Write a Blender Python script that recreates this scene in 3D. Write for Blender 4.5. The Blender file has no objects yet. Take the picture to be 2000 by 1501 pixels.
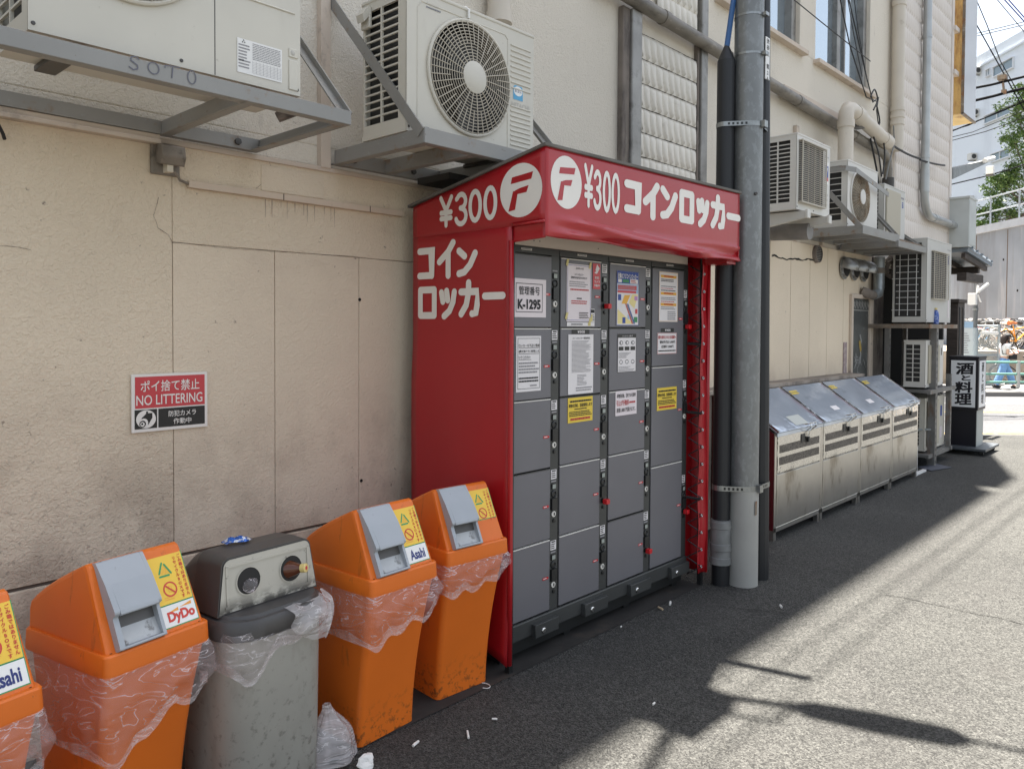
import bpy, bmesh, math, random
from math import sin, cos, pi, radians, sqrt, atan2, hypot
from mathutils import Vector, Matrix
random.seed(7)
SC = bpy.context.scene
COL = SC.collection
V3 = Vector

# ------------------------------------------------------------------ camera
F_PX, YAW, PITCH, ROLL = 1515.15, radians(43.123), radians(1.403), radians(.302)
CAM = V3((0, 0, 1.5))
_f = V3((cos(YAW)*cos(PITCH), sin(YAW)*cos(PITCH), -sin(PITCH)))
_r = V3((sin(YAW), -cos(YAW), 0)); _u = _r.cross(_f)
CR = cos(ROLL)*_r + sin(ROLL)*_u
CU = -sin(ROLL)*_r + cos(ROLL)*_u
cd = bpy.data.cameras.new('camera'); cam = bpy.data.objects.new('camera', cd); COL.objects.link(cam)
mw = Matrix((CR, CU, -_f)).transposed().to_4x4(); mw.translation = CAM
cam.matrix_world = mw
cd.sensor_width = 36; cd.lens = 36*F_PX/2000; cd.shift_y = -76.7/2000; cd.clip_end = 500; cd.clip_start = .05
SC.camera = cam
def ray(x, y): return _f + CR*((x-1000)/F_PX) - CU*((y-673.8)/F_PX)
def onY(x, y, Y): d = ray(x, y); return CAM + d*(Y/d.y)     # measured photo point on the vertical plane at Y
def onX(x, y, X): d = ray(x, y); return CAM + d*(X/d.x)
def onZ(x, y, z=0.): d = ray(x, y); return CAM + d*((z-1.5)/d.z)
def atD(x, y, D): return CAM + ray(x, y)*D                   # point at a depth of D metres

# ------------------------------------------------------------------ light
SUN_EL, SUN_AZ = radians(74), radians(18.4)      # azimuth from +X towards +Y
w = bpy.data.worlds.new('World'); SC.world = w; w.use_nodes = True
nt = w.node_tree
sky = nt.nodes.new('ShaderNodeTexSky'); sky.sky_type = 'NISHITA'; sky.sun_disc = False
sky.sun_elevation = SUN_EL; sky.sun_rotation = pi/2 - SUN_AZ
sky.air_density = 1.2; sky.dust_density = 2.5; sky.ozone_density = 1.0; sky.altitude = 50
bg = nt.nodes['Background']; hs = nt.nodes.new('ShaderNodeHueSaturation'); hs.inputs['Saturation'].default_value = .5      # hazy summer sky
nt.links.new(sky.outputs[0], hs.inputs['Color']); nt.links.new(hs.outputs[0], bg.inputs[0]); bg.inputs[1].default_value = .05
ld = bpy.data.lights.new('sun', 'SUN'); ld.energy = 5.0; ld.angle = radians(.6); ld.color = (1, .95, .87)
sun = bpy.data.objects.new('sun', ld); COL.objects.link(sun)
sd = V3((cos(SUN_EL)*cos(SUN_AZ), cos(SUN_EL)*sin(SUN_AZ), sin(SUN_EL)))
sun.rotation_euler = sd.to_track_quat('Z', 'Y').to_euler(); sun.location = (0, 0, 30)
SC.view_settings.view_transform = 'Standard'; SC.view_settings.look = 'None'
SC.view_settings.exposure = 2.48; SC.view_settings.gamma = 1
SC.render.engine = 'CYCLES'
SC.cycles.max_bounces = 8; SC.cycles.diffuse_bounces = 5; SC.cycles.glossy_bounces = 4
SC.cycles.transparent_max_bounces = 24; SC.cycles.transmission_bounces = 6
SC.cycles.sample_clamp_indirect = 6
SC.cycles.use_denoising = True

# ------------------------------------------------------------------ materials
MATS = {}
def M(name, col, rough=.6, metal=0., bump=None, var=None, dirt=None, spec=.5, speck=None, emit=None, alpha=None, coat=0, aniso=None, stretch=None):
    """procedural principled: bump=(scale, strength, distance) or list of them, var=(scale, amount), dirt=[(scale, lo, hi, colour, amount, zstretch)]"""
    if name in MATS: return MATS[name]
    m = bpy.data.materials.new(name); m.use_nodes = True; t = m.node_tree; n = t.nodes; L = t.links
    b = n['Principled BSDF']; b.inputs['Roughness'].default_value = rough; b.inputs['Metallic'].default_value = metal
    b.inputs['Specular IOR Level'].default_value = spec; b.inputs['Coat Weight'].default_value = coat
    c4 = (*col, 1); b.inputs['Base Color'].default_value = c4
    tc = n.new('ShaderNodeTexCoord'); co = tc.outputs['Object']
    if stretch:
        mp = n.new('ShaderNodeMapping'); mp.inputs['Scale'].default_value = stretch; L.new(co, mp.inputs[0]); co = mp.outputs[0]
    cur = None
    if var:
        nz = n.new('ShaderNodeTexNoise'); nz.inputs['Scale'].default_value = var[0]; nz.inputs['Detail'].default_value = 6; L.new(co, nz.inputs['Vector'])
        mx = n.new('ShaderNodeMix'); mx.data_type = 'RGBA'
        a = var[1]
        mx.inputs['A'].default_value = (*[max(0, x*(1-a)) for x in col], 1); mx.inputs['B'].default_value = (*[min(1, x*(1+a)) for x in col], 1)
        rm = n.new('ShaderNodeMapRange'); rm.inputs[1].default_value = .3; rm.inputs[2].default_value = .7; L.new(nz.outputs[0], rm.inputs[0]); L.new(rm.outputs[0], mx.inputs['Factor'])
        cur = mx.outputs['Result']
    if speck:   # (scale, amount) fine grains
        for sc_, am in ([speck] if isinstance(speck[0], (int, float)) else speck):
            vz = n.new('ShaderNodeTexVoronoi'); vz.inputs['Scale'].default_value = sc_; L.new(tc.outputs['Object'], vz.inputs['Vector'])
            sx = n.new('ShaderNodeSeparateColor'); L.new(vz.outputs['Color'], sx.inputs[0])
            r2 = n.new('ShaderNodeMapRange'); r2.inputs[3].default_value = 1-am; r2.inputs[4].default_value = 1+am; L.new(sx.outputs[0], r2.inputs[0])
            mm = n.new('ShaderNodeMix'); mm.data_type = 'RGBA'; mm.blend_type = 'MULTIPLY'; mm.inputs['Factor'].default_value = 1
            if cur is None: mm.inputs['A'].default_value = c4
            else: L.new(cur, mm.inputs['A'])
            L.new(r2.outputs[0], mm.inputs['B']); cur = mm.outputs['Result']
    for i, d in enumerate(dirt or []):
        sc_, lo, hi, dc, am = d[:5]
        nz = n.new('ShaderNodeTexNoise'); nz.inputs['Scale'].default_value = sc_; nz.inputs['Detail'].default_value = 8; nz.inputs['Roughness'].default_value = .65
        mp = n.new('ShaderNodeMapping'); mp.inputs['Location'].default_value = (3.1*i, 1.7*i, .3); L.new(tc.outputs['Object'], mp.inputs[0])
        if len(d) > 5: mp.inputs['Scale'].default_value = d[5]
        L.new(mp.outputs[0], nz.inputs['Vector'])
        rm = n.new('ShaderNodeMapRange'); rm.inputs[1].default_value = lo; rm.inputs[2].default_value = hi; rm.inputs[4].default_value = am
        rm.interpolation_type = 'SMOOTHSTEP'
        L.new(nz.outputs[0], rm.inputs[0])
        fac = rm.outputs[0]
        if len(d) > 6:   # limit the stain to a band of z: (z0, z1)  full at z0, none past z1
            sp = n.new('ShaderNodeSeparateXYZ'); L.new(tc.outputs['Object'], sp.inputs[0])
            r3 = n.new('ShaderNodeMapRange'); r3.inputs[1].default_value = d[6][0]; r3.inputs[2].default_value = d[6][1]; r3.inputs[3].default_value = 1; r3.inputs[4].default_value = 0
            L.new(sp.outputs[2], r3.inputs[0])
            ml = n.new('ShaderNodeMath'); ml.operation = 'MULTIPLY'; L.new(fac, ml.inputs[0]); L.new(r3.outputs[0], ml.inputs[1]); fac = ml.outputs[0]
        mx = n.new('ShaderNodeMix'); mx.data_type = 'RGBA'
        if cur is None: mx.inputs['A'].default_value = c4
        else: L.new(cur, mx.inputs['A'])
        mx.inputs['B'].default_value = (*dc, 1); L.new(fac, mx.inputs['Factor']); cur = mx.outputs['Result']
    if cur is not None: L.new(cur, b.inputs['Base Color'])
    if bump:
        prev = None
        for bs in ([bump] if isinstance(bump[0], (int, float)) else bump):
            kind = bs[3] if len(bs) > 3 else 'noise'
            if kind == 'vor':
                tx = n.new('ShaderNodeTexVoronoi'); out = tx.outputs['Distance']
            else:
                tx = n.new('ShaderNodeTexNoise'); tx.inputs['Detail'].default_value = 5; out = tx.outputs[0]
                if kind == 'warp': tx.inputs['Distortion'].default_value = 1.2
            tx.inputs['Scale'].default_value = bs[0]; L.new(co, tx.inputs['Vector'])
            bp = n.new('ShaderNodeBump'); bp.inputs['Strength'].default_value = bs[1]; bp.inputs['Distance'].default_value = bs[2]
            L.new(out, bp.inputs['Height'])
            if prev: L.new(prev, bp.inputs['Normal'])
            prev = bp.outputs[0]
        L.new(prev, b.inputs['Normal'])
    if emit: b.inputs['Emission Color'].default_value = (*emit[0], 1); b.inputs['Emission Strength'].default_value = emit[1]
    if alpha is not None: b.inputs['Alpha'].default_value = alpha
    MATS[name] = m
    return m
def C(name, r, g, b, rough=.55, **k): return M(name, (r, g, b), rough, **k)

# ------------------------------------------------------------------ objects
BASE = {}
def empty(name, loc, label, cat, group=None, rz=0):
    o = bpy.data.objects.new(name, None); COL.objects.link(o); o.location = loc; o.rotation_euler = (0, 0, rz)
    o.empty_display_size = .1
    o['label'] = label; o['category'] = cat
    if group: o['group'] = group
    BASE[o] = V3(loc)
    return o
def tag(o, label, cat, group=None):
    o['label'] = label; o['category'] = cat
    if group: o['group'] = group
    return o
def copy_tree(o, parent=None, deep=True):
    c = o.copy(); COL.objects.link(c)
    if parent: c.parent = parent
    if o in BASE: BASE[c] = BASE[o]
    if deep:
        for ch in list(o.children): copy_tree(ch, c)
    return c

GLY = {}
def glyphs(s, bold):
    k = (s, bold)
    if k in GLY: return GLY[k]
    cu = bpy.data.curves.new('t', 'FONT'); cu.body = s; cu.size = 1; cu.offset = bold; cu.resolution_u = 3
    o = bpy.data.objects.new('t', cu); COL.objects.link(o)
    dg = bpy.context.evaluated_depsgraph_get()
    me = bpy.data.meshes.new_from_object(o.evaluated_get(dg))
    vs = [(v.co.x, v.co.y) for v in me.vertices]; fs = [tuple(p.vertices) for p in me.polygons]
    bpy.data.objects.remove(o); bpy.data.curves.remove(cu); bpy.data.meshes.remove(me)
    GLY[k] = (vs, fs)
    return GLY[k]

class MB:
    """collects shapes, then links them as ONE mesh object"""
    def __init__(s): s.v = []; s.f = []; s.m = []; s.sm = []; s.mats = []; s.T = None
    def mi(s, m):
        if m not in s.mats: s.mats.append(m)
        return s.mats.index(m)
    def add(s, vs, fs, m, smooth=False):
        o = len(s.v)
        if s.T is not None: vs = [s.T @ V3(v) for v in vs]
        s.v += [tuple(v) for v in vs]; k = s.mi(m)
        for f in fs: s.f.append([i+o for i in f]); s.m.append(k); s.sm.append(smooth)
        return s
    def box(s, a, b, m, taper=None):
        x0, y0, z0 = a; x1, y1, z1 = b
        vs = [(x0,y0,z0),(x1,y0,z0),(x1,y1,z0),(x0,y1,z0),(x0,y0,z1),(x1,y0,z1),(x1,y1,z1),(x0,y1,z1)]
        return s.add(vs, [(0,3,2,1),(4,5,6,7),(0,1,5,4),(1,2,6,5),(2,3,7,6),(3,0,4,7)], m)
    def obox(s, p, q, w, h, m, up=(0, 0, 1)):
        """bar from p to q of width w and height h"""
        p, q = V3(p), V3(q); d = (q-p).normalized(); up = V3(up)
        if abs(d.dot(up)) > .98: up = V3((1, 0, 0))
        a = d.cross(up).normalized()*w/2; c = a.cross(d).normalized()*h/2
        vs = [p-a-c, p+a-c, p+a+c, p-a+c, q-a-c, q+a-c, q+a+c, q-a+c]
        return s.add(vs, [(0,1,2,3),(7,6,5,4),(0,4,5,1),(1,5,6,2),(2,6,7,3),(3,7,4,0)], m)
    def quad(s, a, b, c, d, m, smooth=False): return s.add([a, b, c, d], [(0, 1, 2, 3)], m, smooth)
    def poly(s, pts, m): return s.add(pts, [tuple(range(len(pts)))], m)
    def prism(s, pts, d, m, smooth=False):
        """polygon pts extruded by vector d"""
        n = len(pts); d = V3(d); P = [V3(p) for p in pts]
        fs = [tuple(range(n))[::-1], tuple(range(n, 2*n))]
        s.add(P+[p+d for p in P], fs, m)
        return s.add(P+[p+d for p in P], [(i, (i+1) % n, n+(i+1) % n, n+i) for i in range(n)], m, smooth)
    def tube(s, pts, r, m, n=8, cap=True, closed=False):
        P = [V3(p) for p in pts]; k = len(P); R = r if isinstance(r, (list, tuple)) else [r]*k
        vs = []; a = None
        for i, p in enumerate(P):
            if closed: d = P[(i+1) % k]-P[i-1]
            else: d = P[min(i+1, k-1)]-P[max(i-1, 0)]
            d.normalize()
            if a is None: a = d.orthogonal().normalized()
            a = (a - d*a.dot(d)); a = a.normalized() if a.length > 1e-6 else d.orthogonal().normalized()
            c = d.cross(a)
            for j in range(n):
                t = 2*pi*j/n; vs.append(p+(a*cos(t)+c*sin(t))*R[i])
        fs = [(i*n+j, i*n+(j+1) % n, (i+1)*n+(j+1) % n, (i+1)*n+j) for i in range(k-1) for j in range(n)]
        if closed: fs += [((k-1)*n+j, (k-1)*n+(j+1) % n, (j+1) % n, j) for j in range(n)]
        s.add(vs, fs, m, True)
        if cap and not closed:
            s.add(vs[:n], [tuple(range(n))[::-1]], m); s.add(vs[-n:], [tuple(range(n))], m)
        return s
    def cyl(s, p, q, r, m, n=16, r2=None): return s.tube([p, q], [r, r if r2 is None else r2], m, n)
    def lathe(s, o, ax, prof, m, n=24, ref=None, a0=0, a1=2*pi):
        """profile [(dist along ax, radius)] revolved"""
        o = V3(o); ax = V3(ax).normalized(); a = V3(ref) if ref else ax.orthogonal().normalized(); c = ax.cross(a)
        full = abs(a1-a0-2*pi) < 1e-6; nn = n if full else n+1
        vs = [o+ax*h+(a*cos(a0+(a1-a0)*j/n)+c*sin(a0+(a1-a0)*j/n))*r for h, r in prof for j in range(nn)]
        fs = [(i*nn+j, i*nn+(j+1) % nn, (i+1)*nn+(j+1) % nn, (i+1)*nn+j) for i in range(len(prof)-1) for j in range(n)]
        return s.add(vs, fs, m, True)
    def ball(s, c, r, m, n=12, sc=(1, 1, 1)):
        vs = []; fs = []
        for i in range(n//2+1):
            t = pi*i/(n//2)
            for j in range(n):
                p = 2*pi*j/n; vs.append((c[0]+r*sc[0]*sin(t)*cos(p), c[1]+r*sc[1]*sin(t)*sin(p), c[2]+r*sc[2]*cos(t)))
        for i in range(n//2):
            for j in range(n): fs.append((i*n+j, (i+1)*n+j, (i+1)*n+(j+1) % n, i*n+(j+1) % n))
        return s.add(vs, fs, m, True)
    def grid(s, fn, nu, nv, m, smooth=True):
        vs = [fn(i/nu, j/nv) for j in range(nv+1) for i in range(nu+1)]
        fs = [(j*(nu+1)+i, j*(nu+1)+i+1, (j+1)*(nu+1)+i+1, (j+1)*(nu+1)+i) for j in range(nv) for i in range(nu)]
        return s.add(vs, fs, m, smooth)
    def build(s, name, parent=None, bevel=0, seg=2, solid=0, subd=0, local=False, weld=False):
        me = bpy.data.meshes.new(name)
        off = V3((0, 0, 0))
        if parent is not None and not local: off = BASE.get(parent, V3((0, 0, 0)))
        me.from_pydata([V3(v)-off for v in s.v], [], s.f)
        for m in s.mats: me.materials.append(m)
        me.polygons.foreach_set('material_index', s.m); me.polygons.foreach_set('use_smooth', s.sm)
        me.update()
        if any(s.sm): me.set_sharp_from_angle(angle=radians(36))
        if weld:
            bm = bmesh.new(); bm.from_mesh(me); bmesh.ops.remove_doubles(bm, verts=bm.verts, dist=1e-5); bm.to_mesh(me); bm.free()
        o = bpy.data.objects.new(name, me); COL.objects.link(o)
        if parent is not None:
            o.parent = parent; BASE[o] = BASE.get(parent, V3((0, 0, 0)))
        if solid:
            md = o.modifiers.new('solid', 'SOLIDIFY'); md.thickness = solid; md.offset = 0
        if subd:
            md = o.modifiers.new('sub', 'SUBSURF'); md.levels = md.render_levels = subd
        if bevel:
            md = o.modifiers.new('bevel', 'BEVEL'); md.width = bevel; md.segments = seg; md.limit_method = 'ANGLE'; md.angle_limit = radians(40)
            md.harden_normals = False
        return o

def each(name, parent, pieces, **k):
    """one mesh object per piece; a piece is a function that fills its own builder"""
    for fn in pieces:
        b = MB(); fn(b); b.build(name, parent, **k)

class Dec:
    """flat printing on a plane: origin o, right u, up v, outward n.  Sizes in metres."""
    def __init__(s, mb, o, u, v, n=None):
        s.mb = mb; s.o = V3(o); s.u = V3(u).normalized(); s.v = V3(v).normalized(); s.n = V3(n).normalized() if n else s.u.cross(s.v)
        s.lv = 0
    def P(s, a, b, h): return s.o + s.u*a + s.v*b + s.n*h
    def rect(s, a0, b0, a1, b1, m, h=.001):
        s.mb.add([s.P(a0, b0, h), s.P(a1, b0, h), s.P(a1, b1, h), s.P(a0, b1, h)], [(0, 1, 2, 3)], m); return s
    def frame(s, a0, b0, a1, b1, t, m, h=.001):
        s.rect(a0, b0, a1, b0+t, m, h).rect(a0, b1-t, a1, b1, m, h).rect(a0, b0+t, a0+t, b1-t, m, h).rect(a1-t, b0+t, a1, b1-t, m, h); return s
    def poly(s, pts, m, h=.001): s.mb.add([s.P(a, b, h) for a, b in pts], [tuple(range(len(pts)))], m); return s
    def disc(s, a, b, ra, rb, m, h=.001, n=40): return s.poly([(a+ra*cos(2*pi*i/n), b+rb*sin(2*pi*i/n)) for i in range(n)], m, h)
    def ring(s, a, b, ra, rb, t, m, h=.001, n=32, a0=0, a1=2*pi):
        vs = []
        for i in range(n+1):
            q = a0+(a1-a0)*i/n
            vs += [s.P(a+ra*cos(q), b+rb*sin(q), h), s.P(a+(ra-t)*cos(q), b+(rb-t)*sin(q), h)]
        s.mb.add(vs, [(2*i, 2*i+2, 2*i+3, 2*i+1) for i in range(n)], m); return s
    def stroke(s, pts, t, m, h=.001, cap=True, tb=None):
        """round-ended thick line; t is the width across"""
        P = [V3((a, b, 0)) for a, b in pts]; vs = []; n = len(P); tb = tb or t
        s.lv += 1; h = h + .00012*(s.lv % 12); loop = n > 3 and (P[0]-P[-1]).length < 1e-6; closed = loop and n < 8; cap = cap and not loop
        if closed:   # mitred loop, no caps
            Q = P[:-1]; k_ = len(Q); vs = []
            for i in range(k_):
                d0 = (Q[i]-Q[i-1]).normalized(); d1 = (Q[(i+1) % k_]-Q[i]).normalized(); bs = V3((-(d0+d1).y, (d0+d1).x, 0)).normalized(); kk = 1/max(.5, abs(bs.dot(V3((-d1.y, d1.x, 0)))))
                o_ = V3((bs.x*t/2, bs.y*tb/2, 0))*kk
                # the outer corner is cut so that it reads as rounded
                a, c = Q[i]+o_, Q[i]-o_; vs.append((a, c))
            for i in range(k_):
                (a, c), (e, g) = vs[i], vs[(i+1) % k_]; d1 = (Q[(i+1) % k_]-Q[i]).normalized()
                f0 = V3((d1.x*t/2, d1.y*tb/2, 0))
                ao, eo = (a, e) if (a-e).length > (c-g).length else (c, g); ai, ei = (c, g) if ao is a else (a, e)
                s.mb.add([s.P(p.x, p.y, h) for p in (ao+f0*.9, eo-f0*.9, ei, ai)], [(0, 1, 2, 3)], m)
                # corner fan at Q[i+1]
                d2 = (Q[(i+2) % k_]-Q[(i+1) % k_]).normalized(); f2 = V3((d2.x*t/2, d2.y*tb/2, 0)); p1, p2, cc = eo-f0*.9, eo+f2*.9, ei
                arc = [p1.lerp(eo, x*.62).lerp(p2.lerp(eo, (1-x)*.62), x) for x in (0, .25, .5, .75, 1)]
                s.mb.add([s.P(p.x, p.y, h) for p in [cc]+arc], [tuple(range(6))], m)
            return s
        L = []; R = []
        for i, p in enumerate(P):
            d = (P[min(i+1, n-1)]-P[max(i-1, 0)]).normalized() if not (loop and i in (0, n-1)) else (P[1]-P[-2]).normalized(); q = V3((-d.y*t/2, d.x*tb/2, 0))
            k = 1
            if 0 < i < n-1:
                d1 = (P[i]-P[i-1]).normalized(); k = 1/max(.5, d.dot(d1))
            L.append(p+q*k); R.append(p-q*k)
        out = list(R)
        if cap:
            d = (P[-1]-P[-2]).normalized()
            for i in range(1, 8):
                an = -pi/2+pi*i/8; out.append(P[-1]+V3(((d.x*cos(an)-d.y*sin(an))*t/2, (d.x*sin(an)+d.y*cos(an))*tb/2, 0)))
        out += L[::-1]
        if cap:
            d = (P[0]-P[1]).normalized()
            for i in range(1, 8):
                an = -pi/2+pi*i/8; out.append(P[0]+V3(((d.x*cos(an)-d.y*sin(an))*t/2, (d.x*sin(an)+d.y*cos(an))*tb/2, 0)))
        # quads along the body, fans at the caps
        body = [s.P(p.x, p.y, h) for p in R]+[s.P(p.x, p.y, h) for p in L]
        s.mb.add(body, [(i, i+1, n+i+1, n+i) for i in range(n-1)], m)
        if cap:
            c1 = out[n-1:n+8]; s.mb.add([s.P(p.x, p.y, h) for p in c1], [tuple(range(len(c1)))], m)
            c0 = out[2*n+6:]+[out[0]]; s.mb.add([s.P(p.x, p.y, h) for p in c0], [tuple(range(len(c0)))], m)
        return s
    def text(s, txt, a0, b0, a1, b1, m, bold=0, h=.002, fit=True, align='l'):
        cjk = any(ord(c) > 255 for c in txt); vs, fs = glyphs(txt, 0 if cjk else bold)
        if not vs: return s
        x0 = min(v[0] for v in vs); x1 = max(v[0] for v in vs); y0 = min(v[1] for v in vs); y1 = max(v[1] for v in vs)
        sx = (a1-a0)/(x1-x0); sy = (b1-b0)/(y1-y0)
        if not fit: sx = sy = min(sx, sy)
        oa = a0 if align == 'l' or fit else (a0+a1)/2-(x1-x0)*sx/2
        for k, (dx, dy) in enumerate(((0, 0), (-1, -1), (1, 1), (-1, 1), (1, -1)) if cjk and bold else ((0, 0),)):
            s.mb.add([s.P(oa+(x-x0+dx*bold*.7)*sx, b0+(y-y0+dy*bold*.7)*sy, h+.00007*k) for x, y in vs], fs, m)
        return s
    def vtext(s, txt, a, b_top, size, m, bold=0, h=.002, step=1.08):
        for i, ch in enumerate(txt):
            vs, fs = glyphs(ch, 0)
            if not vs: continue
            cx = (min(v[0] for v in vs)+max(v[0] for v in vs))/2
            for k, (dx, dy) in enumerate(((0, 0), (-1, -1), (1, 1), (-1, 1), (1, -1))):
                s.mb.add([s.P(a+(x-cx+dx*bold*.7)*size, b_top-(i*step+.85)*size+(y+dy*bold*.7)*size, h+.00007*k) for x, y in vs], fs, m)
        return s
    def lines(s, a0, b0, a1, b1, n, m, fill=.45, h=.002, seed=1, ragged=.35):
        """rows of small unreadable print"""
        rr = random.Random(seed); dh = (b1-b0)/n
        for i in range(n):
            y = b1-dh*(i+1)+dh*.25; x = a0; end = a1-(a1-a0)*rr.random()*ragged
            while x < end:
                wd = (a1-a0)*rr.uniform(.04, .13); s.rect(x, y, min(x+wd, end), y+dh*fill, m, h); x += wd+(a1-a0)*.012
        return s
# ------------------------------------------------------------------ ground
ASPH = M('asphalt', (.0525, .0515, .047), .9, var=(1.3, .14), speck=[(170, .62), (80, .28)], bump=[(150, .9, .007, 'vor'), (50, .4, .004)], dirt=[(2.2, .55, .75, (.04, .037, .034), .45), (.7, .52, .66, (.042, .040, .037), .45), (5.5, .70, .735, (.022, .021, .020), .7), (150, .63, .70, (.26, .24, .21), .8)], spec=.4)
ROADM = M('road_asphalt', (.072, .072, .076), .9, var=(.6, .1), speck=(60, .3), bump=(120, .5, .005, 'vor'))
CONC = M('pavement_concrete', (.17, .165, .16), .85, var=(1.2, .12), bump=(40, .3, .004))
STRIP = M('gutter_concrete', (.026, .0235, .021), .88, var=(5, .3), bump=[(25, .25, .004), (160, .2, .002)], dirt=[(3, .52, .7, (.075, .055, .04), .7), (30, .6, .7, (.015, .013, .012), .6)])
WHITEL = C('road_white', .22, .22, .22, .7, dirt=[(14, .5, .7, (.3, .3, .3), .5)]); YELL = C('road_yellow', .25, .15, .025, .7, dirt=[(14, .5, .7, (.3, .27, .2), .5)])
def LD(L, D, z): return V3((D*.7299+L*.6836, D*.6836-L*.7299, z))
b = MB(); DS = [(-60, 0), (10.9, 0), (13.0, -.34), (200, -.34)]
for (d0, z0), (d1, z1) in zip(DS, DS[1:]):
    b.quad(LD(-160, d0, z0), LD(160, d0, z0), LD(160, d1, z1), LD(-160, d1, z1), ASPH)
g = b.build('ground'); g['kind'] = 'structure'
b = MB(); b.quad(LD(-60, 13.05, -.336), LD(60, 13.05, -.336), LD(60, 21.0, -.336), LD(-60, 21.0, -.336), ROADM)
o = b.build('road'); o['kind'] = 'structure'
b = MB()
for d0, d1, m in ((13.45, 13.62, YELL), (16.95, 17.1, YELL), (18.9, 19.1, WHITEL)): b.quad(LD(-60, d0, -.332), LD(60, d0, -.332), LD(60, d1, -.332), LD(-60, d1, -.332), m)
for k in range(5):
    x = 6.6+k*.75; b.quad(LD(x, 12.65, -.283+.0), LD(x+.4, 12.65, -.283), LD(x+.9, 13.0, -.333), LD(x+.45, 13.0, -.333), WHITEL)
o = b.build('road_marking'); o['kind'] = 'structure'
b = MB(); p = [LD(-60, 21.0, -.345), LD(60, 21.0, -.345), LD(60, 34, -.345), LD(-60, 34, -.345)]
b.prism(p, (0, 0, .125), CONC)
o = b.build('pavement', bevel=.01); o['kind'] = 'structure'
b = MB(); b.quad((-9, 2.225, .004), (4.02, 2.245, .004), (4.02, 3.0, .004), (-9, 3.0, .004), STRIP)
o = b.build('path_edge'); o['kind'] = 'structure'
# thin cracks and a patched seam in the asphalt
CRK = C('crack_dark', .012, .011, .010, .95); CRK2 = C('plaster_crack_brown', .17, .125, .10, .95)
b = MB()
def crack_line(b, p, q, wv, wd, m, z, rr, n=26, plane='z'):
    p, q = V3(p), V3(q); d = q-p; sd_ = V3((-d.y, d.x, 0)).normalized() if plane == 'z' else V3((-d.z, 0, d.x)).normalized()
    off = 0; pts = []
    for i in range(n+1):
        off += rr.uniform(-1, 1)*wv; off *= .9
        pts.append(p+d*(i/n)+sd_*off)
    vs = []
    for i, c in enumerate(pts):
        ww = wd*rr.uniform(.35, 1.0)/2; vs += [c-sd_*ww, c+sd_*ww]
    b.add(vs, [(2*i, 2*i+2, 2*i+3, 2*i+1) for i in range(n)], m)
rr = random.Random(3)
crack_line(b, onZ(1390, 1180, .004), onZ(1560, 1200, .004), .006, .006, CRK, 0, rr)
crack_line(b, onZ(1730, 1160, .004), onZ(2040, 1225, .004), .008, .009, CRK, 0, rr, 40)
crack_line(b, onZ(1525, 1100, .004), onZ(1700, 1120, .004), .006, .006, CRK, 0, rr)
o = b.build('road_cracks'); o['kind'] = 'structure'

# ------------------------------------------------------------------ building
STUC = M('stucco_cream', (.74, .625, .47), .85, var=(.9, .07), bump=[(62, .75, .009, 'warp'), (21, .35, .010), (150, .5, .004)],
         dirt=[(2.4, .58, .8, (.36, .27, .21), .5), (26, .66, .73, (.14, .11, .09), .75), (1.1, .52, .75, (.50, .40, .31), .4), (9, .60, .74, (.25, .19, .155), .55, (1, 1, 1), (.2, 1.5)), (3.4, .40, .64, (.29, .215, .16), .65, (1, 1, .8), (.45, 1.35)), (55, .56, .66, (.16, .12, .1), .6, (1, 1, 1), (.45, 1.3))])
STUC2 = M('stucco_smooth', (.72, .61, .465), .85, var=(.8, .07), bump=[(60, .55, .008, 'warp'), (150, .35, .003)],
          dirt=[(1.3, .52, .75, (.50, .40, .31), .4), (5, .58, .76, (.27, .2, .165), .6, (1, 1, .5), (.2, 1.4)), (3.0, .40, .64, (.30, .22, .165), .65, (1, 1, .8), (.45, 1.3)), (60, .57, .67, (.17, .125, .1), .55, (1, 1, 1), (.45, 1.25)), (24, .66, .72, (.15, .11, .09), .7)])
STUC3 = M('stucco_white', (.74, .68, .58), .85, var=(.7, .05), bump=[(75, .85, .009, 'warp'), (190, .4, .003)], dirt=[(2.5, .56, .78, (.45, .39, .32), .55, (1, 1, .25)), (7, .60, .76, (.38, .33, .28), .5, (1, 1, .4)), (30, .67, .73, (.25, .21, .17), .5)])
TRIM = M('painted_trim', (.58, .49, .40), .7, var=(3, .08), bump=(60, .12, .003), dirt=[(7, .56, .72, (.24, .2, .17), .6)])
GROOVE = C('groove_dark', .10, .075, .06, .95)
SOOT = M('sooty_paint', (.2, .17, .145), .8, var=(4, .3), bump=(50, .3, .004), dirt=[(5, .48, .62, (.06, .05, .045), .8, (1, 1, .25)), (20, .6, .7, (.5, .45, .4), .5, (1, 1, .15))])
ALU = M('aluminium_frame', (.30, .29, .27), .5, metal=.6, var=(6, .2), dirt=[(9, .5, .7, (.12, .11, .1), .6)])
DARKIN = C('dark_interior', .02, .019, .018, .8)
GLASSW = M('window_glass', (.46, .53, .58), .06, metal=.75)
TILE = M('cast_tile', (.70, .64, .58), .6, var=(1.2, .05), bump=(60, .1, .003), dirt=[(6, .6, .8, (.45, .37, .3), .4)])
BLOCK = M('cast_block', (.72, .68, .60), .5, var=(2, .06), bump=(60, .1, .003), dirt=[(7, .55, .75, (.45, .4, .33), .5)])
bld = empty('building', (0, 3, 0), 'cream stucco building wall running along the whole alley', 'building')
PX = [1.29+.4337*k for k in range(0, 19)]
b = MB()
b.box((-14, 3.006, -.4), (9.43, 3.2, 2.19), GROOVE)
b.build('wall_backing', bld)
b = MB()
b.box((-14, 3.0, .606), (1.2888, 3.02, 2.19), STUC)                          # coarse part left of the first joint
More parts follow.
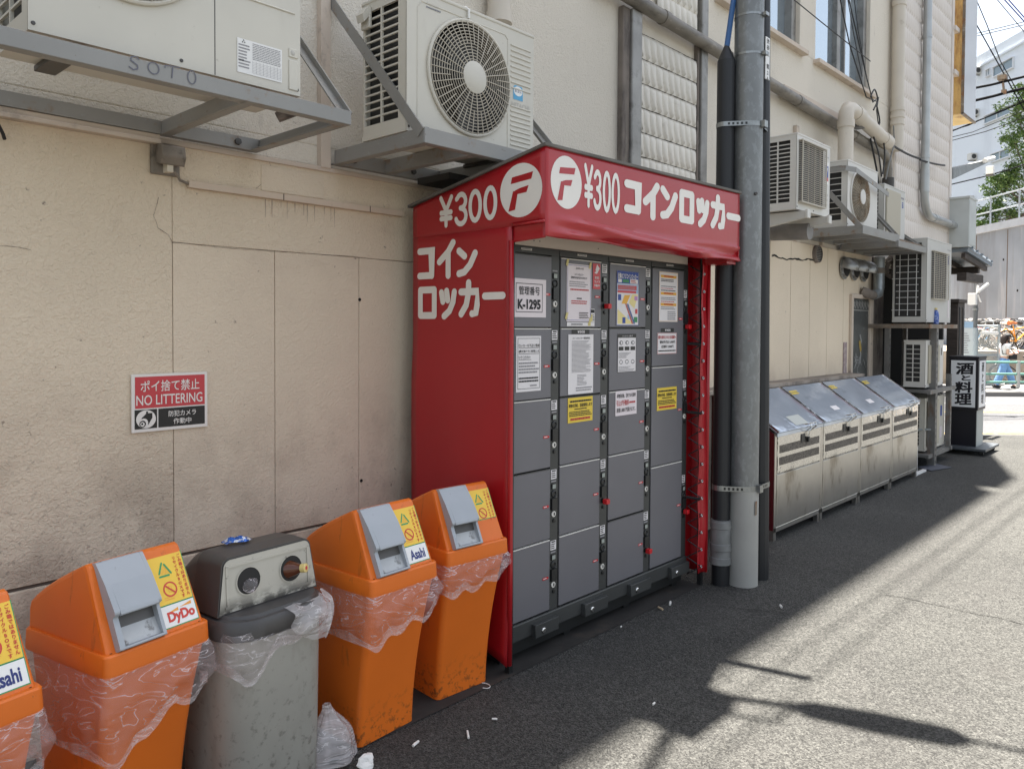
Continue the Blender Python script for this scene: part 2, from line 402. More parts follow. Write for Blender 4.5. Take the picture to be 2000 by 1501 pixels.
for i in range(len(PX)-1):
    x0, x1 = PX[i]+.0013, PX[i+1]-.0013
    if x0 > 5: x0 += .0025; x1 -= .0025
    zt = 2.29 if x0 > 4.1 else 2.19
    zl = 1.02 if 4.1 < x0 < 8.3 else .606
    if x0 > 4.1:
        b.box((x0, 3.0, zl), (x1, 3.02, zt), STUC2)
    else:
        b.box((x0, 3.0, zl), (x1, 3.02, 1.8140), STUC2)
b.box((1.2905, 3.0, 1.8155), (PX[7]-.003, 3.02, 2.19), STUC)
b.build('lower_wall', bld, bevel=.0015, seg=1)
b = MB()
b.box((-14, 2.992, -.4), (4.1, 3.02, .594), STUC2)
b.build('plinth', bld, bevel=.004)
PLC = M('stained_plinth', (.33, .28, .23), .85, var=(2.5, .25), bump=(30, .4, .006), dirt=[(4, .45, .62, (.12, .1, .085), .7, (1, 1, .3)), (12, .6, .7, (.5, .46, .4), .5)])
b = MB()
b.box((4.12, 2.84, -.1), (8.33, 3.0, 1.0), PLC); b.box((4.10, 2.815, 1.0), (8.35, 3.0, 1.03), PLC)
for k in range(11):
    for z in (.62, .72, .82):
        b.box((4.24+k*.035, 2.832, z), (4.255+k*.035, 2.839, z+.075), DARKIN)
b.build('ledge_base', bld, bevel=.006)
rr = random.Random(11)
# the wandering plaster cracks near the socket and along the left wall
b = MB(); P = [onY(310, 385, 2.9975), onY(300, 420, 2.9975), onY(308, 445, 2.9975), onY(330, 460, 2.9975), onY(338, 475, 2.9975)]
for p, q in zip(P, P[1:]): crack_line(b, p, q, .0012, .0022, CRK2, 0, rr, 6, 'y')
b.build('plaster_crack', bld)
b = MB(); P = [onY(338, 472, 2.9975), onY(420, 482, 2.9975), onY(500, 488, 2.9975), onY(560, 492, 2.9975), onY(700, 502, 2.9975), onY(803, 513, 2.9975)]
for p, q in zip(P, P[1:]): crack_line(b, p, q, .001, .0022, CRK2, 0, rr, 8, 'y')
b.build('plaster_crack', bld)
b = MB(); P = [onY(0, 480, 2.9975), onY(40, 484, 2.9975), onY(60, 488, 2.9975)]
for p, q in zip(P, P[1:]): crack_line(b, p, q, .0012, .002, CRK2, 0, rr, 6, 'y')
b.build('plaster_crack', bld)
b = MB(); P = [onY(520, 300, 2.9975), onY(533, 340, 2.9975), onY(500, 368, 2.9975)]
for p, q in zip(P, P[1:]): crack_line(b, p, q, .0012, .002, CRK2, 0, rr, 6, 'y')
b.build('plaster_crack', bld)
b = MB(); crack_line(b, onY(1508, 500, 2.9975), onY(1600, 512, 2.9975), .012, .02, CRK, 0, rr, 24, 'y')
b.build('plaster_crack', bld)
b = MB()   # upper wall with window openings
W1, W2, WZ0, WZ1 = (5.55, 7.10), (7.46, 8.95), 4.06, 5.9
for x0, x1, z0, z1 in ((-14, 9.7, 2.30, WZ0), (-14, W1[0], WZ0, WZ1), (W1[1], W2[0], WZ0, WZ1), (W2[1], 9.7, WZ0, WZ1), (-14, 9.7, WZ1, 14.6)):
    b.box((x0, 3.02, z0), (x1, 3.25, z1), STUC3)
b.box((-14, 3.02, 2.21), (4.1, 3.25, 2.30), STUC3)
b.box((4.1, 3.005, 2.292), (9.43, 3.25, 2.302), TRIM)
b.build('upper_wall', bld, bevel=.004, seg=1)
b = MB()
b.box((-14, 2.96, 2.175), (1.235, 3.02, 2.192), TRIM); b.box((-14, 2.972, 2.192), (1.235, 3.02, 2.212), TRIM)
b.box((1.235, 2.99, 2.185), (4.1, 3.03, 2.205), TRIM)
b.build('ledge_trim', bld, bevel=.003)
for q in (((1.944, 2.985, 2.2), (1.995, 3.02, 6)), ((6.98, 2.985, 2.302), (7.04, 3.02, 3.35)), ((7.62, 2.985, 2.302), (7.67, 3.02, 3.3)), ((6.65, 2.96, 3.56), (8.1, 3.02, 3.64))):
    b = MB(); b.box(*q, TRIM); b.build('wall_batten', bld, bevel=.003)
for (x0, x1), mid in ((W1, 6.33), (W2, 8.2)):
    f = MB()
    for a, c in (((x0, 3.06, WZ0+.01), (x0+.05, 3.2, WZ1)), ((x1-.09, 3.06, WZ0+.01), (x1, 3.2, WZ1)), ((x0+.05, 3.06, WZ0+.01), (x1-.09, 3.2, WZ0+.05)), ((mid-.04, 3.08, WZ0+.05), (mid+.05, 3.19, WZ1)), ((mid+.22, 3.10, WZ0+.05), (mid+.25, 3.18, WZ1))):
        f.box(a, c, ALU)
    fo = f.build('window', bld, bevel=.004)
    g = MB(); g.box((x0+.05, 3.13, WZ0+.05), (x1-.09, 3.14, WZ1), GLASSW); g.build('pane', fo)
    s_ = MB(); s_.box((x0-.05, 2.955, WZ0-.04), (x1+.06, 3.06, WZ0+.0), TRIM); s_.build('sill', fo, bevel=.004)
b = MB()   # the mass of the building
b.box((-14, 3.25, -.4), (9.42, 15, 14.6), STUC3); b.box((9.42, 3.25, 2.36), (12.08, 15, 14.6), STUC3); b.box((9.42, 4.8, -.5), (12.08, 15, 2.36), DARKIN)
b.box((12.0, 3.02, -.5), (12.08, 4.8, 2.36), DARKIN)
b.box((-14, 2.94, 14.6), (12.2, 15.1, 14.75), TRIM)
b.build('building_mass', bld)
b = MB(); b.box((9.06, 2.985, -.1), (9.43, 3.24, 2.29), SOOT); b.box((9.02, 2.97, -.1), (9.06, 3.0, 1.86), TRIM); b.build('pillar', bld, bevel=.006)
def pattern(b, x0, x1, z0, z1, y, cw, ch, m, nx=4, nz=6, dep=.022, skew=0, rnd=0):
    """cast panels of pointed petals, row on row"""
    rr = random.Random(5)
    nc = round((x1-x0)/cw); nr = round((z1-z0)/ch); cw = (x1-x0)/nc; ch = (z1-z0)/nr
    for r in range(nr):
        for c in range(nc):
            k = 1+rr.uniform(-.12, .12)
            def fn(u, v):
                e = abs(2*u-1); arch = 1-v                        # petal hangs: round bottom, pointed tip towards the top
                wdt = max(.04, 1-v**2.4); hgt = max(0, 1-(e/wdt)**2)**.7 * (.45+.55*v**.5)
                edge = min(1, 9*v, 14*(1-v))
                return (x0+(c+u)*cw, y-dep*(k*.75*hgt*edge+.16*max(0, v-.02)*(1 if v < .97 else 0)), z0+(r+1-v)*ch)
            b.grid(fn, nx, nz, m)
b = MB(); pattern(b, 4.42, 5.20, 2.16, 3.48, 2.998, .078, .165, BLOCK, 10, 12, .030)
b2 = MB(); pattern(b2, 4.66, 5.20, 3.66, 4.8, 2.998, .078, .165, BLOCK, 10, 12, .030)
rr = random.Random(2)
for k in range(1, 9):
    crack_line(b, (4.42, 2.990, 2.16+k*.165), (5.2, 2.990, 2.16+k*.165), .0015, .007, CRK, 0, rr, 30, 'y')
b.build('decorative_panel', bld); b2.build('decorative_panel', bld)
for q, m in ((((4.225, 2.975, 2.2), (4.305, 3.02, 3.60)), SOOT), (((4.305, 2.955, 2.2), (4.42, 3.0, 3.60)), ALU), (((5.20, 2.985, 2.2), (5.23, 3.02, 3.64)), SOOT), (((5.23, 2.965, 2.2), (5.32, 3.02, 4.9)), ALU)):
    b = MB(); b.box(*q, m); b.build('panel_frame', bld, bevel=.008)
b = MB(); b.box((9.7, 2.975, 2.36), (12.1, 3.25, 14.6), TILE); pattern(b, 9.72, 11.98, 2.4, 7.35, 2.973, .080, .205, TILE, 6, 8, .019)
b.box((12.0, 2.96, 2.4), (12.1, 2.975, 7.4), TILE)
b.build('tile_cladding', bld)
# door with fretwork strip and graffiti
DOORM = M('door_grey', (.10, .105, .10), .5, metal=.3, var=(4, .25), bump=(30, .1, .002), dirt=[(9, .55, .66, (.26, .27, .25), .5)])
b = MB(); b.box((8.40, 2.97, .9), (8.45, 3.0, 1.86), TRIM); b.box((8.96, 2.97, .9), (9.02, 3.0, 1.86), TRIM); b.box((8.45, 2.97, 1.815), (8.96, 3.0, 1.86), TRIM)
b.box((8.45, 2.992, .9), (8.96, 3.004, 1.815), DOORM)
dr = MB(); D = Dec(dr, (8.45, 2.991, 0), (1, 0, 0), (0, 0, 1))
FRET = C('fret_metal', .42, .41, .38, .5, metal=.4); SPRAY = C('spray_silver', .30, .30, .29, .5); SPRAYY = C('spray_ochre', .38, .26, .05, .5)
for k in range(6):
    a = .045+k*.085; D.stroke([(a-.036, 1.71), (a, 1.79), (a+.036, 1.71)], .010, FRET, .002); D.stroke([(a-.03, 1.77), (a+.012, 1.74)], .010, FRET, .002); D.stroke([(a+.03, 1.78), (a+.01, 1.73)], .012, FRET, .002)
D.rect(.0, 1.685, .51, 1.695, FRET, .002)
rr = random.Random(8)
for q in range(7):
    a, z = rr.uniform(.1, .4), rr.uniform(1.0, 1.2)
    D.stroke([(a+rr.uniform(-.06, .06), z+rr.uniform(-.07, .07)) for _ in range(5)], .009, SPRAY, .002)
D.stroke([(.25, 1.42), (.29, 1.36), (.24, 1.3), (.28, 1.22), (.25, 1.12)], .03, SPRAY, .002); D.stroke([(.24, 1.34), (.27, 1.27)], .055, SPRAYY, .003)
do = b.build('door', bld, bevel=.005); dr.build('graffiti', do)
b = MB(); b.box((8.24, 2.992, .98), (8.33, 2.999, 1.35), C('faded_notice', .33, .25, .25, .8, dirt=[(20, .5, .65, (.5, .45, .4), .8)])); b.build('faded_notice', bld)
b = MB(); b.lathe((7.49, 3.0, 2.21), (0, -1, 0), [(0, .085), (.035, .083), (.04, .075), (.01, .07), (.005, 0)], SOOT, 28)
for k in range(9): b.box((7.42, 2.97, 2.145+k*.016), (7.56, 2.976, 2.15+k*.016), ALU)
b.build('vent_cap', bld)
# rust-streaked soil below the plinth line: nothing; small anchor holes
for x, z in ((2.17, .77), (2.18, .62), (2.16, 1.62)):
    b = MB(); b.lathe((x, 3.001, z), (0, -1, 0), [(0, .008), (.003, .008), (.0031, 0)], CRK, 10); b.build('anchor_hole', bld)

# ------------------------------------------------------------------ things fixed to the wall
PVC = M('pvc_cream', (.62, .56, .47), .45, var=(3, .06), dirt=[(9, .6, .75, (.35, .28, .2), .5)])
GUTM = M('gutter_grime', (.19, .17, .14), .45, var=(5, .2), dirt=[(9, .5, .66, (.085, .075, .06), .75, (.5, 1, 2)), (14, .62, .7, (.38, .35, .3), .5, (.5, 1, 2))])
BLK = C('cable_black', .015, .015, .016, .5)
GALV = M('galvanised', (.34, .37, .38), .42, metal=.55, var=(9, .18), dirt=[(24, .5, .62, (.46, .49, .5), .55)])
# no littering sign
SW, SR, SK = C('sign_white', .80, .76, .70, .4), C('sign_red', .56, .05, .06, .35), C('sign_black', .012, .012, .014, .25)
b = MB(); b.box((1.131, 2.989, 1.096), (1.420, 2.996, 1.313), SW)
D = Dec(b, (1.131, 2.989, 1.096), (1, 0, 0), (0, 0, 1))
D.rect(.012, .089, .278, .207, SR); D.rect(.010, .012, .092, .084, SK); D.rect(.097, .012, .278, .084, SK)
D.text('ポイ捨て禁止', .032, .150, .256, .192, SW, .012); D.text('NO LITTERING', .016, .100, .268, .138, SW, .008)
D.text('防犯カメラ', .135, .051, .242, .073, SW, .012); D.text('作動中', .154, .021, .223, .043, SW, .012)
D.disc(.051, .048, .036, .034, SW, .002)
D.poly([(.034, .052), (.052, .070), (.074, .070), (.074, .052), (.060, .028), (.040, .022)], SK, .0025); D.rect(.051, .066, .058, .077, SK, .0027)
D.disc(.042, .034, .016, .017, SW, .003); D.disc(.038, .031, .012, .0125, SK, .0035); D.disc(.037, .030, .008, .0085, SW, .004); D.disc(.036, .031, .004, .004, SK, .0045)
tag(b.build('no_littering_sign', bevel=.001, seg=1), 'red white and black no littering sign fixed to the cream wall', 'sign')
# weatherproof outlet with a plug
OUT = M('outlet_plastic', (.22, .19, .155), .5, var=(12, .2), dirt=[(20, .55, .68, (.09, .08, .06), .7)]); IVY = C('ivory_plug', .66, .60, .48, .4)
t = empty('outlet_box', (1.26, 3, 2.06), 'dirty weatherproof wall outlet with a plug under the left bracket', 'outlet box')
b = MB(); b.box((1.205, 2.985, 2.065), (1.315, 3.0, 2.178), OUT); b.build('back_plate', t, bevel=.006)
b = MB(); prof = [(0, 0), (-.03, 0), (-.062, .03), (-.066, .06), (-.055, .108), (0, .112)]
b.prism([(1.222, 2.985+y, 2.066+z) for y, z in [(0, .112), (-.052, .105), (-.064, .062), (-.046, .03), (0, .045)]], (.088, 0, 0), OUT); b.build('hood', t, bevel=.006)
b = MB(); b.box((1.248, 2.945, 2.072), (1.272, 2.985, 2.108), IVY); b.tube([(1.272, 2.96, 2.08), (1.285, 2.95, 2.07), (1.305, 2.965, 2.05), (1.345, 2.985, 2.045)], .006, OUT); b.build('plug', t, bevel=.003)
# cable trunking
TRK = M('trunking', (.60, .49, .38), .6, var=(3, .06), dirt=[(14, .58, .72, (.28, .22, .17), .5)])
b = MB(); b.box((1.345, 2.975, 2.030), (2.40, 2.999, 2.056), TRK)
for x in (1.75, 2.2): b.box((x, 2.973, 2.029), (x+.004, 2.9755, 2.057), GROOVE)
tag(b.build('cable_trunking', bevel=.003), 'slim cream cable trunking running from the outlet to the red canopy', 'trunking')
b = MB(); q = onY(0, 240, 2.96); b.tube([onY(-60, 190, 2.93), onY(-5, 240, 2.95), onY(6, 262, 2.96), onY(9, 272, 2.97)], .006, BLK); 
tag(b.build('loose_cable'), 'short loose black cable hanging by the left edge of the wall', 'cable')
# rain gutter pipe sloping along the upper wall
gp = empty('gutter_pipe', (6, 2.93, 3.55), 'long grimy drain pipe running under the upper windows', 'pipe')
b = MB(); A, Bq = V3((3.9, 2.94, 3.66)), V3((9.2, 2.94, 3.45))
b.tube([A, Bq, Bq+V3((.12, 0, -.04)), Bq+V3((.16, 0, -.16)), Bq+V3((.17, 0, -1.0))], .047, GUTM, 14); b.build('pipe', gp)
for x in (4.66, 5.6, 6.9, 8.3): b = MB(); c = A.lerp(Bq, (x-3.9)/5.3); b.tube([c-V3((.03, 0, 0)), c+V3((.03, 0, 0))], .052, GUTM, 14); b.build('pipe_joint', gp)
b = MB(); c = Bq+V3((.17, 0, -.45)); b.tube([c, c+V3((0, 0, .2))], .064, M('drain_collar', (.05, .045, .04), .5), 14); b.build('pipe_joint', gp)
b = MB(); c = Bq+V3((.17, 0, -.95)); b.tube([c, c+V3((0, 0, .03))], .062, C('pvc_band', .4, .36, .3), 14); b.build('pipe_joint', gp)
def pipe_thing(name, pts, r, m, label, joints=(), n=14, jr=1.12):
    t = empty(name, pts[0], label, 'pipe'); b = MB(); b.tube(pts, r, m, n); b.build('pipe', t)
    if joints:
        for p, q in joints: b = MB(); b.tube([p, q], r*jr, m, n); b.build('pipe_joint', t)
    return t
pipe_thing('drain_pipe', [(3.035, 2.95, 3.15), (3.035, 2.95, 6.5)], .066, PVC, 'white vertical drain pipe above the big fan air conditioner', [((3.035, 2.95, 3.13), (3.035, 2.95, 3.19))], jr=1.08)
X7, Y7, ZT = 7.62, 2.78, 3.61
pipe_thing('duct_pipe', [(X7, Y7, 2.99), (X7, Y7, ZT-.12), (X7+.01, Y7, ZT-.05), (X7+.05, Y7, ZT-.01), (X7+.14, Y7, ZT), (X7+1.5, Y7+.1, ZT-.06)], .07, PVC, 'cream hooked duct pipe rising from behind the middle air conditioner',
           [((X7, Y7, 2.97), (X7, Y7, 3.0)), ((X7, Y7, ZT-.2), (X7, Y7, ZT-.13)), ((X7+.25, Y7+.008, ZT-.005), (X7+.4, Y7+.016, ZT-.01)), ((X7+1.3, Y7+.087, ZT-.052), (X7+1.52, Y7+.1, ZT-.06))], 16)
pipe_thing('drain_pipe', [(9.62, 2.93, 3.55), (9.62, 2.93, 7.5)], .07, PVC, 'cream vertical drain pipe at the edge of the tile cladding', [((9.62, 2.93, 4.0), (9.62, 2.93, 4.04)), ((9.62, 2.93, 3.92), (9.62, 2.93, 3.96)), ((9.62, 2.93, 3.84), (9.62, 2.93, 3.88)), ((9.62, 2.93, 5.2), (9.62, 2.93, 5.26))])
Q = [(10.62, 2.9, 7.5), (10.62, 2.9, 3.22), (10.63, 2.9, 3.1), (10.68, 2.9, 3.0), (10.78, 2.9, 2.94), (10.9, 2.9, 2.92), (12.1, 2.9, 2.92)]
pipe_thing('conduit', Q, .048, M('conduit_zinc', (.42, .43, .425), .35, metal=.6, var=(5, .12)), 'galvanised conduit bending down the tile cladding into a junction box', [((10.62, 2.9, 3.2), (10.62, 2.9, 3.48)), ((11.0, 2.9, 2.92), (11.12, 2.9, 2.92)), ((11.75, 2.9, 2.92), (11.85, 2.9, 2.92)), ((10.62, 2.9, 3.62), (10.62, 2.9, 3.66)), ((10.62, 2.9, 5.1), (10.62, 2.9, 5.14))])
b = MB(); b.box((12.02, 2.72, 2.62), (12.42, 2.965, 3.30), M('junction_grey', (.5, .52, .5), .5, var=(3, .1)))
b.box((12.0, 2.71, 3.28), (12.44, 2.965, 3.31), MATS['junction_grey']); b.box((12.03, 2.715, 2.65), (12.4, 2.722, 3.25), MATS['junction_grey'])
tag(b.build('junction_box', bevel=.008), 'grey metal junction box on the far building corner', 'junction box')
# three hooded lamps over the door
HOOD = M('hood_metal', (.36, .36, .35), .35, metal=.7, var=(9, .25), dirt=[(15, .5, .66, (.12, .11, .1), .7)])
for i, x in enumerate((8.2, 8.49, 8.77)):
    t = empty('vent_hood', (x, 3.0, 2.12), 'visored metal vent hood over the door, ' + ('nearest of the three to the locker', 'between two others', 'nearest of the three to the rack')[i], 'vent hood', 'vent hoods over the door')
    b = MB(); b.lathe((x, 2.99, 2.12), (0, -1, 0), [(0, .118), (.012, .118), (.012, .10), (.03, .095)], HOOD, 24); b.build('flange', t)
    b = MB()
    def cowl(u, v):
        a_ = pi*(1-u); q = v*radians(112); rr_ = .108*sin(a_)**.8; return (x+.098*cos(a_), 2.978-rr_*sin(q)*1.25, 2.12+rr_*cos(q))
    b.grid(cowl, 20, 14, HOOD); b.build('visor', t, solid=.004)
    b = MB(); b.lathe((x, 2.96, 2.12), (0, -1, 0), [(0, .09), (.001, 0)], DARKIN, 20); b.build('opening', t)
# pipes under the bracket beside the hoods
b = MB(); b.tube([(9.0, 2.9, 2.28), (9.0, 2.9, 1.95), (8.97, 2.9, 1.88), (8.88, 2.92, 1.86)], .055, GALV, 12); b.tube([(9.0, 2.9, 2.1), (9.0, 2.9, 2.16)], .062, SOOT, 12)
b.tube([(8.88, 2.92, 1.86), (8.75, 2.93, 1.87), (8.72, 2.99, 1.9)], .05, SOOT, 10)
tag(b.build('exhaust_pipe'), 'short sooty metal exhaust pipe bending beside the visored vent hoods', 'pipe')
b = MB(); rr = random.Random(4)
for k in range(14): a = k*.45; b.tube([(9.2+.09*cos(a), 2.86+.04*sin(a*2), 2.18+.09*sin(a)), (9.2+.12*cos(a+.5), 2.84, 2.18+.12*sin(a+.5)), (9.2+.1*cos(a+1), 2.86, 2.18+.1*sin(a+1))], .016, SOOT, 6)
tag(b.build('cable_coil'), 'messy coil of grimy cables hanging behind the far bracket', 'cable')
# cables on the wall
def cable(name, pts, r, m, label, cat='cable', sag=0, n=14, group=None):
    P = [V3(p) for p in pts]; out = []
    for p, q in zip(P, P[1:]):
        for k in range(n): f = k/n; out.append(p.lerp(q, f)-V3((0, 0, sag*4*f*(1-f))))
    out.append(P[-1]); b = MB(); b.tube(out, r, m, 6); return tag(b.build(name), label, cat, group)
c1 = onY(1700, 245, 2.85); c2 = onY(1797, 310, 2.87)
cable('wall_cable', [onY(1672, 232, 2.85), onY(1697, 245, 2.86), c2], .013, BLK, 'black cable slung from the hooked duct to the conduit clamp', sag=.05)
cable('wall_cable', [onY(1797, 312, 2.87), onY(1845, 323, 2.87)], .012, BLK, 'short black cable between the conduit clamp and the corner lamp', sag=.01)
cable('wall_cable', [onY(1640, -5, 2.85), onY(1660, 90, 2.9), onY(1692, 190, 2.9), onY(1712, 198, 2.9)], .006, BLK, 'thin black cables dropping past the far upper window', sag=.0)
cable('wall_cable', [onY(1657, -5, 2.86), onY(1690, 140, 2.9), onY(1705, 200, 2.9), onY(1716, 190, 2.9), onY(1712, 215, 2.9), onY(1718, 262, 2.9)], .006, BLK, 'looped black cable tied beside the cream drain pipe', sag=0)
cable('wall_cable', [onY(1745, 245, 2.85), onY(1747, 280, 2.85), onY(1735, 325, 2.85), onY(1730, 350, 2.85)], .008, C('cable_grey', .2, .2, .19), 'grey cable looping off the end of the hooked duct', sag=0)
cable('wall_cable', [onY(1700, 270, 2.88), onY(1712, 330, 2.88), onY(1716, 360, 2.88)], .01, BLK, 'short black cable falling to the far air conditioner', sag=0)
b = MB(); c = onY(1678, 237, 2.85); b.box(c-V3((.06, .05, .07)), c+V3((.06, .05, .07)), M('small_box_grey', (.2, .2, .2), .5)); b.box(c+V3((.061, -.02, -.05)), c+V3((.10, .02, .03)), BLK)
tag(b.build('cable_box', bevel=.006), 'small grey cable box behind the hooked duct pipe', 'junction box')

for k, (yy, zz, lab) in enumerate(((2.12, 7.2, 'lower power cable along the alley high above the photo, seen by its shadow'), (2.0, 7.6, 'upper power cable along the alley high above the photo, seen by its shadow'))):
    b = MB(); b.tube([(4.2+2.2*i, yy-.012*i, zz+.05*(i-4)**2*.12) for i in range(9)], .007, BLK, 6); tag(b.build('power_cable'), lab, 'cable')

for pts, lab in (([(1655, -5), (1668, 70), (1684, 150)], 'thin cable left of two crossing the farther upper window'), ([(1668, -5), (1676, 60), (1694, 160)], 'thin cable right of two crossing the farther upper window'), ([(1545, -5), (1600, 40), (1700, 120)], 'fine wire slanting in front of both upper windows')):
    b = MB(); b.tube([onY(x, y, 2.86) for x, y in pts], .005, BLK, 5); tag(b.build('wall_cable'), lab, 'cable')

b = MB(); b.box((1.66, 2.9965, 2.062), (1.965, 3.001, 2.17), STUC2); b.build('plaster_patch', bld, bevel=.003)
rr = random.Random(17); STN = C('drip_dark', .38, .30, .24, .9)
for k in range(11):
    x = 1.68+k*.035+rr.uniform(-.01, .01); b = MB(); z = 2.028; ln = rr.uniform(.02, .09); w_ = rr.uniform(.0008, .0022)
    b.add([(x-w_, 2.9985, z), (x+w_, 2.9985, z), (x+w_*.3, 2.9985, z-ln), (x-w_*.3, 2.9985, z-ln)], [(0, 1, 2, 3)], STN); b.build('drip_stain', bld)

for pts, lab in (([(1640, 228), (1638, 250), (1650, 262), (1655, 300)], 'thin grey cable looping left of the hooked duct pipe'), ([(1712, 205), (1718, 240), (1706, 262), (1716, 300), (1722, 345)], 'black cable trailing down beside the grimy downpipe'), ([(1690, 240), (1702, 262), (1720, 250), (1728, 300), (1724, 340)], 'tangled black cable right of the small cable box'), ([(1700, 190), (1708, 175), (1714, 195), (1706, 215)], 'small black cable loop under the farther window sill')):
    b = MB(); P = [onY(x, y, 2.84) for x, y in pts]; Q_ = []
    for i in range(len(P)-1):
        p0, p1, p2, p3 = P[max(i-1, 0)], P[i], P[i+1], P[min(i+2, len(P)-1)]
        for k in range(6): f = k/6; Q_.append(.5*((2*p1)+(p2-p0)*f+(2*p0-5*p1+4*p2-p3)*f*f+(3*p1-p0-3*p2+p3)*f**3))
    Q_.append(P[-1]); b.tube(Q_, .008, BLK, 6); tag(b.build('wall_cable'), lab, 'cable')
# ------------------------------------------------------------------ coin locker
YF = 2.316
LG = M('locker_grey', (.160, .156, .168), .42, metal=.15, var=(2.5, .06), bump=(260, .06, .001), dirt=[(6, .62, .8, (.15, .145, .15), .5)])
LF = M('locker_frame', (.058, .060, .058), .4, metal=.2, var=(5, .1), dirt=[(12, .6, .75, (.13, .12, .11), .4)])
LB = C('lock_black', .016, .017, .017, .35); WHP = C('paper_white', .78, .74, .73, .55); WHP2 = C('paper_pinkish', .76, .68, .69, .35)
INK = C('ink_black', .014, .014, .016, .6); INKG = C('ink_grey', .28, .27, .28, .6); INKR = C('ink_red', .50, .04, .04, .5); PYEL = C('paper_yellow', .78, .56, .06, .5)
ORG = C('ink_orange', .80, .42, .06, .5); BLU = C('ink_blue', .03, .07, .30, .5); LBL = C('ink_light_blue', .35, .5, .66, .5); GRN = C('ink_green', .05, .25, .10, .5)
CHROME = M('chrome', (.75, .75, .74), .2, metal=1.); DISP = C('display_grey', .30, .33, .30, .15); REDT = C('key_red', .55, .015, .02, .3); EDGE = C('edge_white', .72, .69, .63, .5); TAPE = C('tape_yellow', .62, .52, .2, .4)
lock = empty('coin_locker', (3.19, 2.6, 0), 'grey four-column coin locker plastered with notices under the red canopy', 'coin locker')
b = MB(); b.box((2.405, 2.335, .10), (3.955, 2.88, 1.856), LF)
xb = [2.405, 2.735, 2.794, 3.122, 3.181, 3.513, 3.565, 3.902, 3.955]
b.box((2.405, 2.318, 1.826), (3.955, 2.336, 1.856), LF)
for x0, x1 in ((2.738, 2.798), (3.119, 3.186), (3.516, 3.574), (3.903, 3.955)): b.box((x0, 2.318, .178), (x1, 2.336, 1.826), LF)
for x in (2.797, 3.184, 3.572): b.box((x-.0012, 2.3155, .1), (x+.0012, 2.3185, 1.85), LB)
b.build('cabinet', lock, bevel=.002)
b = MB(); b.box((2.405, 2.31, .098), (3.96, 2.6, .176), LF); b.build('base_rail', lock, bevel=.006)
b = MB(); b.box((2.42, 2.335, .035), (3.94, 2.8, .099), LB)  # black fill added as shade in the gap under the locker, with its feet
for x in (2.45, 2.9, 3.4, 3.88): b.box((x, 2.36, 0), (x+.05, 2.42, .034), LB)
b.build('gap_shade_feet', lock)
for x0, x1 in ((1045, 1090), (1142, 1186), (1231, 1270), (1310, 1344)):
    p, q = onY(x0, 1190, 2.29), onY(x1, 1190, 2.29)
    b = MB(); b.box((p.x, 2.285, .092), (q.x, 2.312, .152), LF); cx = p.x+.055
    b.lathe((cx, 2.286, .116), (0, -1, 0), [(0, .014), (.004, .014), (.007, .011), (.0071, 0)], CHROME, 16)
    b.build('base_lock', lock, bevel=.004)
for x in (2.53, 2.93, 3.33, 3.72): b = MB(); b.box((x, 2.3155, 1.838), (x+.07, 2.3185, 1.847), EDGE); b.box((x+.005, 2.3145, 1.840), (x+.065, 2.3156, 1.845), INKG); b.build('number_plate', lock)
REDKEYS = {(1, 0), (3, 0), (1, 3), (2, 4), (3, 2)}
ROWS5 = [1.822, 1.493, 1.168, .845, .513, .180]; ROWS3 = [1.822, 1.282, .736, .180]
COLS = [(2.405, 2.735), (2.803, 3.116), (3.190, 3.513), (3.580, 3.900)]
DOORS = {}
def lock_unit(xc, zt, w, parent, red, sticker):
    b = MB(); y = 2.3175
    D = Dec(b, (xc-w/2, y, zt), (1, 0, 0), (0, 0, 1))
    if sticker:
        D.rect(.006, -.052, w-.008, -.008, WHP, .001); D.lines(.009, -.048, w-.011, -.02, 3, INK, .5, .0016, seed=int(zt*99)); D.rect(.012, -.017, w-.014, -.011, INK, .0016)
    D.rect(.008, -.066, w-.010, -.059, INKG, .001)
    b.box((xc-.016, 2.312, zt-.099), (xc+.012, 2.318, zt-.073), LB); D.rect(w/2-.013, -.096, w/2+.010, -.076, DISP, .0058)
    b.lathe((xc-.002, 2.3175, zt-.121), (0, -1, 0), [(0, .017), (.005, .017), (.007, .013), (.003, .011), (.0032, 0)], LB, 18)
    b.prism([(xc-.022, 2.3175, zt-.14), (xc+.016, 2.3175, zt-.14), (xc+.016, 2.3175, zt-.195), (xc-.022, 2.3175, zt-.195)], (0, -.012, 0), LB)
    b.lathe((xc+.002, 2.3175, zt-.247), (0, -1, 0), [(0, .009), (.005, .009), (.006, 0)], LB, 14)
    b.lathe((xc-.001, 2.3175, zt-.215), (0, -1, 0), [(0, .014), (.004, .014), (.005, 0)], LB if red else EDGE, 18)
    if not red: b.box((xc-.003, 2.309, zt-.221), (xc+.001, 2.3135, zt-.208), LB)
    o = b.build('lock_unit', parent)
    if red:
        b = MB(); b.box((xc-.012, 2.283, zt-.229), (xc+.016, 2.309, zt-.205), REDT); b.cyl((xc, 2.312, zt-.217), (xc, 2.3, zt-.217), .004, CHROME, 8)
        b.build('key_tag', o, bevel=.003)
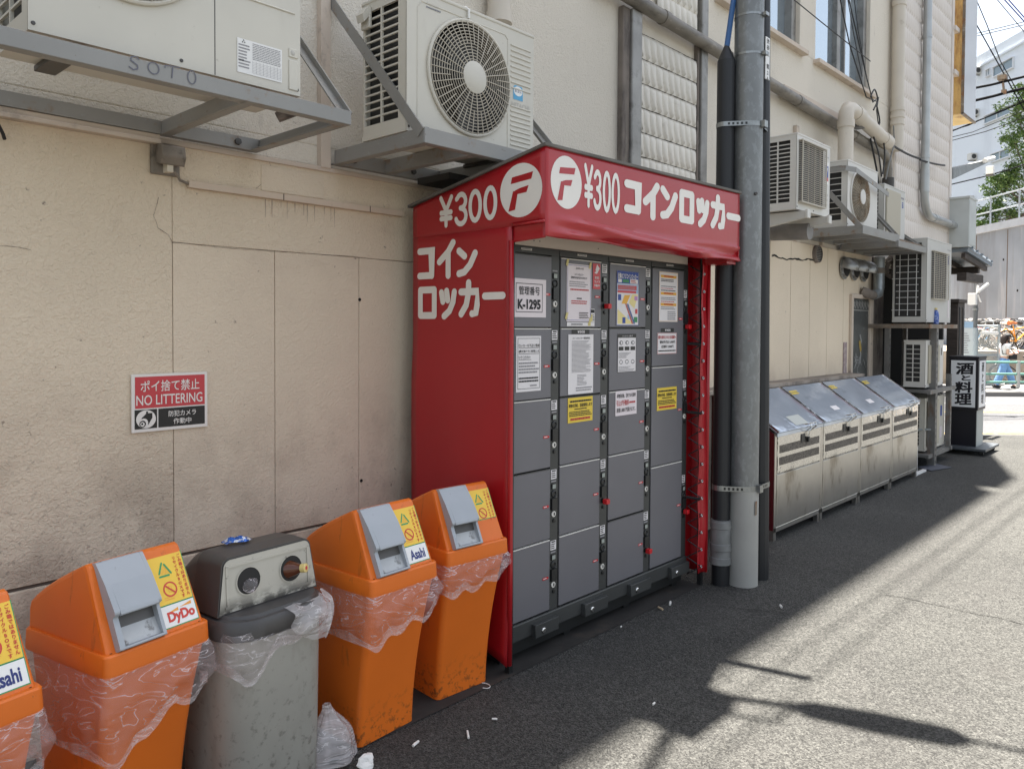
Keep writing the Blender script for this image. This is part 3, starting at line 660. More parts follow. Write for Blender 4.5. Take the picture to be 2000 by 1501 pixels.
for c in range(4):
    rows = ROWS3 if c == 3 else ROWS5
    if c == 2: rows = [1.822, 1.494, 1.172, .846, .514, .180]
    for r in range(len(rows)-1):
        zt, zb = rows[r]-.0035, rows[r+1]+.0035; x0, x1 = COLS[c]
        b = MB(); b.box((x0, 2.314, zb), (x1, 2.34, zt), LG)
        d = b.build('locker_door', lock, bevel=.0025); DOORS[(c, r)] = d
        b = MB(); b.box((x0+.002, 2.3125, zt-.003), (x1-.002, 2.33, zt+.0012), EDGE if (c+r) % 3 else LF)
        xs = x0+(x1-x0)*.0; 
        b.build('door_edge', d)
        zz = zt-(0 if c < 3 else (.10 if r == 0 else .075)); xc = (COLS[c][1]+(2.794, 3.181, 3.565, 3.95)[c])/2-.001
        lock_unit(xc, zz, .054 if c < 3 else .046, lock, (c, r) in REDKEYS, not (c == 0 and r == 0))
        b = MB(); D = Dec(b, (x1-.052, 2.3135, zz-.178), (1, 0, 0), (0, 0, 1)); D.rect(0, 0, .036, .011, REDT, .001); D.poly([(.036, 0), (.044, .0055), (.036, .011)], REDT, .001); D.rect(.005, .004, .028, .0075, WHP, .0016)
        b.build('use_sticker', d)
def notice(cr, x0, y0, x1, y1, m, label=None):
    """a notice on a door; photo corners measured on the door plane"""
    Y = 2.3125
    p, q = onY(x0, y0, Y), onY(x1, y1, Y)
    b = MB(); w_, h_ = q.x-p.x, p.z-q.z
    D = Dec(b, (p.x, Y, q.z), (1, 0, 0), (0, 0, 1)); D.w = w_; D.h = h_; D.rect(0, 0, w_, h_, m, .0006)
    D.cr = cr; D.b = b; D.label = label
    return D
def N(D, f, *a): pass
def done(D):
    o = D.b.build('notice', DOORS[D.cr])
    if D.label: o['label'] = D.label
def R_(D, a0, b0, a1, b1): return a0*D.w, b0*D.h, a1*D.w, b1*D.h
# column 1
D = notice((0, 0), 1000.5, 542, 1066, 620, WHP2, 'large white notice with a black frame and number'); D.frame(*R_(D, .10, .13, .89, .88), .003, INK, .0012)
D.text('管理番号', *R_(D, .19, .58, .80, .80), INK, .01); D.text('K-1295', *R_(D, .15, .2, .83, .47), INK, .045); done(D)
D = notice((0, 1), 1008, 656, 1056, 762, WHP, 'white rules notice with underlined print'); D.frame(*R_(D, .06, .05, .95, .96), .002, INK, .0012)
for k, s in enumerate(('ロッカーを不正に使用', '(鍵を掛けずに使用)しな', 'いでください!')):
    z = .80-.105*k; D.text(s, *R_(D, .1, z, .92 if k < 2 else .55, z+.055), INK, .005); D.rect(*R_(D, .1, z-.02, .92 if k < 2 else .6, z-.012), INK, .0012)
D.lines(*R_(D, .1, .32, .92, .54), 4, INKG, .5, seed=3, ragged=.25); D.lines(*R_(D, .1, .16, .9, .27), 2, INK, .5, seed=4, ragged=.1); D.lines(*R_(D, .55, .08, .9, .13), 1, INKG, .5, seed=5); done(D)
# column 2
D = notice((1, 0), 1107, 514, 1154, 628, WHP2, 'pinkish price change notice taped with yellow tape'); D.frame(*R_(D, .03, .02, .97, .98), .0018, BLU, .0012)
D.text('【お知らせ】', *R_(D, .36, .91, .66, .945), INK, .005); D.text('コインロッカー', *R_(D, .3, .80, .68, .84), INK, .005); D.text('期間外料金改定のお知らせ', *R_(D, .17, .745, .82, .785), INK, .005)
D.lines(*R_(D, .1, .6, .92, .71), 3, INKG, .4, seed=6, ragged=.3); D.lines(*R_(D, .14, .535, .9, .575), 1, INKR, .6, seed=7, ragged=.05); D.lines(*R_(D, .4, .385, .6, .42), 1, INK, .6, seed=8, ragged=0); D.lines(*R_(D, .18, .30, .85, .375), 2, INKR, .5, seed=9, ragged=.1)
D.lines(*R_(D, .5, .05, .93, .17), 4, INK, .45, seed=10, ragged=.2)
for a, z in ((0, 1.02), (.93, 1.0), (-.02, .1), (.94, .02)): D.poly([((a-.05)*D.w, (z-.05)*D.h), ((a+.03)*D.w, (z-.07)*D.h), ((a+.09)*D.w, (z+.06)*D.h), ((a+.0)*D.w, (z+.05)*D.h)], TAPE, .002)
done(D)
D = notice((1, 0), 1158, 514, 1172, 565, SR, 'small red security camera sticker'); D.poly([R_(D, .2, .62, 0, 0)[:2], R_(D, .55, .6, 0, 0)[:2], R_(D, .9, .82, 0, 0)[:2], R_(D, .55, .97, 0, 0)[:2]], WHP, .0012); D.disc(.3*D.w, .70*D.h, .1*D.w, .035*D.h, SR, .0018)
D.text('防犯', *R_(D, .25, .39, .8, .5), WHP, .02); D.text('カメラ', *R_(D, .18, .24, .88, .34), WHP, .02); D.text('作動中', *R_(D, .15, .09, .88, .19), WHP, .02); done(D)
D = notice((1, 0), 1107, 629, 1161, 637, WHP); D.lines(*R_(D, .15, .1, .55, .9), 1, INKG, .5, seed=3, ragged=0); D.rect(*R_(D, .75, .1, .85, .9), TAPE, .0012); done(D)
D = notice((1, 0), 1153.5, 603, 1161, 629, WHP); D.rect(*R_(D, .05, .7, .95, .95), INK, .0012); D.rect(*R_(D, .1, .05, .45, .6), TAPE, .0012); D.lines(*R_(D, .5, .08, .95, .6), 4, INK, .5, seed=2); done(D)
D = notice((1, 1), 1117, 643.5, 1151, 652, LB, 'black price plate'); D.text('¥300', *R_(D, .3, .2, .72, .82), WHP, .02); done(D)
D = notice((1, 1), 1110, 653, 1158, 766, WHP, 'white sheet of dense rental terms'); D.text('コインロッカー使用約款', *R_(D, .15, .92, .85, .955), INK, .003); D.lines(*R_(D, .13, .36, .92, .90), 26, INKG, .4, seed=12, ragged=.3); D.lines(*R_(D, .35, .14, .75, .33), 8, INKG, .4, seed=13, ragged=.4); D.lines(*R_(D, .3, .04, .95, .12), 2, INKG, .5, seed=14, ragged=.1); done(D)
def yellow(cr, x0, y0, x1, y1, first):
    D = notice(cr, x0, y0, x1, y1, PYEL, 'yellow baggage notice'); D.lines(*R_(D, .08, .79, .94, .90), 1, INK, .6, seed=first, ragged=0); D.text('荷物を回収、別途保管します', *R_(D, .03, .61, .97, .75), INK, .02)
    D.lines(*R_(D, .25, .5, .75, .57), 1, INK, .55, seed=1, ragged=0); D.lines(*R_(D, .05, .24, .96, .46), 3, INK, .5, seed=2, ragged=.1); D.lines(*R_(D, .1, .06, .9, .2), 1, INKR, .6, seed=first+3, ragged=0); done(D)
yellow((1, 2), 1109, 777.5, 1157, 820, 21)
yellow((3, 1), 1283, 758, 1321, 797, 22)
# column 3
D = notice((2, 0), 1204.5, 528, 1246.5, 635.5, WHP, 'colourful neighbourhood map poster'); D.rect(*R_(D, .02, .77, .98, .99), BLU, .001); D.text('近隣のフジコインロッカー', *R_(D, .04, .86, .95, .96), WHP, .03)
D.rect(*R_(D, .06, .79, .22, .85), WHP, .0014); D.rect(*R_(D, .26, .79, .55, .85), GRN, .0014); D.rect(*R_(D, .6, .78, .96, .86), WHP, .0014); D.lines(*R_(D, .63, .79, .94, .85), 2, INKR, .5, seed=2)
D.rect(*R_(D, .03, .60, .97, .76), LBL, .001); D.rect(*R_(D, .05, .66, .9, .74), SR, .0014); D.rect(*R_(D, .04, .60, .88, .645), SR, .0014); D.lines(*R_(D, .06, .67, .88, .73), 2, INKG, .4, .0018, seed=4)
D.poly([R_(D, *c, 0, 0)[:2] for c in ((.22, .4), (.35, .56), (.62, .57), (.45, .4))], ORG, .0012); D.poly([R_(D, *c, 0, 0)[:2] for c in ((.55, .42), (.7, .58), (.97, .58), (.8, .32))], C('map_yellow', .8, .68, .3, .5), .0012)
D.poly([R_(D, *c, 0, 0)[:2] for c in ((.04, .3), (.3, .2), (.75, .03), (.05, .03))], C('map_yellow', .8, .68, .3, .5), .0012)
for k in range(3): D.poly([R_(D, *c, 0, 0)[:2] for c in ((.38+k*.05, .4), (.42+k*.05, .4), (.74+k*.05, .03), (.69+k*.05, .03))], (SR, INKG, BLU)[k], .0016)
D.rect(*R_(D, .06, .46, .2, .57), BLU, .0014); D.rect(*R_(D, .26, .04, .4, .15), BLU, .0014); D.rect(*R_(D, .84, .22, .95, .31), SR, .0014); D.rect(*R_(D, .8, .47, .95, .55), C('map_violet', .5, .25, .5, .5), .0014); D.rect(*R_(D, .5, .12, .65, .2), LBL, .0014); D.rect(*R_(D, .78, .06, .95, .16), GRN, .0014)
D.frame(*R_(D, 0, 0, 1, 1), .0025, BLU, .0018); done(D)
D = notice((2, 1), 1206.5, 652, 1241.5, 725, WHP, 'how-to-use chart with black header'); D.rect(*R_(D, 0, .9, 1, 1), LB, .001); D.text('コインロッカーの使い方', *R_(D, .22, .925, .8, .965), WHP, .01)
for k in range(3):
    D.rect(*R_(D, .05+.32*k, .57, .31+.32*k, .67), LB, .001); D.ring((.18+.32*k)*D.w, .77*D.h, .09*D.w, .055*D.h, .003, INK, .001); D.ring((.18+.32*k)*D.w, .27*D.h, .09*D.w, .055*D.h, .003, INK, .001); D.rect(*R_(D, .1+.32*k, .74, .15+.32*k, .8), INK, .0012)
D.lines(*R_(D, .05, .37, .8, .52), 5, INKG, .4, seed=3, ragged=.5); D.lines(*R_(D, .05, .02, .9, .16), 4, INKG, .4, seed=5, ragged=.4); D.frame(*R_(D, 0, 0, 1, 1), .002, LB, .0015); done(D)
D = notice((2, 2), 1202, 764, 1243, 807, WHP2, 'white pick-up fee notice'); D.text('荷物回収後、当社での引渡時', *R_(D, .06, .72, .94, .88), INK, .012); D.text('引上げ手数料', *R_(D, .05, .40, .62, .62), INKR, .02); D.lines(*R_(D, .64, .44, .92, .56), 1, INKR, .6, seed=3, ragged=0); D.text('別途1,000 円頂きます。', *R_(D, .05, .13, .93, .32), INK, .012); done(D)
# column 4
D = notice((3, 0), 1287.5, 529.5, 1323, 628.5, WHP, 'notice with three orange headings')
for k, z in enumerate((.88, .54, .32)):
    D.rect(*R_(D, .08, z, .92, z+.055), ORG, .001); D.lines(*R_(D, .25, z+.01, .75, z+.05), 1, INKR, .6, .0016, seed=k, ragged=0)
for k, (z0, z1, m) in enumerate(((.80, .86, INK), (.69, .73, INKG), (.655, .68, INKR), (.61, .645, INK), (.43, .50, INKG), (.39, .42, INKR), (.24, .31, INKG), (.03, .22, INKG))): D.lines(*R_(D, .1 if k < 7 else .45, z0, .9, z1), 1 if z1-z0 < .05 else (2 if k < 7 else 5), m, .5, .0014, seed=k, ragged=.2)
D.frame(*R_(D, .01, .01, .99, .99), .0015, ORG, .0012); done(D)
D = notice((3, 0), 1291, 641, 1316, 648, LB, 'black price plate'); D.text('¥400', *R_(D, .28, .2, .72, .84), WHP, .02); done(D)
D = notice((3, 0), 1284, 650, 1321, 690, WHP, 'white lost key notice'); D.text('鍵を紛失されたお客様へ', *R_(D, .04, .72, .96, .88), INKR, .02); D.text('鍵紛失代金 3,000円', *R_(D, .12, .50, .9, .64), INK, .012); D.text('出張料 3,000円', *R_(D, .2, .28, .82, .42), INK, .012); D.lines(*R_(D, .05, .1, .95, .2), 1, INK, .55, seed=4, ragged=0); D.frame(*R_(D, .01, .01, .99, .99), .0018, INKR, .0012); done(D)

# ------------------------------------------------------------------ red canopy over the locker
RED = M('red_vinyl', (.385, .009, .015), .36, var=(1.4, .08), bump=[(7, .12, .012), (700, .05, .0006)], spec=.5, coat=.2, dirt=[(5, .62, .8, (.30, .008, .012), .4)])
GLYW = M('vinyl_lettering', (.80, .765, .70), .5, var=(4, .04), dirt=[(18, .64, .74, (.55, .48, .42), .4)])
BEIGE = C('beige_board', .66, .58, .50, .6); ROOFC = M('roof_cover', (.14, .13, .115), .8, var=(5, .3))
cnp = empty('locker_canopy', (3.23, 2.5, 0), 'red vinyl canopy with white coin locker lettering around the grey locker', 'canopy')
XL, XR, YC, YP = 2.40, 4.075, 2.068, 2.25
ZC0, ZC1, ZBK = 2.232, 2.252, 2.066         # roof front at the left and right, roof at the wall side
def ss(a, b_, x): t = max(0, min(1, (x-a)/(b_-a))); return t*t*(3-2*t)
b = MB()    # left side sheet, softly rippled, with a rolled front edge
def side(u, v):
    y = YP+(2.90-YP)*u; z = .045+(1.925-.045)*v
    fl = 1-ss(.62, .75, v); rip = (.004*sin(9*u+3*v)*ss(0, .2, v)+.006*sin(pi*u)*sin(7*v+1))*fl
    bot = .03*(1-v)**6*sin(u*5)
    return (XL+rip-.006*sin(pi*v)*fl-.02*(1-v)**4*(1-u)**3, y, z+bot)
b.grid(side, 14, 40, RED)
def side_top(u, v):
    y = YC+(2.90-YC)*u; zt = ZC0+(ZBK-ZC0)*((y-YC)/(2.90-YC)); z0 = 1.92 if y > YP else 1.925
    return (XL-.001*ss(0, .1, v)*ss(0, .06, u), y, z0+(zt-z0)*v)
b.grid(side_top, 22, 8, RED)
b.grid(lambda u, v: (XL+.004+.006*sin(3*v), YC+(YP+.02-YC)*u, 1.862-.010*u+(.07+.006*u)*v), 8, 6, RED)
b.tube([(XL-.004, YP, .05), (XL-.003, YP, .5), (XL-.006, YP, 1.0), (XL-.004, YP, 1.5), (XL-.006, YP, 1.86)], .011, RED, 10)
b.tube([(XL-.006, YP, 1.925), (XL-.006, YC, 1.928)], .005, RED, 8)
b.build('side_sheet', cnp, solid=.002)
b = MB()    # front sheet with its sagging valance
def front(u, v):
    x = XL+(XR-XL)*u; zt = ZC0+(ZC1-ZC0)*u; zf = 1.965-.02*sin(pi*u)
    if v > .4:
        k = (v-.4)/.6; z = zf+(zt-zf)*k; y = YC-.0008*sin(pi*k)
    else:
        k = v/.4; zb = 1.868+.006*sin(u*7)*(.3+u*.5)-.003*sin(u*19); z = zb+(zf-zb)*k
        swag = sin(pi*min(1, u*1.15+.0))
        fold = .030*sin(pi*k)*swag + .013*sin(2*pi*(k*1.1+u*1.3))*ss(0, .12, u)*(1-k*.5)*ss(0, .2, 1-k) + .006*sin(2*pi*(k*1.8-u*2.1))*ss(.0, .1, u)*(1-k)*ss(0, .15, k)
        z -= .012*swag*sin(pi*k)
        y = YC-fold+.03*(1-k)**2*swag
    return (x, y, z)
b.grid(front, 72, 30, RED)
b.build('front_sheet', cnp, solid=.002)
b = MB()   # right side sheet and laced flap
b.grid(lambda u, v: (4.046+.003*sin(6*v), 2.24+(2.9-2.24)*u, .075+(1.93-.075)*v), 6, 20, RED)
b.grid(lambda u, v: (3.962+.084*u, 2.238+.006*sin(u*4+v*5)+.004*sin(v*31), .085+(1.90-.085)*v), 4, 40, RED)
b.tube([(4.044, 2.236, .08), (4.048, 2.236, 1.0), (4.046, 2.236, 1.88)], .009, RED, 8)
b.box((XR-.002, YC, 1.87), (XR+.002, 2.9, 2.06), RED)
b.add([(XR, YC, 2.06), (XR, 2.9, 2.06), (XR, 2.9, ZBK), (XR, YC, ZC1)], [(0, 1, 2, 3)], RED)
b.box((XR-.10, YC+.02, 1.855), (XR+.0, 2.24, 1.885), RED)
o = b.build('laced_sheet', cnp, solid=.003)
b = MB(); b2 = MB(); zs = [1.80-.0985*k for k in range(18)]; cord = []
for k, z in enumerate(zs):
    b = MB(); b.lathe((3.980, 2.230, z), (0, -1, 0), [(0, .0065), (.003, .0095), (.004, .008), (.002, .0055)], CHROME, 12); b.build('eyelet', o)
    cord += [(3.945, 2.300, z+.049), (3.96, 2.255, z+.02), (3.980, 2.225, z), (3.96, 2.255, z-.02)]
cord.append((3.945, 2.30, zs[-1]-.049)); b2.tube(cord, .0042, BLK, 6)
for k in (4, 8, 13): b2.tube([(3.945, 2.31, zs[k]), (3.970, 2.235, zs[k]-.004)], .009, BLK, 6)
b2.build('lacing', o)
b = MB(); b.box((3.957, 2.335, .09), (4.04, 2.36, 1.87), M('red_inner', (.40, .008, .013), .5)); b.build('inner_sheet', cnp)
b = MB(); t = .012
b.add([(XL-.012, YC-.01, ZC0), (XR+.012, YC-.01, ZC1), (XR+.012, 2.93, ZBK), (XL-.012, 2.93, ZBK), (XL-.012, YC-.01, ZC0+t), (XR+.012, YC-.01, ZC1+t), (XR+.012, 2.93, ZBK+t), (XL-.012, 2.93, ZBK+t)],
      [(0, 3, 2, 1), (4, 5, 6, 7), (0, 1, 5, 4), (1, 2, 6, 5), (2, 3, 7, 6), (3, 0, 4, 7)], ROOFC)
b.build('roof_sheet', cnp)
b = MB(); b.box((2.41, 2.322, 1.858), (3.955, 2.332, 2.05), BEIGE)
for x in (2.62, 2.66, 3.1): b.lathe((x, 2.322, 1.885), (0, -1, 0), [(0, .003), (.001, .003), (.0011, 0)], CRK, 8)
b.build('fascia_board', cnp)
for x, y in ((2.42, 2.275), (4.025, 2.262), (2.42, 2.86), (4.03, 2.86)): b = MB(); b.box((x-.012, y-.012, 0), (x+.012, y+.012, 1.93), LB); b.build('leg', cnp)
# lettering: fat rounded strokes
def kana(D, ch, a0, b0, a1, b1, t, m, tb=None):
    S = {'コ': [[(.06, .93), (.94, .93), (.94, .06)], [(.06, .07), (.94, .07)]],
         'イ': [[(.93, .97), (.62, .72), (.05, .44)], [(.62, .70), (.62, .03)]],
         'ン': [[(.05, .93), (.36, .72)], [(.05, .07), (.35, .12), (.68, .38), (.95, .80)]],
         'ロ': [[(.06, .94), (.94, .94), (.94, .06), (.06, .06), (.06, .94)]],
         'ッ': [[(.06, .92), (.16, .58)], [(.42, .97), (.50, .63)], [(.95, .93), (.86, .55), (.62, .22), (.25, .02)]],
         'カ': [[(.05, .70), (.93, .70), (.93, .30), (.86, .06), (.66, .04)], [(.47, .97), (.46, .66), (.34, .3), (.06, .03)]],
         'ー': [[(.05, .5), (.95, .5)]], 
         '¥': [[(.05, .98), (.5, .52)], [(.95, .98), (.5, .52)], [(.5, .52), (.5, .02)], [(.08, .46), (.92, .46)], [(.08, .26), (.92, .26)]],
         '3': [[(.08, .83)]+[(.48+.38*cos(q), .745+.215*sin(q)) for q in [radians(a) for a in range(150, -91, -20)]], [(.42, .53)]+[(.46+.44*cos(q), .275+.245*sin(q)) for q in [radians(a) for a in range(80, -161, -20)]]],
         '0': [[(.5+.44*cos(radians(a)), .5+.47*sin(radians(a))) for a in range(90, 455, 15)]]}[ch]
    tb = tb or t
    for st in S:
        D.stroke([(a0+t/2+(a1-a0-t)*p, b0+tb/2+(b1-b0-tb)*q) for p, q in st], t, m, .0002, tb=tb)
def logo(D, a, z, ra, rb, m, mr):
    D.disc(a, z, ra, rb, m, .0002, 48)
    f = lambda p, q: (a+p*ra, z+q*rb)
    D.poly([f(-.42, .52), f(.58, .62), f(.50, .36), f(-.48, .28)][::-1], mr, .0006); D.poly([f(-.05, .08), f(.38, .14), f(.28, -.10), f(-.30, -.14), f(-.26, .02)][::-1], mr, .0008)
    D.poly([f(-.36, .0), f(-.12, .0), f(-.26, -.70), f(-.58, -.74)][::-1], mr, .0010)
def pxX(x0, x1, y0, y1, X):    # photo box on the side sheet -> (Y0, z0, Y1, z1), left = larger Y
    p, q = onX(x0, (y0+y1)/2, X), onX(x1, (y0+y1)/2, X); m = (x0+x1)/2
    return p.y, onX(m, y1, X).z, q.y, onX(m, y0, X).z
XS = XL-.0026
b = MB(); D = Dec(b, (XS, 2.9, 0), (0, -1, 0), (0, 0, 1), (-1, 0, 0))
def sidebox(x0, x1, y0, y1): Y0, z0, Y1, z1 = pxX(x0, x1, y0, y1, XS); return 2.9-Y0, z0, 2.9-Y1, z1
T = .021
for ch, bx in (('¥', (857, 886, 380, 446)), ('3', (887, 916, 372, 444)), ('0', (914, 943, 367, 437)), ('0', (943, 973, 360, 432))): kana(D, ch, *sidebox(*bx), .0215, GLYW, .0235)
b.build('lettering', cnp); b = MB(); D.mb = b
for ch, bx in (('コ', (814, 850, 480, 549)), ('イ', (852, 892, 466, 547)), ('ン', (890, 935, 478, 544)), ('ロ', (815, 855, 556, 626)), ('ッ', (856, 894, 560, 625)), ('カ', (894, 940, 543, 622)), ('ー', (940, 990, 565, 590))): kana(D, ch, *sidebox(*bx), .034, GLYW, .032)
b.build('lettering', cnp); b = MB(); D.mb = b
a0, z0, a1, z1 = sidebox(977, 1059, 318.5, 424); logo(D, (a0+a1)/2, (z0+z1)/2, (a1-a0)/2, (z1-z0)/2, GLYW, RED)
b.build('logo', cnp)
YS = YC-.0024
b = MB(); D = Dec(b, (0, YS, 0), (1, 0, 0), (0, 0, 1))
def frbox(x0, x1, y0, y1): m = (x0+x1)/2; return onY(x0, (y0+y1)/2, YS).x, onY(m, y1, YS).z, onY(x1, (y0+y1)/2, YS).x, onY(m, y0, YS).z
for ch, bx in (('¥', (1140, 1159, 318, 408)), ('3', (1158, 1176, 328, 414)), ('0', (1176, 1193.5, 331, 418)), ('0', (1193, 1211, 335, 420))): kana(D, ch, *frbox(*bx), .0165, GLYW, .026)
b.build('lettering', cnp); b = MB(); D.mb = b
for ch, bx in (('コ', (1217, 1253, 349, 421)), ('イ', (1254, 1290, 352, 432)), ('ン', (1288, 1325, 361, 434)), ('ロ', (1325, 1357, 368, 440)), ('ッ', (1358, 1386, 385, 446)), ('カ', (1386, 1418, 378, 450)), ('ー', (1417, 1447, 411, 437))): kana(D, ch, *frbox(*bx), .046, GLYW, .038)
b.build('lettering', cnp); b = MB(); D.mb = b
a0, z0, a1, z1 = frbox(1075.5, 1136, 304.5, 407.7); logo(D, (a0+a1)/2, (z0+z1)/2, (a1-a0)/2, (z1-z0)/2, GLYW, RED)
b.build('logo', cnp)
# ------------------------------------------------------------------ recycling bins
ORANGE = M('orange_plastic', (.72, .158, .016), .36, var=(3, .07), bump=[(60, .05, .002)], spec=.45,
           dirt=[(38, .50, .64, (.075, .035, .018), .9, (1, 1, 1), (.0, .17)), (9, .62, .8, (.55, .13, .02), .4), (14, .62, .72, (.30, .085, .02), .55, (1, 1, .25)), (45, .68, .73, (.16, .07, .03), .6, (1, 1, .5)), (90, .72, .78, (.2, .08, .03), .6)])
CHUTE = M('chute_grey', (.36, .385, .41), .32, var=(6, .05), spec=.5, dirt=[(30, .66, .74, (.14, .13, .12), .5)])
CHIN = M('chute_inside', (.42, .43, .43), .35, var=(9, .15), dirt=[(22, .52, .64, (.07, .06, .05), .8)])
LABY = C('label_yellow', .86, .55, .05, .35); LABG = C('label_green', .04, .30, .10, .4); LABR = C('label_red', .60, .05, .03, .4); LABW = C('label_white', .80, .79, .76, .35); NAVY = C('label_navy', .02, .03, .16, .4); LABO = C('label_orange', .8, .33, .05, .4)
def film(name, lo, hi, col=(.86, .82, .82), sc=9):
    m = bpy.data.materials.new(name); m.use_nodes = True; t = m.node_tree; n = t.nodes; L = t.links
    p = n['Principled BSDF']; p.inputs['Base Color'].default_value = (*col, 1); p.inputs['Roughness'].default_value = .12; p.inputs['Specular IOR Level'].default_value = .7
    tc = n.new('ShaderNodeTexCoord'); nz = n.new('ShaderNodeTexNoise'); nz.inputs['Scale'].default_value = sc; nz.inputs['Detail'].default_value = 2.5; nz.inputs['Distortion'].default_value = 1.6
    mp = n.new('ShaderNodeMapping'); mp.inputs['Scale'].default_value = (1.3, 1.3, 4); L.new(tc.outputs['Object'], mp.inputs[0]); L.new(mp.outputs[0], nz.inputs['Vector'])
    bp = n.new('ShaderNodeBump'); bp.inputs['Strength'].default_value = .6; bp.inputs['Distance'].default_value = .03; L.new(nz.outputs[0], bp.inputs['Height']); L.new(bp.outputs[0], p.inputs['Normal'])
    # sharp white creases where the noise passes its mid value
    ab = n.new('ShaderNodeMath'); ab.operation = 'SUBTRACT'; ab.inputs[1].default_value = .5; L.new(nz.outputs[0], ab.inputs[0])
    a2 = n.new('ShaderNodeMath'); a2.operation = 'ABSOLUTE'; L.new(ab.outputs[0], a2.inputs[0])
    rm = n.new('ShaderNodeMapRange'); rm.inputs[1].default_value = 0; rm.inputs[2].default_value = .016; rm.inputs[3].default_value = hi; rm.inputs[4].default_value = lo; L.new(a2.outputs[0], rm.inputs[0])
    tr = n.new('ShaderNodeBsdfTransparent'); tr.inputs[0].default_value = (.97, .95, .95, 1)
    mx = n.new('ShaderNodeMixShader'); L.new(rm.outputs[0], mx.inputs[0]); L.new(tr.outputs[0], mx.inputs[1]); L.new(p.outputs[0], mx.inputs[2]); L.new(mx.outputs[0], n['Material Output'].inputs[0])
    return m
FILM = film('bag_film', .11, .42, (.88, .82, .82), 4); FILMH = film('bag_film_hem', .22, .5, (.90, .85, .85), 5); FILMW = film('bag_film_white', .34, .62, (.82, .79, .78), 6)
def rrect(hw, yf, yb, r, z, n=5):
    """rounded rectangle loop at height z"""
    out = []
    for cx, cy, a in ((hw-r, yb-r, 0), (-hw+r, yb-r, pi/2), (-hw+r, yf+r, pi), (hw-r, yf+r, 3*pi/2)):
        for i in range(n+1): q = a+pi/2*i/n; out.append((cx+r*cos(q), cy+r*sin(q), z))
    return out
def loft(b, loops, m, cap0=True, cap1=True, smooth=True):
    n = len(loops[0]); vs = [p for l in loops for p in l]
    b.add(vs, [(i*n+j, i*n+(j+1) % n, (i+1)*n+(j+1) % n, (i+1)*n+j) for i in range(len(loops)-1) for j in range(n)], m, smooth)
    if cap0: b.add(loops[0], [tuple(range(n))[::-1]], m)
    if cap1: b.add(loops[-1], [tuple(range(n))], m)
def skirt(b, hw, yf, yb, ztop, zfun, m, seed, n=110, nz=16, out=.012, flare=.02):
    rr = random.Random(seed); A = [rr.uniform(0, 6.28) for _ in range(12)]
    per = rrect(hw, yf, yb, .03, 0, 6); L_ = [0]
    P = [V3(p) for p in per]; P.append(P[0])
    for p, q in zip(P, P[1:]): L_.append(L_[-1]+(q-p).length)
    def at(f):
        s = (f % 1)*L_[-1]
        for i in range(len(P)-1):
            if L_[i+1] >= s: k = (s-L_[i])/max(1e-9, L_[i+1]-L_[i]); c = P[i].lerp(P[i+1], k); return c
        return P[0].copy()
    vs = []
    for j in range(nz+1):
        v = j/nz
        for i in range(n):
            f = i/n; c = at(f); zb = zfun(c.x, c.y); z = ztop+(zb-ztop)*v
            t = f*2*pi
            w = .35*sin(11*t+A[0]+3*v)+.3*sin(19*t+A[1]-5*v)+.2*sin(31*t+A[2]+7*v)+.35*sin(7*t+A[3]+9*v)+.25*sin(5*t+14*v+A[4])
            d = out+flare*sin(pi*min(1, v*1.05))*(1+.35*w)+.010*w*v
            o = V3((c.x, c.y-(yf+yb)/2, 0)).normalized()
            vs.append((c.x+o.x*d, c.y+o.y*d, z+.006*w*v))
    b.add(vs, [(j*n+i, (j+1)*n+i, (j+1)*n+(i+1) % n, j*n+(i+1) % n) for j in range(nz) for i in range(n)], m, True)
    b.add([(v[0]*1.004, v[1]*1.004, v[2]-.001) for v in vs[-n:]]+[(v[0]*1.008, v[1]*1.008, v[2]+.026+.008*sin(i*.37+seed)) for i, v in enumerate(vs[-n:])], [(i, (i+1) % n, n+(i+1) % n, n+i) for i in range(n)], FILMH, True)
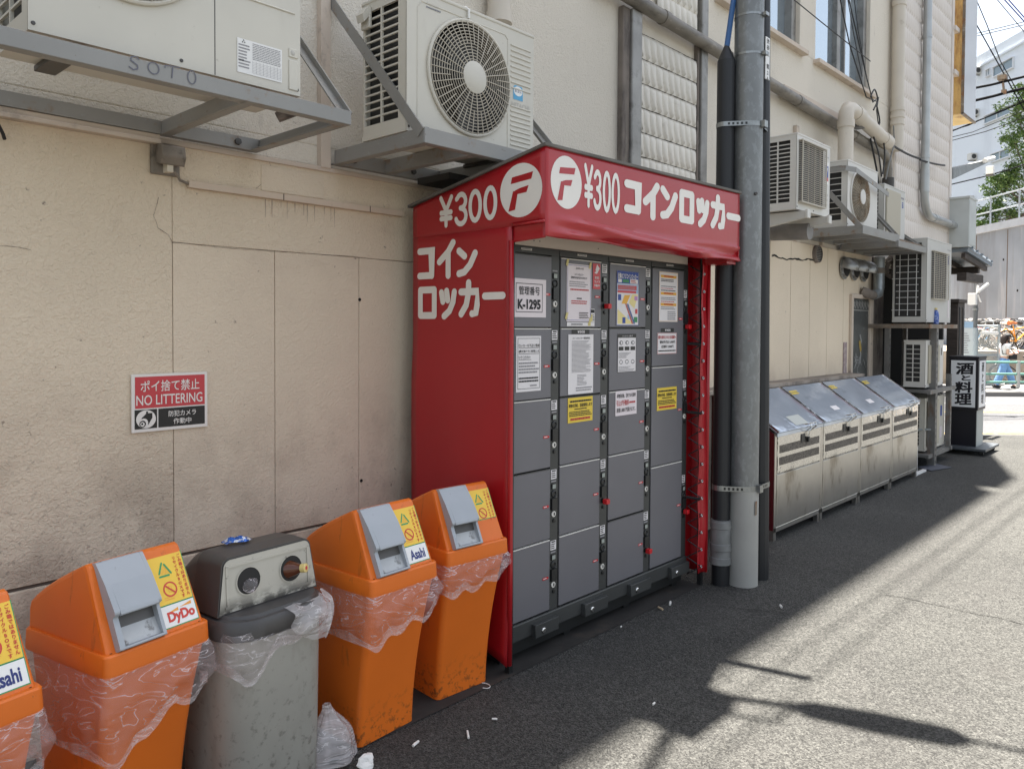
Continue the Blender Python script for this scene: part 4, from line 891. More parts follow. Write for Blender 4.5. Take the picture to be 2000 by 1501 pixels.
def orange_bin(x, y, rz, label, brand, zl, zr, seed, zbk=.45):
    t = empty('recycling_bin', (x, y, 0), label, 'recycling bin', 'orange recycling bins along the wall', rz)
    b = MB(); loops = []
    for i in range(13):
        z = .57*i/12; k = z/.57
        loops.append(rrect(.134+.020*k**2.2, -.105-.09*k**1.7, .165+.02*k, .022, z))
    loft(b, [rrect(.128, -.10, .16, .02, 0)]+[[(p[0], p[1], p[2]+.006) if i == 0 else p for p in l] for i, l in enumerate(loops)], ORANGE); b.build('body', t, local=True)
    b = MB(); loft(b, [rrect(.1615, -.204, .204, .018, .566), rrect(.1625, -.205, .205, .018, .572), rrect(.1605, -.203, .203, .018, .622), rrect(.157, -.199, .199, .018, .627), rrect(.10, -.15, .15, .018, .627)], ORANGE)
    for sx in (-1, 1): b.lathe((sx*.135, -.185, .627), (0, 0, 1), [(.0, .004), (.0008, .004), (.001, 0)], CRK, 8)
    lid = b.build('lid', t, local=True)
    b = MB(); pr = [(-.187, .625), (-.090, .834), (-.084, .842), (-.072, .846), (.0, .814), (.06, .785), (.12, .752), (.17, .720), (.192, .700), (.199, .68), (.198, .625)]
    def hoodrow(xx, inset): return [(xx, yy+(inset if yy < 0 else -inset), zz-inset*.6 if zz > .63 else zz) for yy, zz in pr]
    rows = []
    for xx, ins in ((-.150, .010), (-.1475, .003), (-.143, 0), (.143, 0), (.1475, .003), (.150, .010)):
        sc = []
        for yy, zz in pr:
            k = (zz-.625)/.22; xn = xx*(1-.06*k); sc.append((xn, yy+(ins if yy < 0 else -ins), zz-(ins if zz > .7 else 0)))
        rows.append(sc)
    n = len(pr)
    for r in range(5): b.add(rows[r]+rows[r+1], [(i, i+1, n+i+1, n+i) for i in range(n-1)], ORANGE, True)
    b.add(rows[0], [tuple(range(n))], ORANGE); b.add(rows[-1], [tuple(range(n))[::-1]], ORANGE)
    b.build('hood', lid, local=True)
    # frame of the sloping front face
    o = V3((0, -.187, .625)); f = (V3((0, -.088, .836))-o); ln = f.length; f.normalize(); nr = V3((0, -f.z, f.y))
    def F(a, s, h): return o+V3((a, 0, 0))+f*(s*ln)+nr*h
    b = MB(); x0, x1 = -.122, .016
    prof = [(1.06, -.004), (1.04, .012), (.75, .030), (.42, .042), (.39, .040), (.37, .024), (-.005, .024), (-.005, 0)]
    for a0, a1 in ((x0, x0+.016), (x1-.010, x1)): b.prism([F(a0, s, h) for s, h in prof], (a1-a0, 0, 0), CHUTE)
    top = [(1.06, -.004), (1.045, .011), (.75, .030), (.42, .043), (.37, .042), (.37, .034), (.75, .022), (1.0, .003)]
    b.prism([F(x0+.016, s, h) for s, h in top], (x1-x0-.026, 0, 0), CHUTE)
    b.prism([F(x0+.016, s, h) for s, h in ((.035, .024), (-.005, .024), (-.005, 0), (.035, 0))], (x1-x0-.026, 0, 0), CHUTE)
    c = b.build('chute', lid, local=True, bevel=.007, seg=3)
    b = MB(); b.quad(F(x0+.016, .035, .012), F(x1-.01, .035, .012), F(x1-.01, .25, .003), F(x0+.016, .25, .003), CHIN); b.quad(F(x0+.016, .25, .003), F(x1-.01, .25, .003), F(x1-.01, .5, .004), F(x0+.016, .5, .004), M('chute_hole', (.10, .095, .09), .5))
    b.quad(F(x0+.016, .035, .0238), F(x1-.01, .035, .0238), F(x1-.01, .035, .012), F(x0+.016, .035, .012), CHIN); b.build('chute_mouth', c, local=True)
    b = MB(); D = Dec(b, F(0, 0, 0), (1, 0, 0), f, nr); S = lambda s: s*ln
    ylo = .33 if brand else .40
    D.rect(.0, S(ylo-.012), .1385, S(.935), LABG, .0008); D.rect(.0, S(ylo), .136, S(.925), LABY, .0012)
    if brand:
        D.rect(.0, S(.045), .1385, S(ylo-.006), LABG, .0008); D.rect(.0, S(.058), .136, S(ylo-.016), LABW, .0014)
        if brand == 'DyDo':
            D.poly([(.046, S(.225)), (.082, S(.265)), (.082, S(.225))], LABO, .0018); D.poly([(.086, S(.255)), (.126, S(.295)), (.126, S(.255))], LABO, .0018)
            D.text('DyDo', .044, S(.075), .130, S(.235), LABR, .045, .0022)
        else: 
            D.text('Asahi', .050, S(.10), .122, S(.255), NAVY, .03, .0022)
    D.vtext('ごみ箱ではありません', .126, S(.90), .0118, LABR, .03, .002, 1.06); D.vtext('リサイクルBOXです', .109, S(.885), .0118, LABR, .03, .002, 1.06)
    cx, cz = .070, S(.76); q = [(cx+.025*cos(radians(a)), cz-.006+.028*sin(radians(a))) for a in (90, 210, 330)]
    for i in range(3):
        p0, p1 = q[i], q[(i+1) % 3]; D.stroke([(p0[0]*.9+p1[0]*.1, p0[1]*.9+p1[1]*.1), (p0[0]*.22+p1[0]*.78, p0[1]*.22+p1[1]*.78)], .0055, LABG, .0016)
    for a in (-.008, .001, .009): D.frame(cx+a-.003, cz-.014, cx+a+.003, cz+.006, .001, LABO, .0016)
    D.ring(.074, S(.50), .022, .022, .0045, LABR, .0018); D.stroke([(.060, S(.50)+.014), (.088, S(.50)-.014)], .0045, LABR, .0018); D.frame(.068, S(.46), .08, S(.54), .0012, LABO, .0015)
    D.lines(.05, S(.37), .09, S(.42), 2, LABO, .4, .0016, seed=seed)
    lb = b.build('recycling_label', lid, local=True)
    b = MB(); skirt(b, .158, -.200, .198, .572, lambda a, c: (zbk if c > .12 else (zl+(zr-zl)*ss(-.16, .16, a))+.015*sin(a*60)+.012*sin(a*23+seed)-.018*ss(-.02, -.06, a)*ss(-.17, -.1, -abs(a))), FILM, seed)
    b.build('bin_liner', t, local=True)
    return t
def corner(cx, cy, rz, lx, ly): c, s = cos(rz), sin(rz); return cx-(c*lx-s*ly), cy-(s*lx+c*ly)
r4, r3, r2, r1 = radians(-3.8), radians(3.6), radians(11.8), radians(13)
orange_bin(*corner(1.997, 2.204, r4, -.1625, -.205), r4, 'orange recycling bin without a brand sticker, against the red canopy side', None, .455, .49, 4)
orange_bin(*corner(1.587, 2.137, r3, -.1625, -.205), r3, 'orange recycling bin with a white navy-lettered sticker right of the grey bin', 'Asahi', .405, .455, 3)
orange_bin(*corner(.739, 2.140, r2, -.1625, -.205), r2, 'orange recycling bin with a red lettered sticker left of the grey bin', 'DyDo', .355, .445, 2)
orange_bin(*corner(.588, 2.089, r1, .1625, -.205), r1, 'orange recycling bin cut off by the left edge of the photo', 'Asahi', .36, .43, 1)

# ------------------------------------------------------------------ grey twin-hole bin
GB = M('bin_grey', (.33, .315, .275), .5, var=(4, .07), bump=(70, .05, .002), dirt=[(34, .54, .68, (.09, .08, .065), .75, (1, 1, 1), (.05, .6)), (7, .52, .7, (.22, .20, .165), .6, (1, 1, .4)), (60, .67, .73, (.1, .085, .07), .7)])
GBD = M('bin_dark', (.062, .058, .056), .42, var=(5, .15), bump=(80, .06, .002), dirt=[(16, .6, .72, (.12, .11, .1), .5)])
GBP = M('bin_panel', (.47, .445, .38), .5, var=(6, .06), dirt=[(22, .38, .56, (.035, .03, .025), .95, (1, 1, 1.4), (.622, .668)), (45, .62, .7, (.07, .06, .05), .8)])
rg = radians(5.5); t = empty('grey_bin', (1.262, 2.345, 0), 'grimy grey twin-hole bottle bin with dark lid between orange bins', 'recycling bin', None, rg)
b = MB(); loft(b, [rrect(.176, -.165, .165, .10, .0, 8), rrect(.180, -.170, .17, .10, .012, 8), rrect(.184, -.178, .178, .10, .57, 8)], GB, True, False); b.build('body', t, local=True)
b = MB(); loft(b, [rrect(.192, -.188, .188, .115, .545, 8), rrect(.197, -.193, .192, .118, .552, 8), rrect(.197, -.193, .192, .118, .592, 8), rrect(.188, -.185, .186, .112, .606, 8), rrect(.176, -.172, .18, .10, .608, 8), rrect(.172, -.168, .176, .10, .618, 8)], GBD); lid = b.build('lid', t, local=True)
b = MB(); sec = []
for y_, z_, hw in ((-.070, .617, .182), (-.048, .700, .176), (-.022, .768, .160), (-.012, .782, .150), (.05, .784, .150), (.11, .765, .155), (.16, .715, .165), (.185, .65, .172), (.188, .615, .172)):
    sec.append([(-hw, y_, z_), (hw, y_, z_)])
n_ = len(sec)
# closed hood: a stack of rounded cross-sections in x-z for a series of y
def hoodsec(y_, z1, hb, ht, r):
    pts = [(-hb, y_, .615)]
    for i in range(7): q = pi-pi/2*i/6; pts.append((-ht+r+r*cos(q), y_, z1-r+r*sin(q)))
    for i in range(7): q = pi/2-pi/2*i/6; pts.append((ht-r+r*cos(q), y_, z1-r+r*sin(q)))
    pts.append((hb, y_, .615)); return pts
def lean(p, k): return (p[0], p[1]+k*(p[2]-.615), p[2])
H = [[lean(p, .07) for p in hoodsec(-.098, .786, .185, .166, .03)], [lean(p, .05) for p in hoodsec(-.03, .790, .185, .166, .035)], hoodsec(.05, .786, .184, .164, .04), hoodsec(.10, .768, .184, .162, .05), hoodsec(.15, .725, .182, .166, .05), hoodsec(.178, .68, .18, .17, .04), hoodsec(.187, .635, .18, .176, .012)]
m_ = len(H[0])
for a_, c_ in zip(H, H[1:]): b.add(a_+c_, [(i, i+1, m_+i+1, m_+i) for i in range(m_-1)], GBD, True)
b.add(H[0], [tuple(range(m_))], GBD); b.add(H[-1], [tuple(range(m_))[::-1]], GBD); hd = b.build('hood', lid, local=True)
b = MB(); o = V3((0, -.0985, .615)); f = V3((0, .07, 1)).normalized(); nr = V3((0, -f.z, f.y)); hx = .168/f.z
D = Dec(b, o, (1, 0, 0), f, nr)
def trap(b_, w0, w1, z0, z1, r, h, m):
    pts = [(-w0, z0), (w0, z0)]
    for i in range(6): q = pi/2*i/5; pts.append((w1-r+r*cos(q), z1-r+r*sin(q)))
    for i in range(6): q = pi/2+pi/2*i/5; pts.append((-w1+r+r*cos(q), z1-r+r*sin(q)))
    D.poly(pts, m, h)
trap(b, .180, .160, .006, .165, .024, .003, GBP); 
P0 = lambda a, z, h: D.P(a, z, h)
for a0, z0, a1, z1 in ((-.154, .026, -.146, .147), (.146, .026, .154, .147), (-.154, .141, .154, .149), (-.160, .018, .160, .026)):
    q = [P0(a0, z0, .003), P0(a1, z0, .003), P0(a1, z1, .003), P0(a0, z1, .003)]; b.prism(q, nr*.0035, GBP)
for a in (-.076, .082): D.ring(a, .087, .045, .045, .004, GBP, .0056); D.disc(a, .087, .042, .042, DARKIN, .0048)
b.build('front_panel', hd, local=True, bevel=.0015, seg=1)
b = MB(); skirt(b, .180, -.180, .172, .575, lambda a, c: .50+.03*sin(a*14)-.045*ss(.02, -.16, a)+.03*ss(-.02, .1, a)*0-.02*sin(a*40), FILM, 9, n=130, out=.004, flare=.012)
def drape(u, v):   # the part of the liner pulled over the rim
    q = -pi/2+(.05+.62*u)*pi/2; x_, y_ = .088+.118*cos(q), -.078+.124*sin(q)
    if u < .3: x_, y_ = .0+.30*u, -.202
    zz = .612-(.05+.085*sin(pi*min(1, u*1.05))**.7)*v; k = .006+.018*sin(pi*v)+.005*sin(u*22+v*6)
    return (x_+k*.4*cos(q), y_-k+ (.035*(1-v/.15) if v < .15 else 0), zz+.004*sin(u*17+v*4))
b.grid(drape, 34, 16, FILMW); b.build('bin_liner', t, local=True)
# drink bottle and crumpled film poking out of the holes
def G(a, z, h): c, s = cos(rg), sin(rg); p = D.P(a, z, h); return V3((1.262+c*p.x-s*p.y, 2.345+s*p.x+c*p.y, p.z))
TEA = M('tea_bottle', (.10, .03, .012), .08, spec=.6); CAPY = C('cap_cream', .66, .52, .20, .35)
b = MB(); ax = (G(.105, .093, .06)-G(.082, .087, 0)).normalized(); p = G(.078, .084, -.004)
b.lathe(p, ax, [(0, .030), (.01, .028), (.03, .02), (.045, .0135), (.052, .0125)], TEA, 20); b.lathe(p+ax*.05, ax, [(0, .0145), (.016, .0145), (.017, .013), (.0171, 0)], CAPY, 20); b.lathe(p+ax*.0675, ax, [(0, .006), (.0003, .006), (.0004, 0)], SR, 12)
tag(b.build('drink_bottle'), 'brown drink bottle with a cream cap poking out of the grey bin', 'bottle')
def crumple(name, c, r, sc, m, seed, label, cat, n=30, amp=.35, sharp=3, squash=0):
    rr = random.Random(seed); ks = [(V3((rr.gauss(0, 1), rr.gauss(0, 1), rr.gauss(0, 1))).normalized(), rr.uniform(.3, 1)) for _ in range(26)]
    b = MB()
    def fn(u, v):
        th = pi*v; ph = 2*pi*u; d = V3((sin(th)*cos(ph), sin(th)*sin(ph), cos(th)))
        k = 1
        for q, wq in ks: k -= amp*wq*max(0, d.dot(q)-.55)**.8*.6
        return (c[0]+d.x*r*k*sc[0], c[1]+d.y*r*k*sc[1], max(c[2]+d.z*r*k*sc[2], squash))
    b.grid(fn, n, n//2, m, False); return tag(b.build(name, weld=True), label, cat)
crumple('plastic_wrap', tuple(G(-.072, .075, .012)), .030, (1.1, .7, .9), FILM, 5, 'crumpled clear plastic stuffed in the left hole of the grey bin', 'litter')
BWR = M('wrapper_blue', (.03, .12, .45), .25, metal=.4, dirt=[(60, .5, .55, (.7, .72, .75), 1)])
c = V3((1.262, 2.345, 0))+Matrix.Rotation(rg, 3, 'Z') @ V3((-.035, .03, .792))
b = MB(); rr = random.Random(2)
b.grid(lambda u, v: (c.x-.045+.09*u, c.y-.02+.04*v+.01*sin(u*7), c.z+.004+.012*sin(pi*v)*sin(pi*u)*(1+.5*sin(u*19+v*5))), 20, 8, BWR, False)
tag(b.build('snack_wrapper', solid=.002), 'blue and silver crumpled wrapper lying on the grey bin', 'wrapper')
b = MB(); rr = random.Random(31)
def bagfn(u, v):
    ph = 2*pi*u; z = .215*(1-v); prof = (.014+.060*ss(0, .55, v)+.010*v) * (1-.75*ss(.93, 1, v))
    w = 1+.07*sin(ph*5+v*3)+.045*sin(ph*9-v*4)*(1-v)+.03*sin(ph*16+v*2)*(1-v)
    return (1.505+prof*w*cos(ph)+.03*(1-v)*-1, 2.235+prof*w*.8*sin(ph), z if v < .97 else .004)
b.grid(bagfn, 70, 22, FILMW); tag(b.build('plastic_bag'), 'knotted white translucent plastic bag leaning on the grey bin', 'bag')
PAPR = M('paper_litter', (.72, .70, .66), .8, bump=(40, .4, .01))
p = onZ(716, 1500); crumple('paper_ball', (p.x, p.y, .024), .055, (1.15, .7, .6), PAPR, 12, 'crumpled white paper in front of the second orange bin', 'litter', 18, .85)
PLT = C('litter_white', .74, .72, .68, .6); BUT = C('butt_tan', .55, .42, .27, .7)
def butt(px, py, ln, ang, m, label, r=.004):
    p = onZ(px, py, .009); d = V3((cos(ang), sin(ang), 0))*ln/2; b = MB(); b.tube([p-d, p-d*.3+V3((0, 0, .001)), p+d*.4, p+d], [r, r*1.05, r, r*.9], m, 8); tag(b.build('litter'), label, 'litter', 'litter on the asphalt')
butt(914, 1433, .05, .9, PLT, 'longest white paper shred on the asphalt before the orange bins')
butt(966, 1403, .02, 2.2, PLT, 'small white scrap right of the long paper shred')
butt(812, 1451, .035, .3, PLT, 'white scrap nearest the middle orange bin', .005)
butt(1277, 1373, .02, .2, PLT, 'white speck of litter by the shadow edge')
butt(1309, 1177, .045, .5, PLT, 'white scrap below the locker front', .006); butt(1290, 1187, .04, 1.2, BUT, 'tan cigarette end beside the white scrap below the locker', .005)
butt(1213, 1223, .012, .4, PLT, 'tiny white bit below the third locker column'); butt(1525, 1183, .03, .7, PLT, 'white scrap on the shaded asphalt right of the pole', .006)
b = MB(); c = onZ(946, 1338, .007); b.tube([c+V3((.02*cos(a), .028*sin(a), 0)) for a in [radians(x) for x in range(-160, 61, 20)]], .0018, PLT, 6); tag(b.build('wire_hook'), 'small bent white wire on the ground by the canopy foot', 'litter')
# ------------------------------------------------------------------ air conditioners and their brackets
ACB = M('ac_beige', (.60, .57, .49), .42, var=(3, .05), bump=(90, .03, .001), dirt=[(5, .6, .8, (.40, .36, .30), .45, (1, 1, .3)), (26, .66, .75, (.3, .26, .2), .5)])
ACW = M('ac_white', (.65, .63, .58), .4, var=(3, .04), dirt=[(5, .6, .8, (.45, .42, .37), .4, (1, 1, .3))])
ACI = M('ac_ivory', (.55, .54, .50), .4, var=(3, .05), dirt=[(6, .6, .8, (.36, .33, .28), .5, (1, 1, .3))])
FIN = M('ac_fins', (.035, .034, .032), .6, bump=(300, .3, .002)); WIREB = C('grille_beige', .50, .455, .37, .4); WIREW = C('grille_white', .60, .595, .57, .4); RUSTY = M('grille_rusty', (.42, .36, .27), .5, var=(14, .25), dirt=[(10, .45, .65, (.25, .13, .05), .7)])
FANB = C('fan_blade', .045, .043, .04, .45)
PAINT = M('bracket_grey', (.27, .263, .245), .42, metal=.15, var=(4, .08), bump=(60, .05, .002), dirt=[(9, .57, .70, (.23, .13, .06), .75), (26, .66, .72, (.13, .08, .05), .8), (40, .63, .7, (.36, .37, .38), .5)])
RUST = M('rusty_metal', (.21, .17, .13), .75, var=(7, .3), bump=(50, .2, .003), dirt=[(8, .48, .62, (.22, .10, .04), .7), (14, .55, .7, (.4, .38, .34), .6)])
SCREW = C('screw_dark', .08, .075, .07, .4, metal=.5)
def ac_unit(label, x0, x1, yf, yb, z0, z1, m, fan, side=(2, 14), text=None, group='air conditioner outdoor units', ribs=False, badge=None, seam=None, guard=False, sidefrac=1.0, name='air_conditioner'):
    t = empty(name, ((x0+x1)/2, (yf+yb)/2, z0), label, 'air conditioner', group)
    b = MB(); th = .012
    b.box((x0, yf+.004, z1-.022), (x1, yb, z1-.004), m); b.box((x0, yf+.004, z0), (x1, yb, z0+.02), m)
    b.box((x0+.006, yb-th, z0+.02), (x1, yb, z1-.022), m); b.box((x1-th, yf+.004, z0+.02), (x1, yb-th, z1-.022), m)
    # side frame: front strip, rear strip, top, bottom
    fs, rs, tp, bt = .055, .02, .05, .06
    b.box((x0, yf+.004, z0+.02), (x0+th, yf+fs, z1-.022), m); b.box((x0, yb-rs, z0+.02), (x0+th, yb-th, z1-.022), m)
    b.box((x0, yf+fs, z1-tp), (x0+th, yb-rs, z1-.022), m); b.box((x0, yf+fs, z0+.02), (x0+th, yb-rs, z0+bt), m)
    # front plate
    kind = fan[0]
    if kind == 'round':
        _, cx, cz, R = fan; n = 72; vs = []; 
        for i in range(n):
            q = 2*pi*i/n; c, s = cos(q), sin(q)
            k = min(((x1-cx) if c > 0 else (cx-x0))/max(1e-6, abs(c)), ((z1-.004-cz) if s > 0 else (cz-z0))/max(1e-6, abs(s)))
            vs += [(cx+c*k, yf, cz+s*k), (cx+R*c, yf, cz+R*s), (cx+R*c, yf+.012, cz+R*s), (cx+R*.97*c, yf+.11, cz+R*.97*s)]
        for q, (xx, zz) in enumerate(((x0, z0), (x1, z0), (x1, z1-.004), (x0, z1-.004))): pass
        b.add(vs, [(4*i, 4*((i+1) % n), 4*((i+1) % n)+1, 4*i+1) for i in range(n)], m); b.add(vs, [(4*i+1, 4*((i+1) % n)+1, 4*((i+1) % n)+2, 4*i+2) for i in range(n)], m)
        b.add(vs, [(4*i+2, 4*((i+1) % n)+2, 4*((i+1) % n)+3, 4*i+3) for i in range(n)], FANB, True)
        cs = [(x0, z0), (x1, z0), (x1, z1-.004), (x0, z1-.004)]
        for xx, zz in cs:   # corner fills
            near = sorted(range(n), key=lambda i: (vs[4*i][0]-xx)**2+(vs[4*i][2]-zz)**2)[:2]; p, q = vs[4*near[0]], vs[4*near[1]]
            b.add([(xx, yf, zz), p, q], [(0, 1, 2)], m)
        for a, c in (((x0, yf, z0), (x0, yf+.006, z1-.004)), ((x1, yf, z0), (x1, yf+.006, z1-.004))): b.add([a, (a[0], c[1], a[2]), c, (a[0], a[1], c[2])], [(0, 1, 2, 3)], m)
        b.add([(x0, yf, z0), (x1, yf, z0), (x1, yf+.006, z0), (x0, yf+.006, z0)], [(0, 1, 2, 3)], m)
    else: b.box((x0, yf, z0), (x1, yf+.006, z1-.004), m)
    for xx in (x0+.012, (x0+x1)/2, x1-.012): b.lathe((xx, yf, z0+.02), (0, -1, 0), [(0, .006), (.003, .005), (.0031, 0)], SCREW, 8)
    if ribs:
        for zz in [z1-.085-.024*k for k in range(9)]+[z0+.225-.022*k for k in range(9)]: b.tube([(ribs[0], yf-.0005, zz), (ribs[1], yf-.0005, zz)], .0042, m, 8)
        q = [(fan[1]-R*1.02, z1-.05), (ribs[0]-.04, z1-.05), (ribs[0]-.02, z1-.07), (ribs[0]-.02, z0+.03)]; b.tube([(x, yf-.0002, z) for x, z in q], .003, m, 6)
        b.tube([(x0+.055, yf-.0002, z0+.06), (x0+.055, yf-.0002, z1-.08), (x0+.075, yf-.0002, z1-.05), (fan[1]-.0, yf-.0002, z1-.05)], .003, m, 6)
    if seam: b.box((seam-.0015, yf-.0006, z0+.002), (seam+.0015, yf+.001, z1-.02), SCREW)
    cas = b.build('casing', t)
    b = MB(); b.box((x0-.004, yf-.004, z1-.016), (x1+.004, yb+.004, z1), m); b.build('top_cover', t, bevel=.005)
    b = MB()   # side intake
    b.box((x0+.03, yf+fs-.004, z0+.03), (x0+.04, yb-rs+.002, z1-.03), FIN); b.build('fins', t)
    b = MB(); nc, nr = side; za, zb = z0+bt, z1-tp; ya, ybk = yf+fs, yb-rs
    for k in range(1, nr): zz = za+(zb-za)*k/nr; b.box((x0+.001, ya, zz-.0035), (x0+.009, ybk, zz+.0035), m)
    for k in range(1, nc): yy = ya+(ybk-ya)*k/nc; b.box((x0, yy-.005, za), (x0+.010, yy+.005, zb), m)
    if guard:
        for k in range(3): yy = ya+(ybk-ya)*(k+.5)/3.2; b.tube([(x0-.02, yy, z0+.07), (x0-.02, yy, z1-.05)], .004, WIREW, 6)
        for k in range(11): zz = z0+.13+k*(z1-z0-.22)/10; b.tube([(x0-.021, ya-.02 if k % 5 == 0 else ya+.02, zz), (x0-.021, ybk+(.02 if k % 5 == 0 else -.02), zz)], .0035, WIREW, 6)
    b.build('side_grille', t)
    if kind == 'round':
        _, cx, cz, R = fan; gm = {'b': WIREB, 'w': WIREW, 'r': RUSTY}[fan_col[0]]
        b = MB(); b.lathe((cx, yf+.11, cz), (0, -1, 0), [(0, R*.97), (.0001, .0)], FIN, 36)
        for q in range(3):
            a0 = q*2*pi/3+.4; vs = []
            for i in range(9):
                for rr_, yy in ((.06, .07), (R*.9, .05)):
                    a = a0+i/8*1.5; vs.append((cx+rr_*cos(a), yf+yy+.04*i/8, cz+rr_*sin(a)))
            b.add(vs, [(2*i, 2*i+1, 2*i+3, 2*i+2) for i in range(8)], FANB, True)
        b.lathe((cx, yf+.09, cz), (0, -1, 0), [(0, .06), (.05, .055), (.055, 0)], FANB, 24); b.build('fan', t)
        b = MB(); dome = lambda r: -.014-.016*(1-(r/R)**2)
        nr_ = 13; hub = R*.29
        for k in range(nr_): r_ = hub+(R-.004-hub)*(k+.6)/(nr_-.4); b.tube([(cx+r_*cos(2*pi*i/56), yf+dome(r_), cz+r_*sin(2*pi*i/56)) for i in range(56)], .0019, gm, 5, closed=True)
        b.tube([(cx+(R+.004)*cos(2*pi*i/72), yf-.006, cz+(R+.004)*sin(2*pi*i/72)) for i in range(72)], .008, m, 8, closed=True)
        for k in range(44):
            a = 2*pi*k/44; r0 = hub*.9 if k % 2 == 0 else hub+(R-hub)*.42
            b.tube([(cx+r_*cos(a), yf+dome(r_)-.002, cz+r_*sin(a)) for r_ in [r0+(R-r0)*j/5 for j in range(6)]], .0022, gm, 5)
        b.build('fan_grille', t)
        b = MB(); b.lathe((cx, yf-.026, cz), (0, -1, 0), [(0, hub), (.006, hub), (.0075, hub*.97), (.0076, 0)], m, 32); b.build('hub', t)
    elif kind == 'mesh':
        _, gx0, gx1, gz0, gz1, nh, nv = fan; gm = {'b': WIREB, 'w': WIREW}[fan_col[0]]
        b = MB(); b.box((gx0, yf-.002, gz0), (gx1, yf+.002, gz1), FIN); b.lathe(((gx0+gx1)/2, yf-.0025, (gz0+gz1)/2), (0, -1, 0), [(0, min(gx1-gx0, gz1-gz0)*.46), (.0006, 0)], FANB, 32); b.build('fan_opening', t)
        b = MB(); d = .032
        for k in range(nh+1): zz = gz0+(gz1-gz0)*k/nh; b.tube([(gx0, yf, zz), (gx0, yf-d, zz)]+[(gx0+(gx1-gx0)*i/12, yf-d, zz+.002*(-1)**i) for i in range(1, 12)]+[(gx1, yf-d, zz), (gx1, yf, zz)], .0026, gm, 4)
        for k in range(nv+1): xx = gx0+(gx1-gx0)*k/nv; b.tube([(xx, yf-d+.002, gz0), (xx, yf-d+.002, gz1)], .0022, gm, 4)
        for zz in (gz0, gz1): b.box((gx0-.006, yf-d-.003, zz-.005), (gx1+.006, yf, zz+.005), gm)
        for xx in (gx0, gx1): b.box((xx-.005, yf-d-.002, gz0), (xx+.005, yf-d+.004, gz1), gm)
        b.build('fan_grille', t)
    elif kind == 'plain':
        _, gx0, gx1, gz0, gz1 = fan
        b = MB(); b.box((gx0, yf-.018, gz0), (gx1, yf, gz1), C('grille_panel', .44, .40, .31, .5)); b.build('fan_grille', t, bevel=.012)
    for xx in (x0+.1, x1-.16): b = MB(); b.box((xx, yf+.03, z0-.018), (xx+.06, yb+.015, z0), SCREW); b.build('foot', t, bevel=.003)
    if text or badge:
        for s, a0, c0, a1, c1, mm in (text or []): b = MB(); Dec(b, (0, yf-.0008, 0), (1, 0, 0), (0, 0, 1)).text(s, a0, c0, a1, c1, mm, .012, .0012); b.build('lettering', t)
        for bf in (badge if isinstance(badge, list) else [badge] if badge else []): b = MB(); bf(Dec(b, (0, yf-.0008, 0), (1, 0, 0), (0, 0, 1))); b.build('sticker', t)
    return t
fan_col = ['b']
ACT = C('ac_letter', .47, .45, .40, .35); ACTD = C('ac_letter_dark', .2, .2, .22, .5)
def badge2(D):
    D.poly([(2.625, 2.545), (2.69, 2.545), (2.69, 2.60), (2.68, 2.61), (2.635, 2.61), (2.625, 2.60)], C('badge_blue', .08, .36, .60, .4), .0008); D.disc(2.6575, 2.585, .029, .022, LABW, .0012); D.text('白くまくん', 2.636, 2.578, 2.679, 2.592, NAVY, .02, .0016)
def badge2b(D): D.lines(2.10, 2.80, 2.2, 2.83, 2, ACTD, .4, .001, seed=2)
def badge2c(D): D.rect(2.10, 2.295, 2.118, 2.318, ACTD, .001); D.lines(2.12, 2.298, 2.16, 2.312, 1, ACTD, .6, .001, seed=3, ragged=0)
big = ac_unit('beige air conditioner with a large round fan grille above the red canopy', 2.0, 2.765, 2.46, 2.76, 2.285, 2.872, ACB, ('round', 2.352, 2.572, .238), (2, 15), [('HITACHI', 2.615, 2.508, 2.735, 2.532, ACT)], ribs=(2.608, 2.742), badge=[badge2, badge2b, badge2c])
b = MB(); b.box((1.985, 2.69, 2.75), (2.0, 2.75, 2.84), ACB); b.prism([(1.985, 2.69, 2.84), (1.985, 2.75, 2.84), (1.955, 2.745, 2.80), (1.955, 2.695, 2.80)], (.01, 0, -.03), ACB); b.build('valve_cover', big, bevel=.004)
b = MB(); b.tube([(2.335, 2.62, 2.875), (2.335, 2.47, 2.877), (2.335, 2.452, 2.86), (2.335, 2.452, 2.825)], .006, LABW, 6); b.build('strap', big)
def badge1(D):
    w = LABW; D.rect(1.232, 2.315, 1.392, 2.425, w, .001); rr = random.Random(3)
    D.lines(1.236, 2.33, 1.278, 2.41, 8, INKG, .45, .0016, seed=4); D.lines(1.285, 2.365, 1.388, 2.42, 10, INKG, .45, .0016, seed=5, ragged=.03); D.text('R410A', 1.236, 2.353, 1.256, 2.359, INK, .03, .0018)
    for k in range(8): D.rect(1.285, 2.322+k*.005, 1.388, 2.3226+k*.005, INKG, .0016)
    for k in range(9): D.rect(1.285+k*.0128, 2.322, 1.2857+k*.0128, 2.362, INKG, .0017)
    for a, c in ((1.254, 2.4205), (1.2505, 2.4145), (1.2575, 2.4145)): D.poly([(a, c-.003), (a+.0022, c), (a, c+.003), (a-.0022, c)], INK, .002)
t1 = ac_unit('beige air conditioner cut by the photo top edge on the left bracket', .64, 1.463, 2.375, 2.68, 2.285, 2.93, ACB, ('round', .895, 2.668, .225), (2, 14), None, badge=badge1, seam=1.158)
b = MB(); b.box((1.418, 2.371, 2.30), (1.452, 2.3755, 2.40), ACB); b.box((1.418, 2.371, 2.41), (1.452, 2.3755, 2.44), ACB); b.lathe((1.432, 2.371, 2.425), (0, -1, 0), [(0, .009), (.0006, .008), (.0007, 0)], ACT, 14); b.tube([(1.19, 2.374, 2.56), (1.44, 2.374, 2.56)], .004, ACB, 6); b.build('valve_cover', t1, bevel=.004)
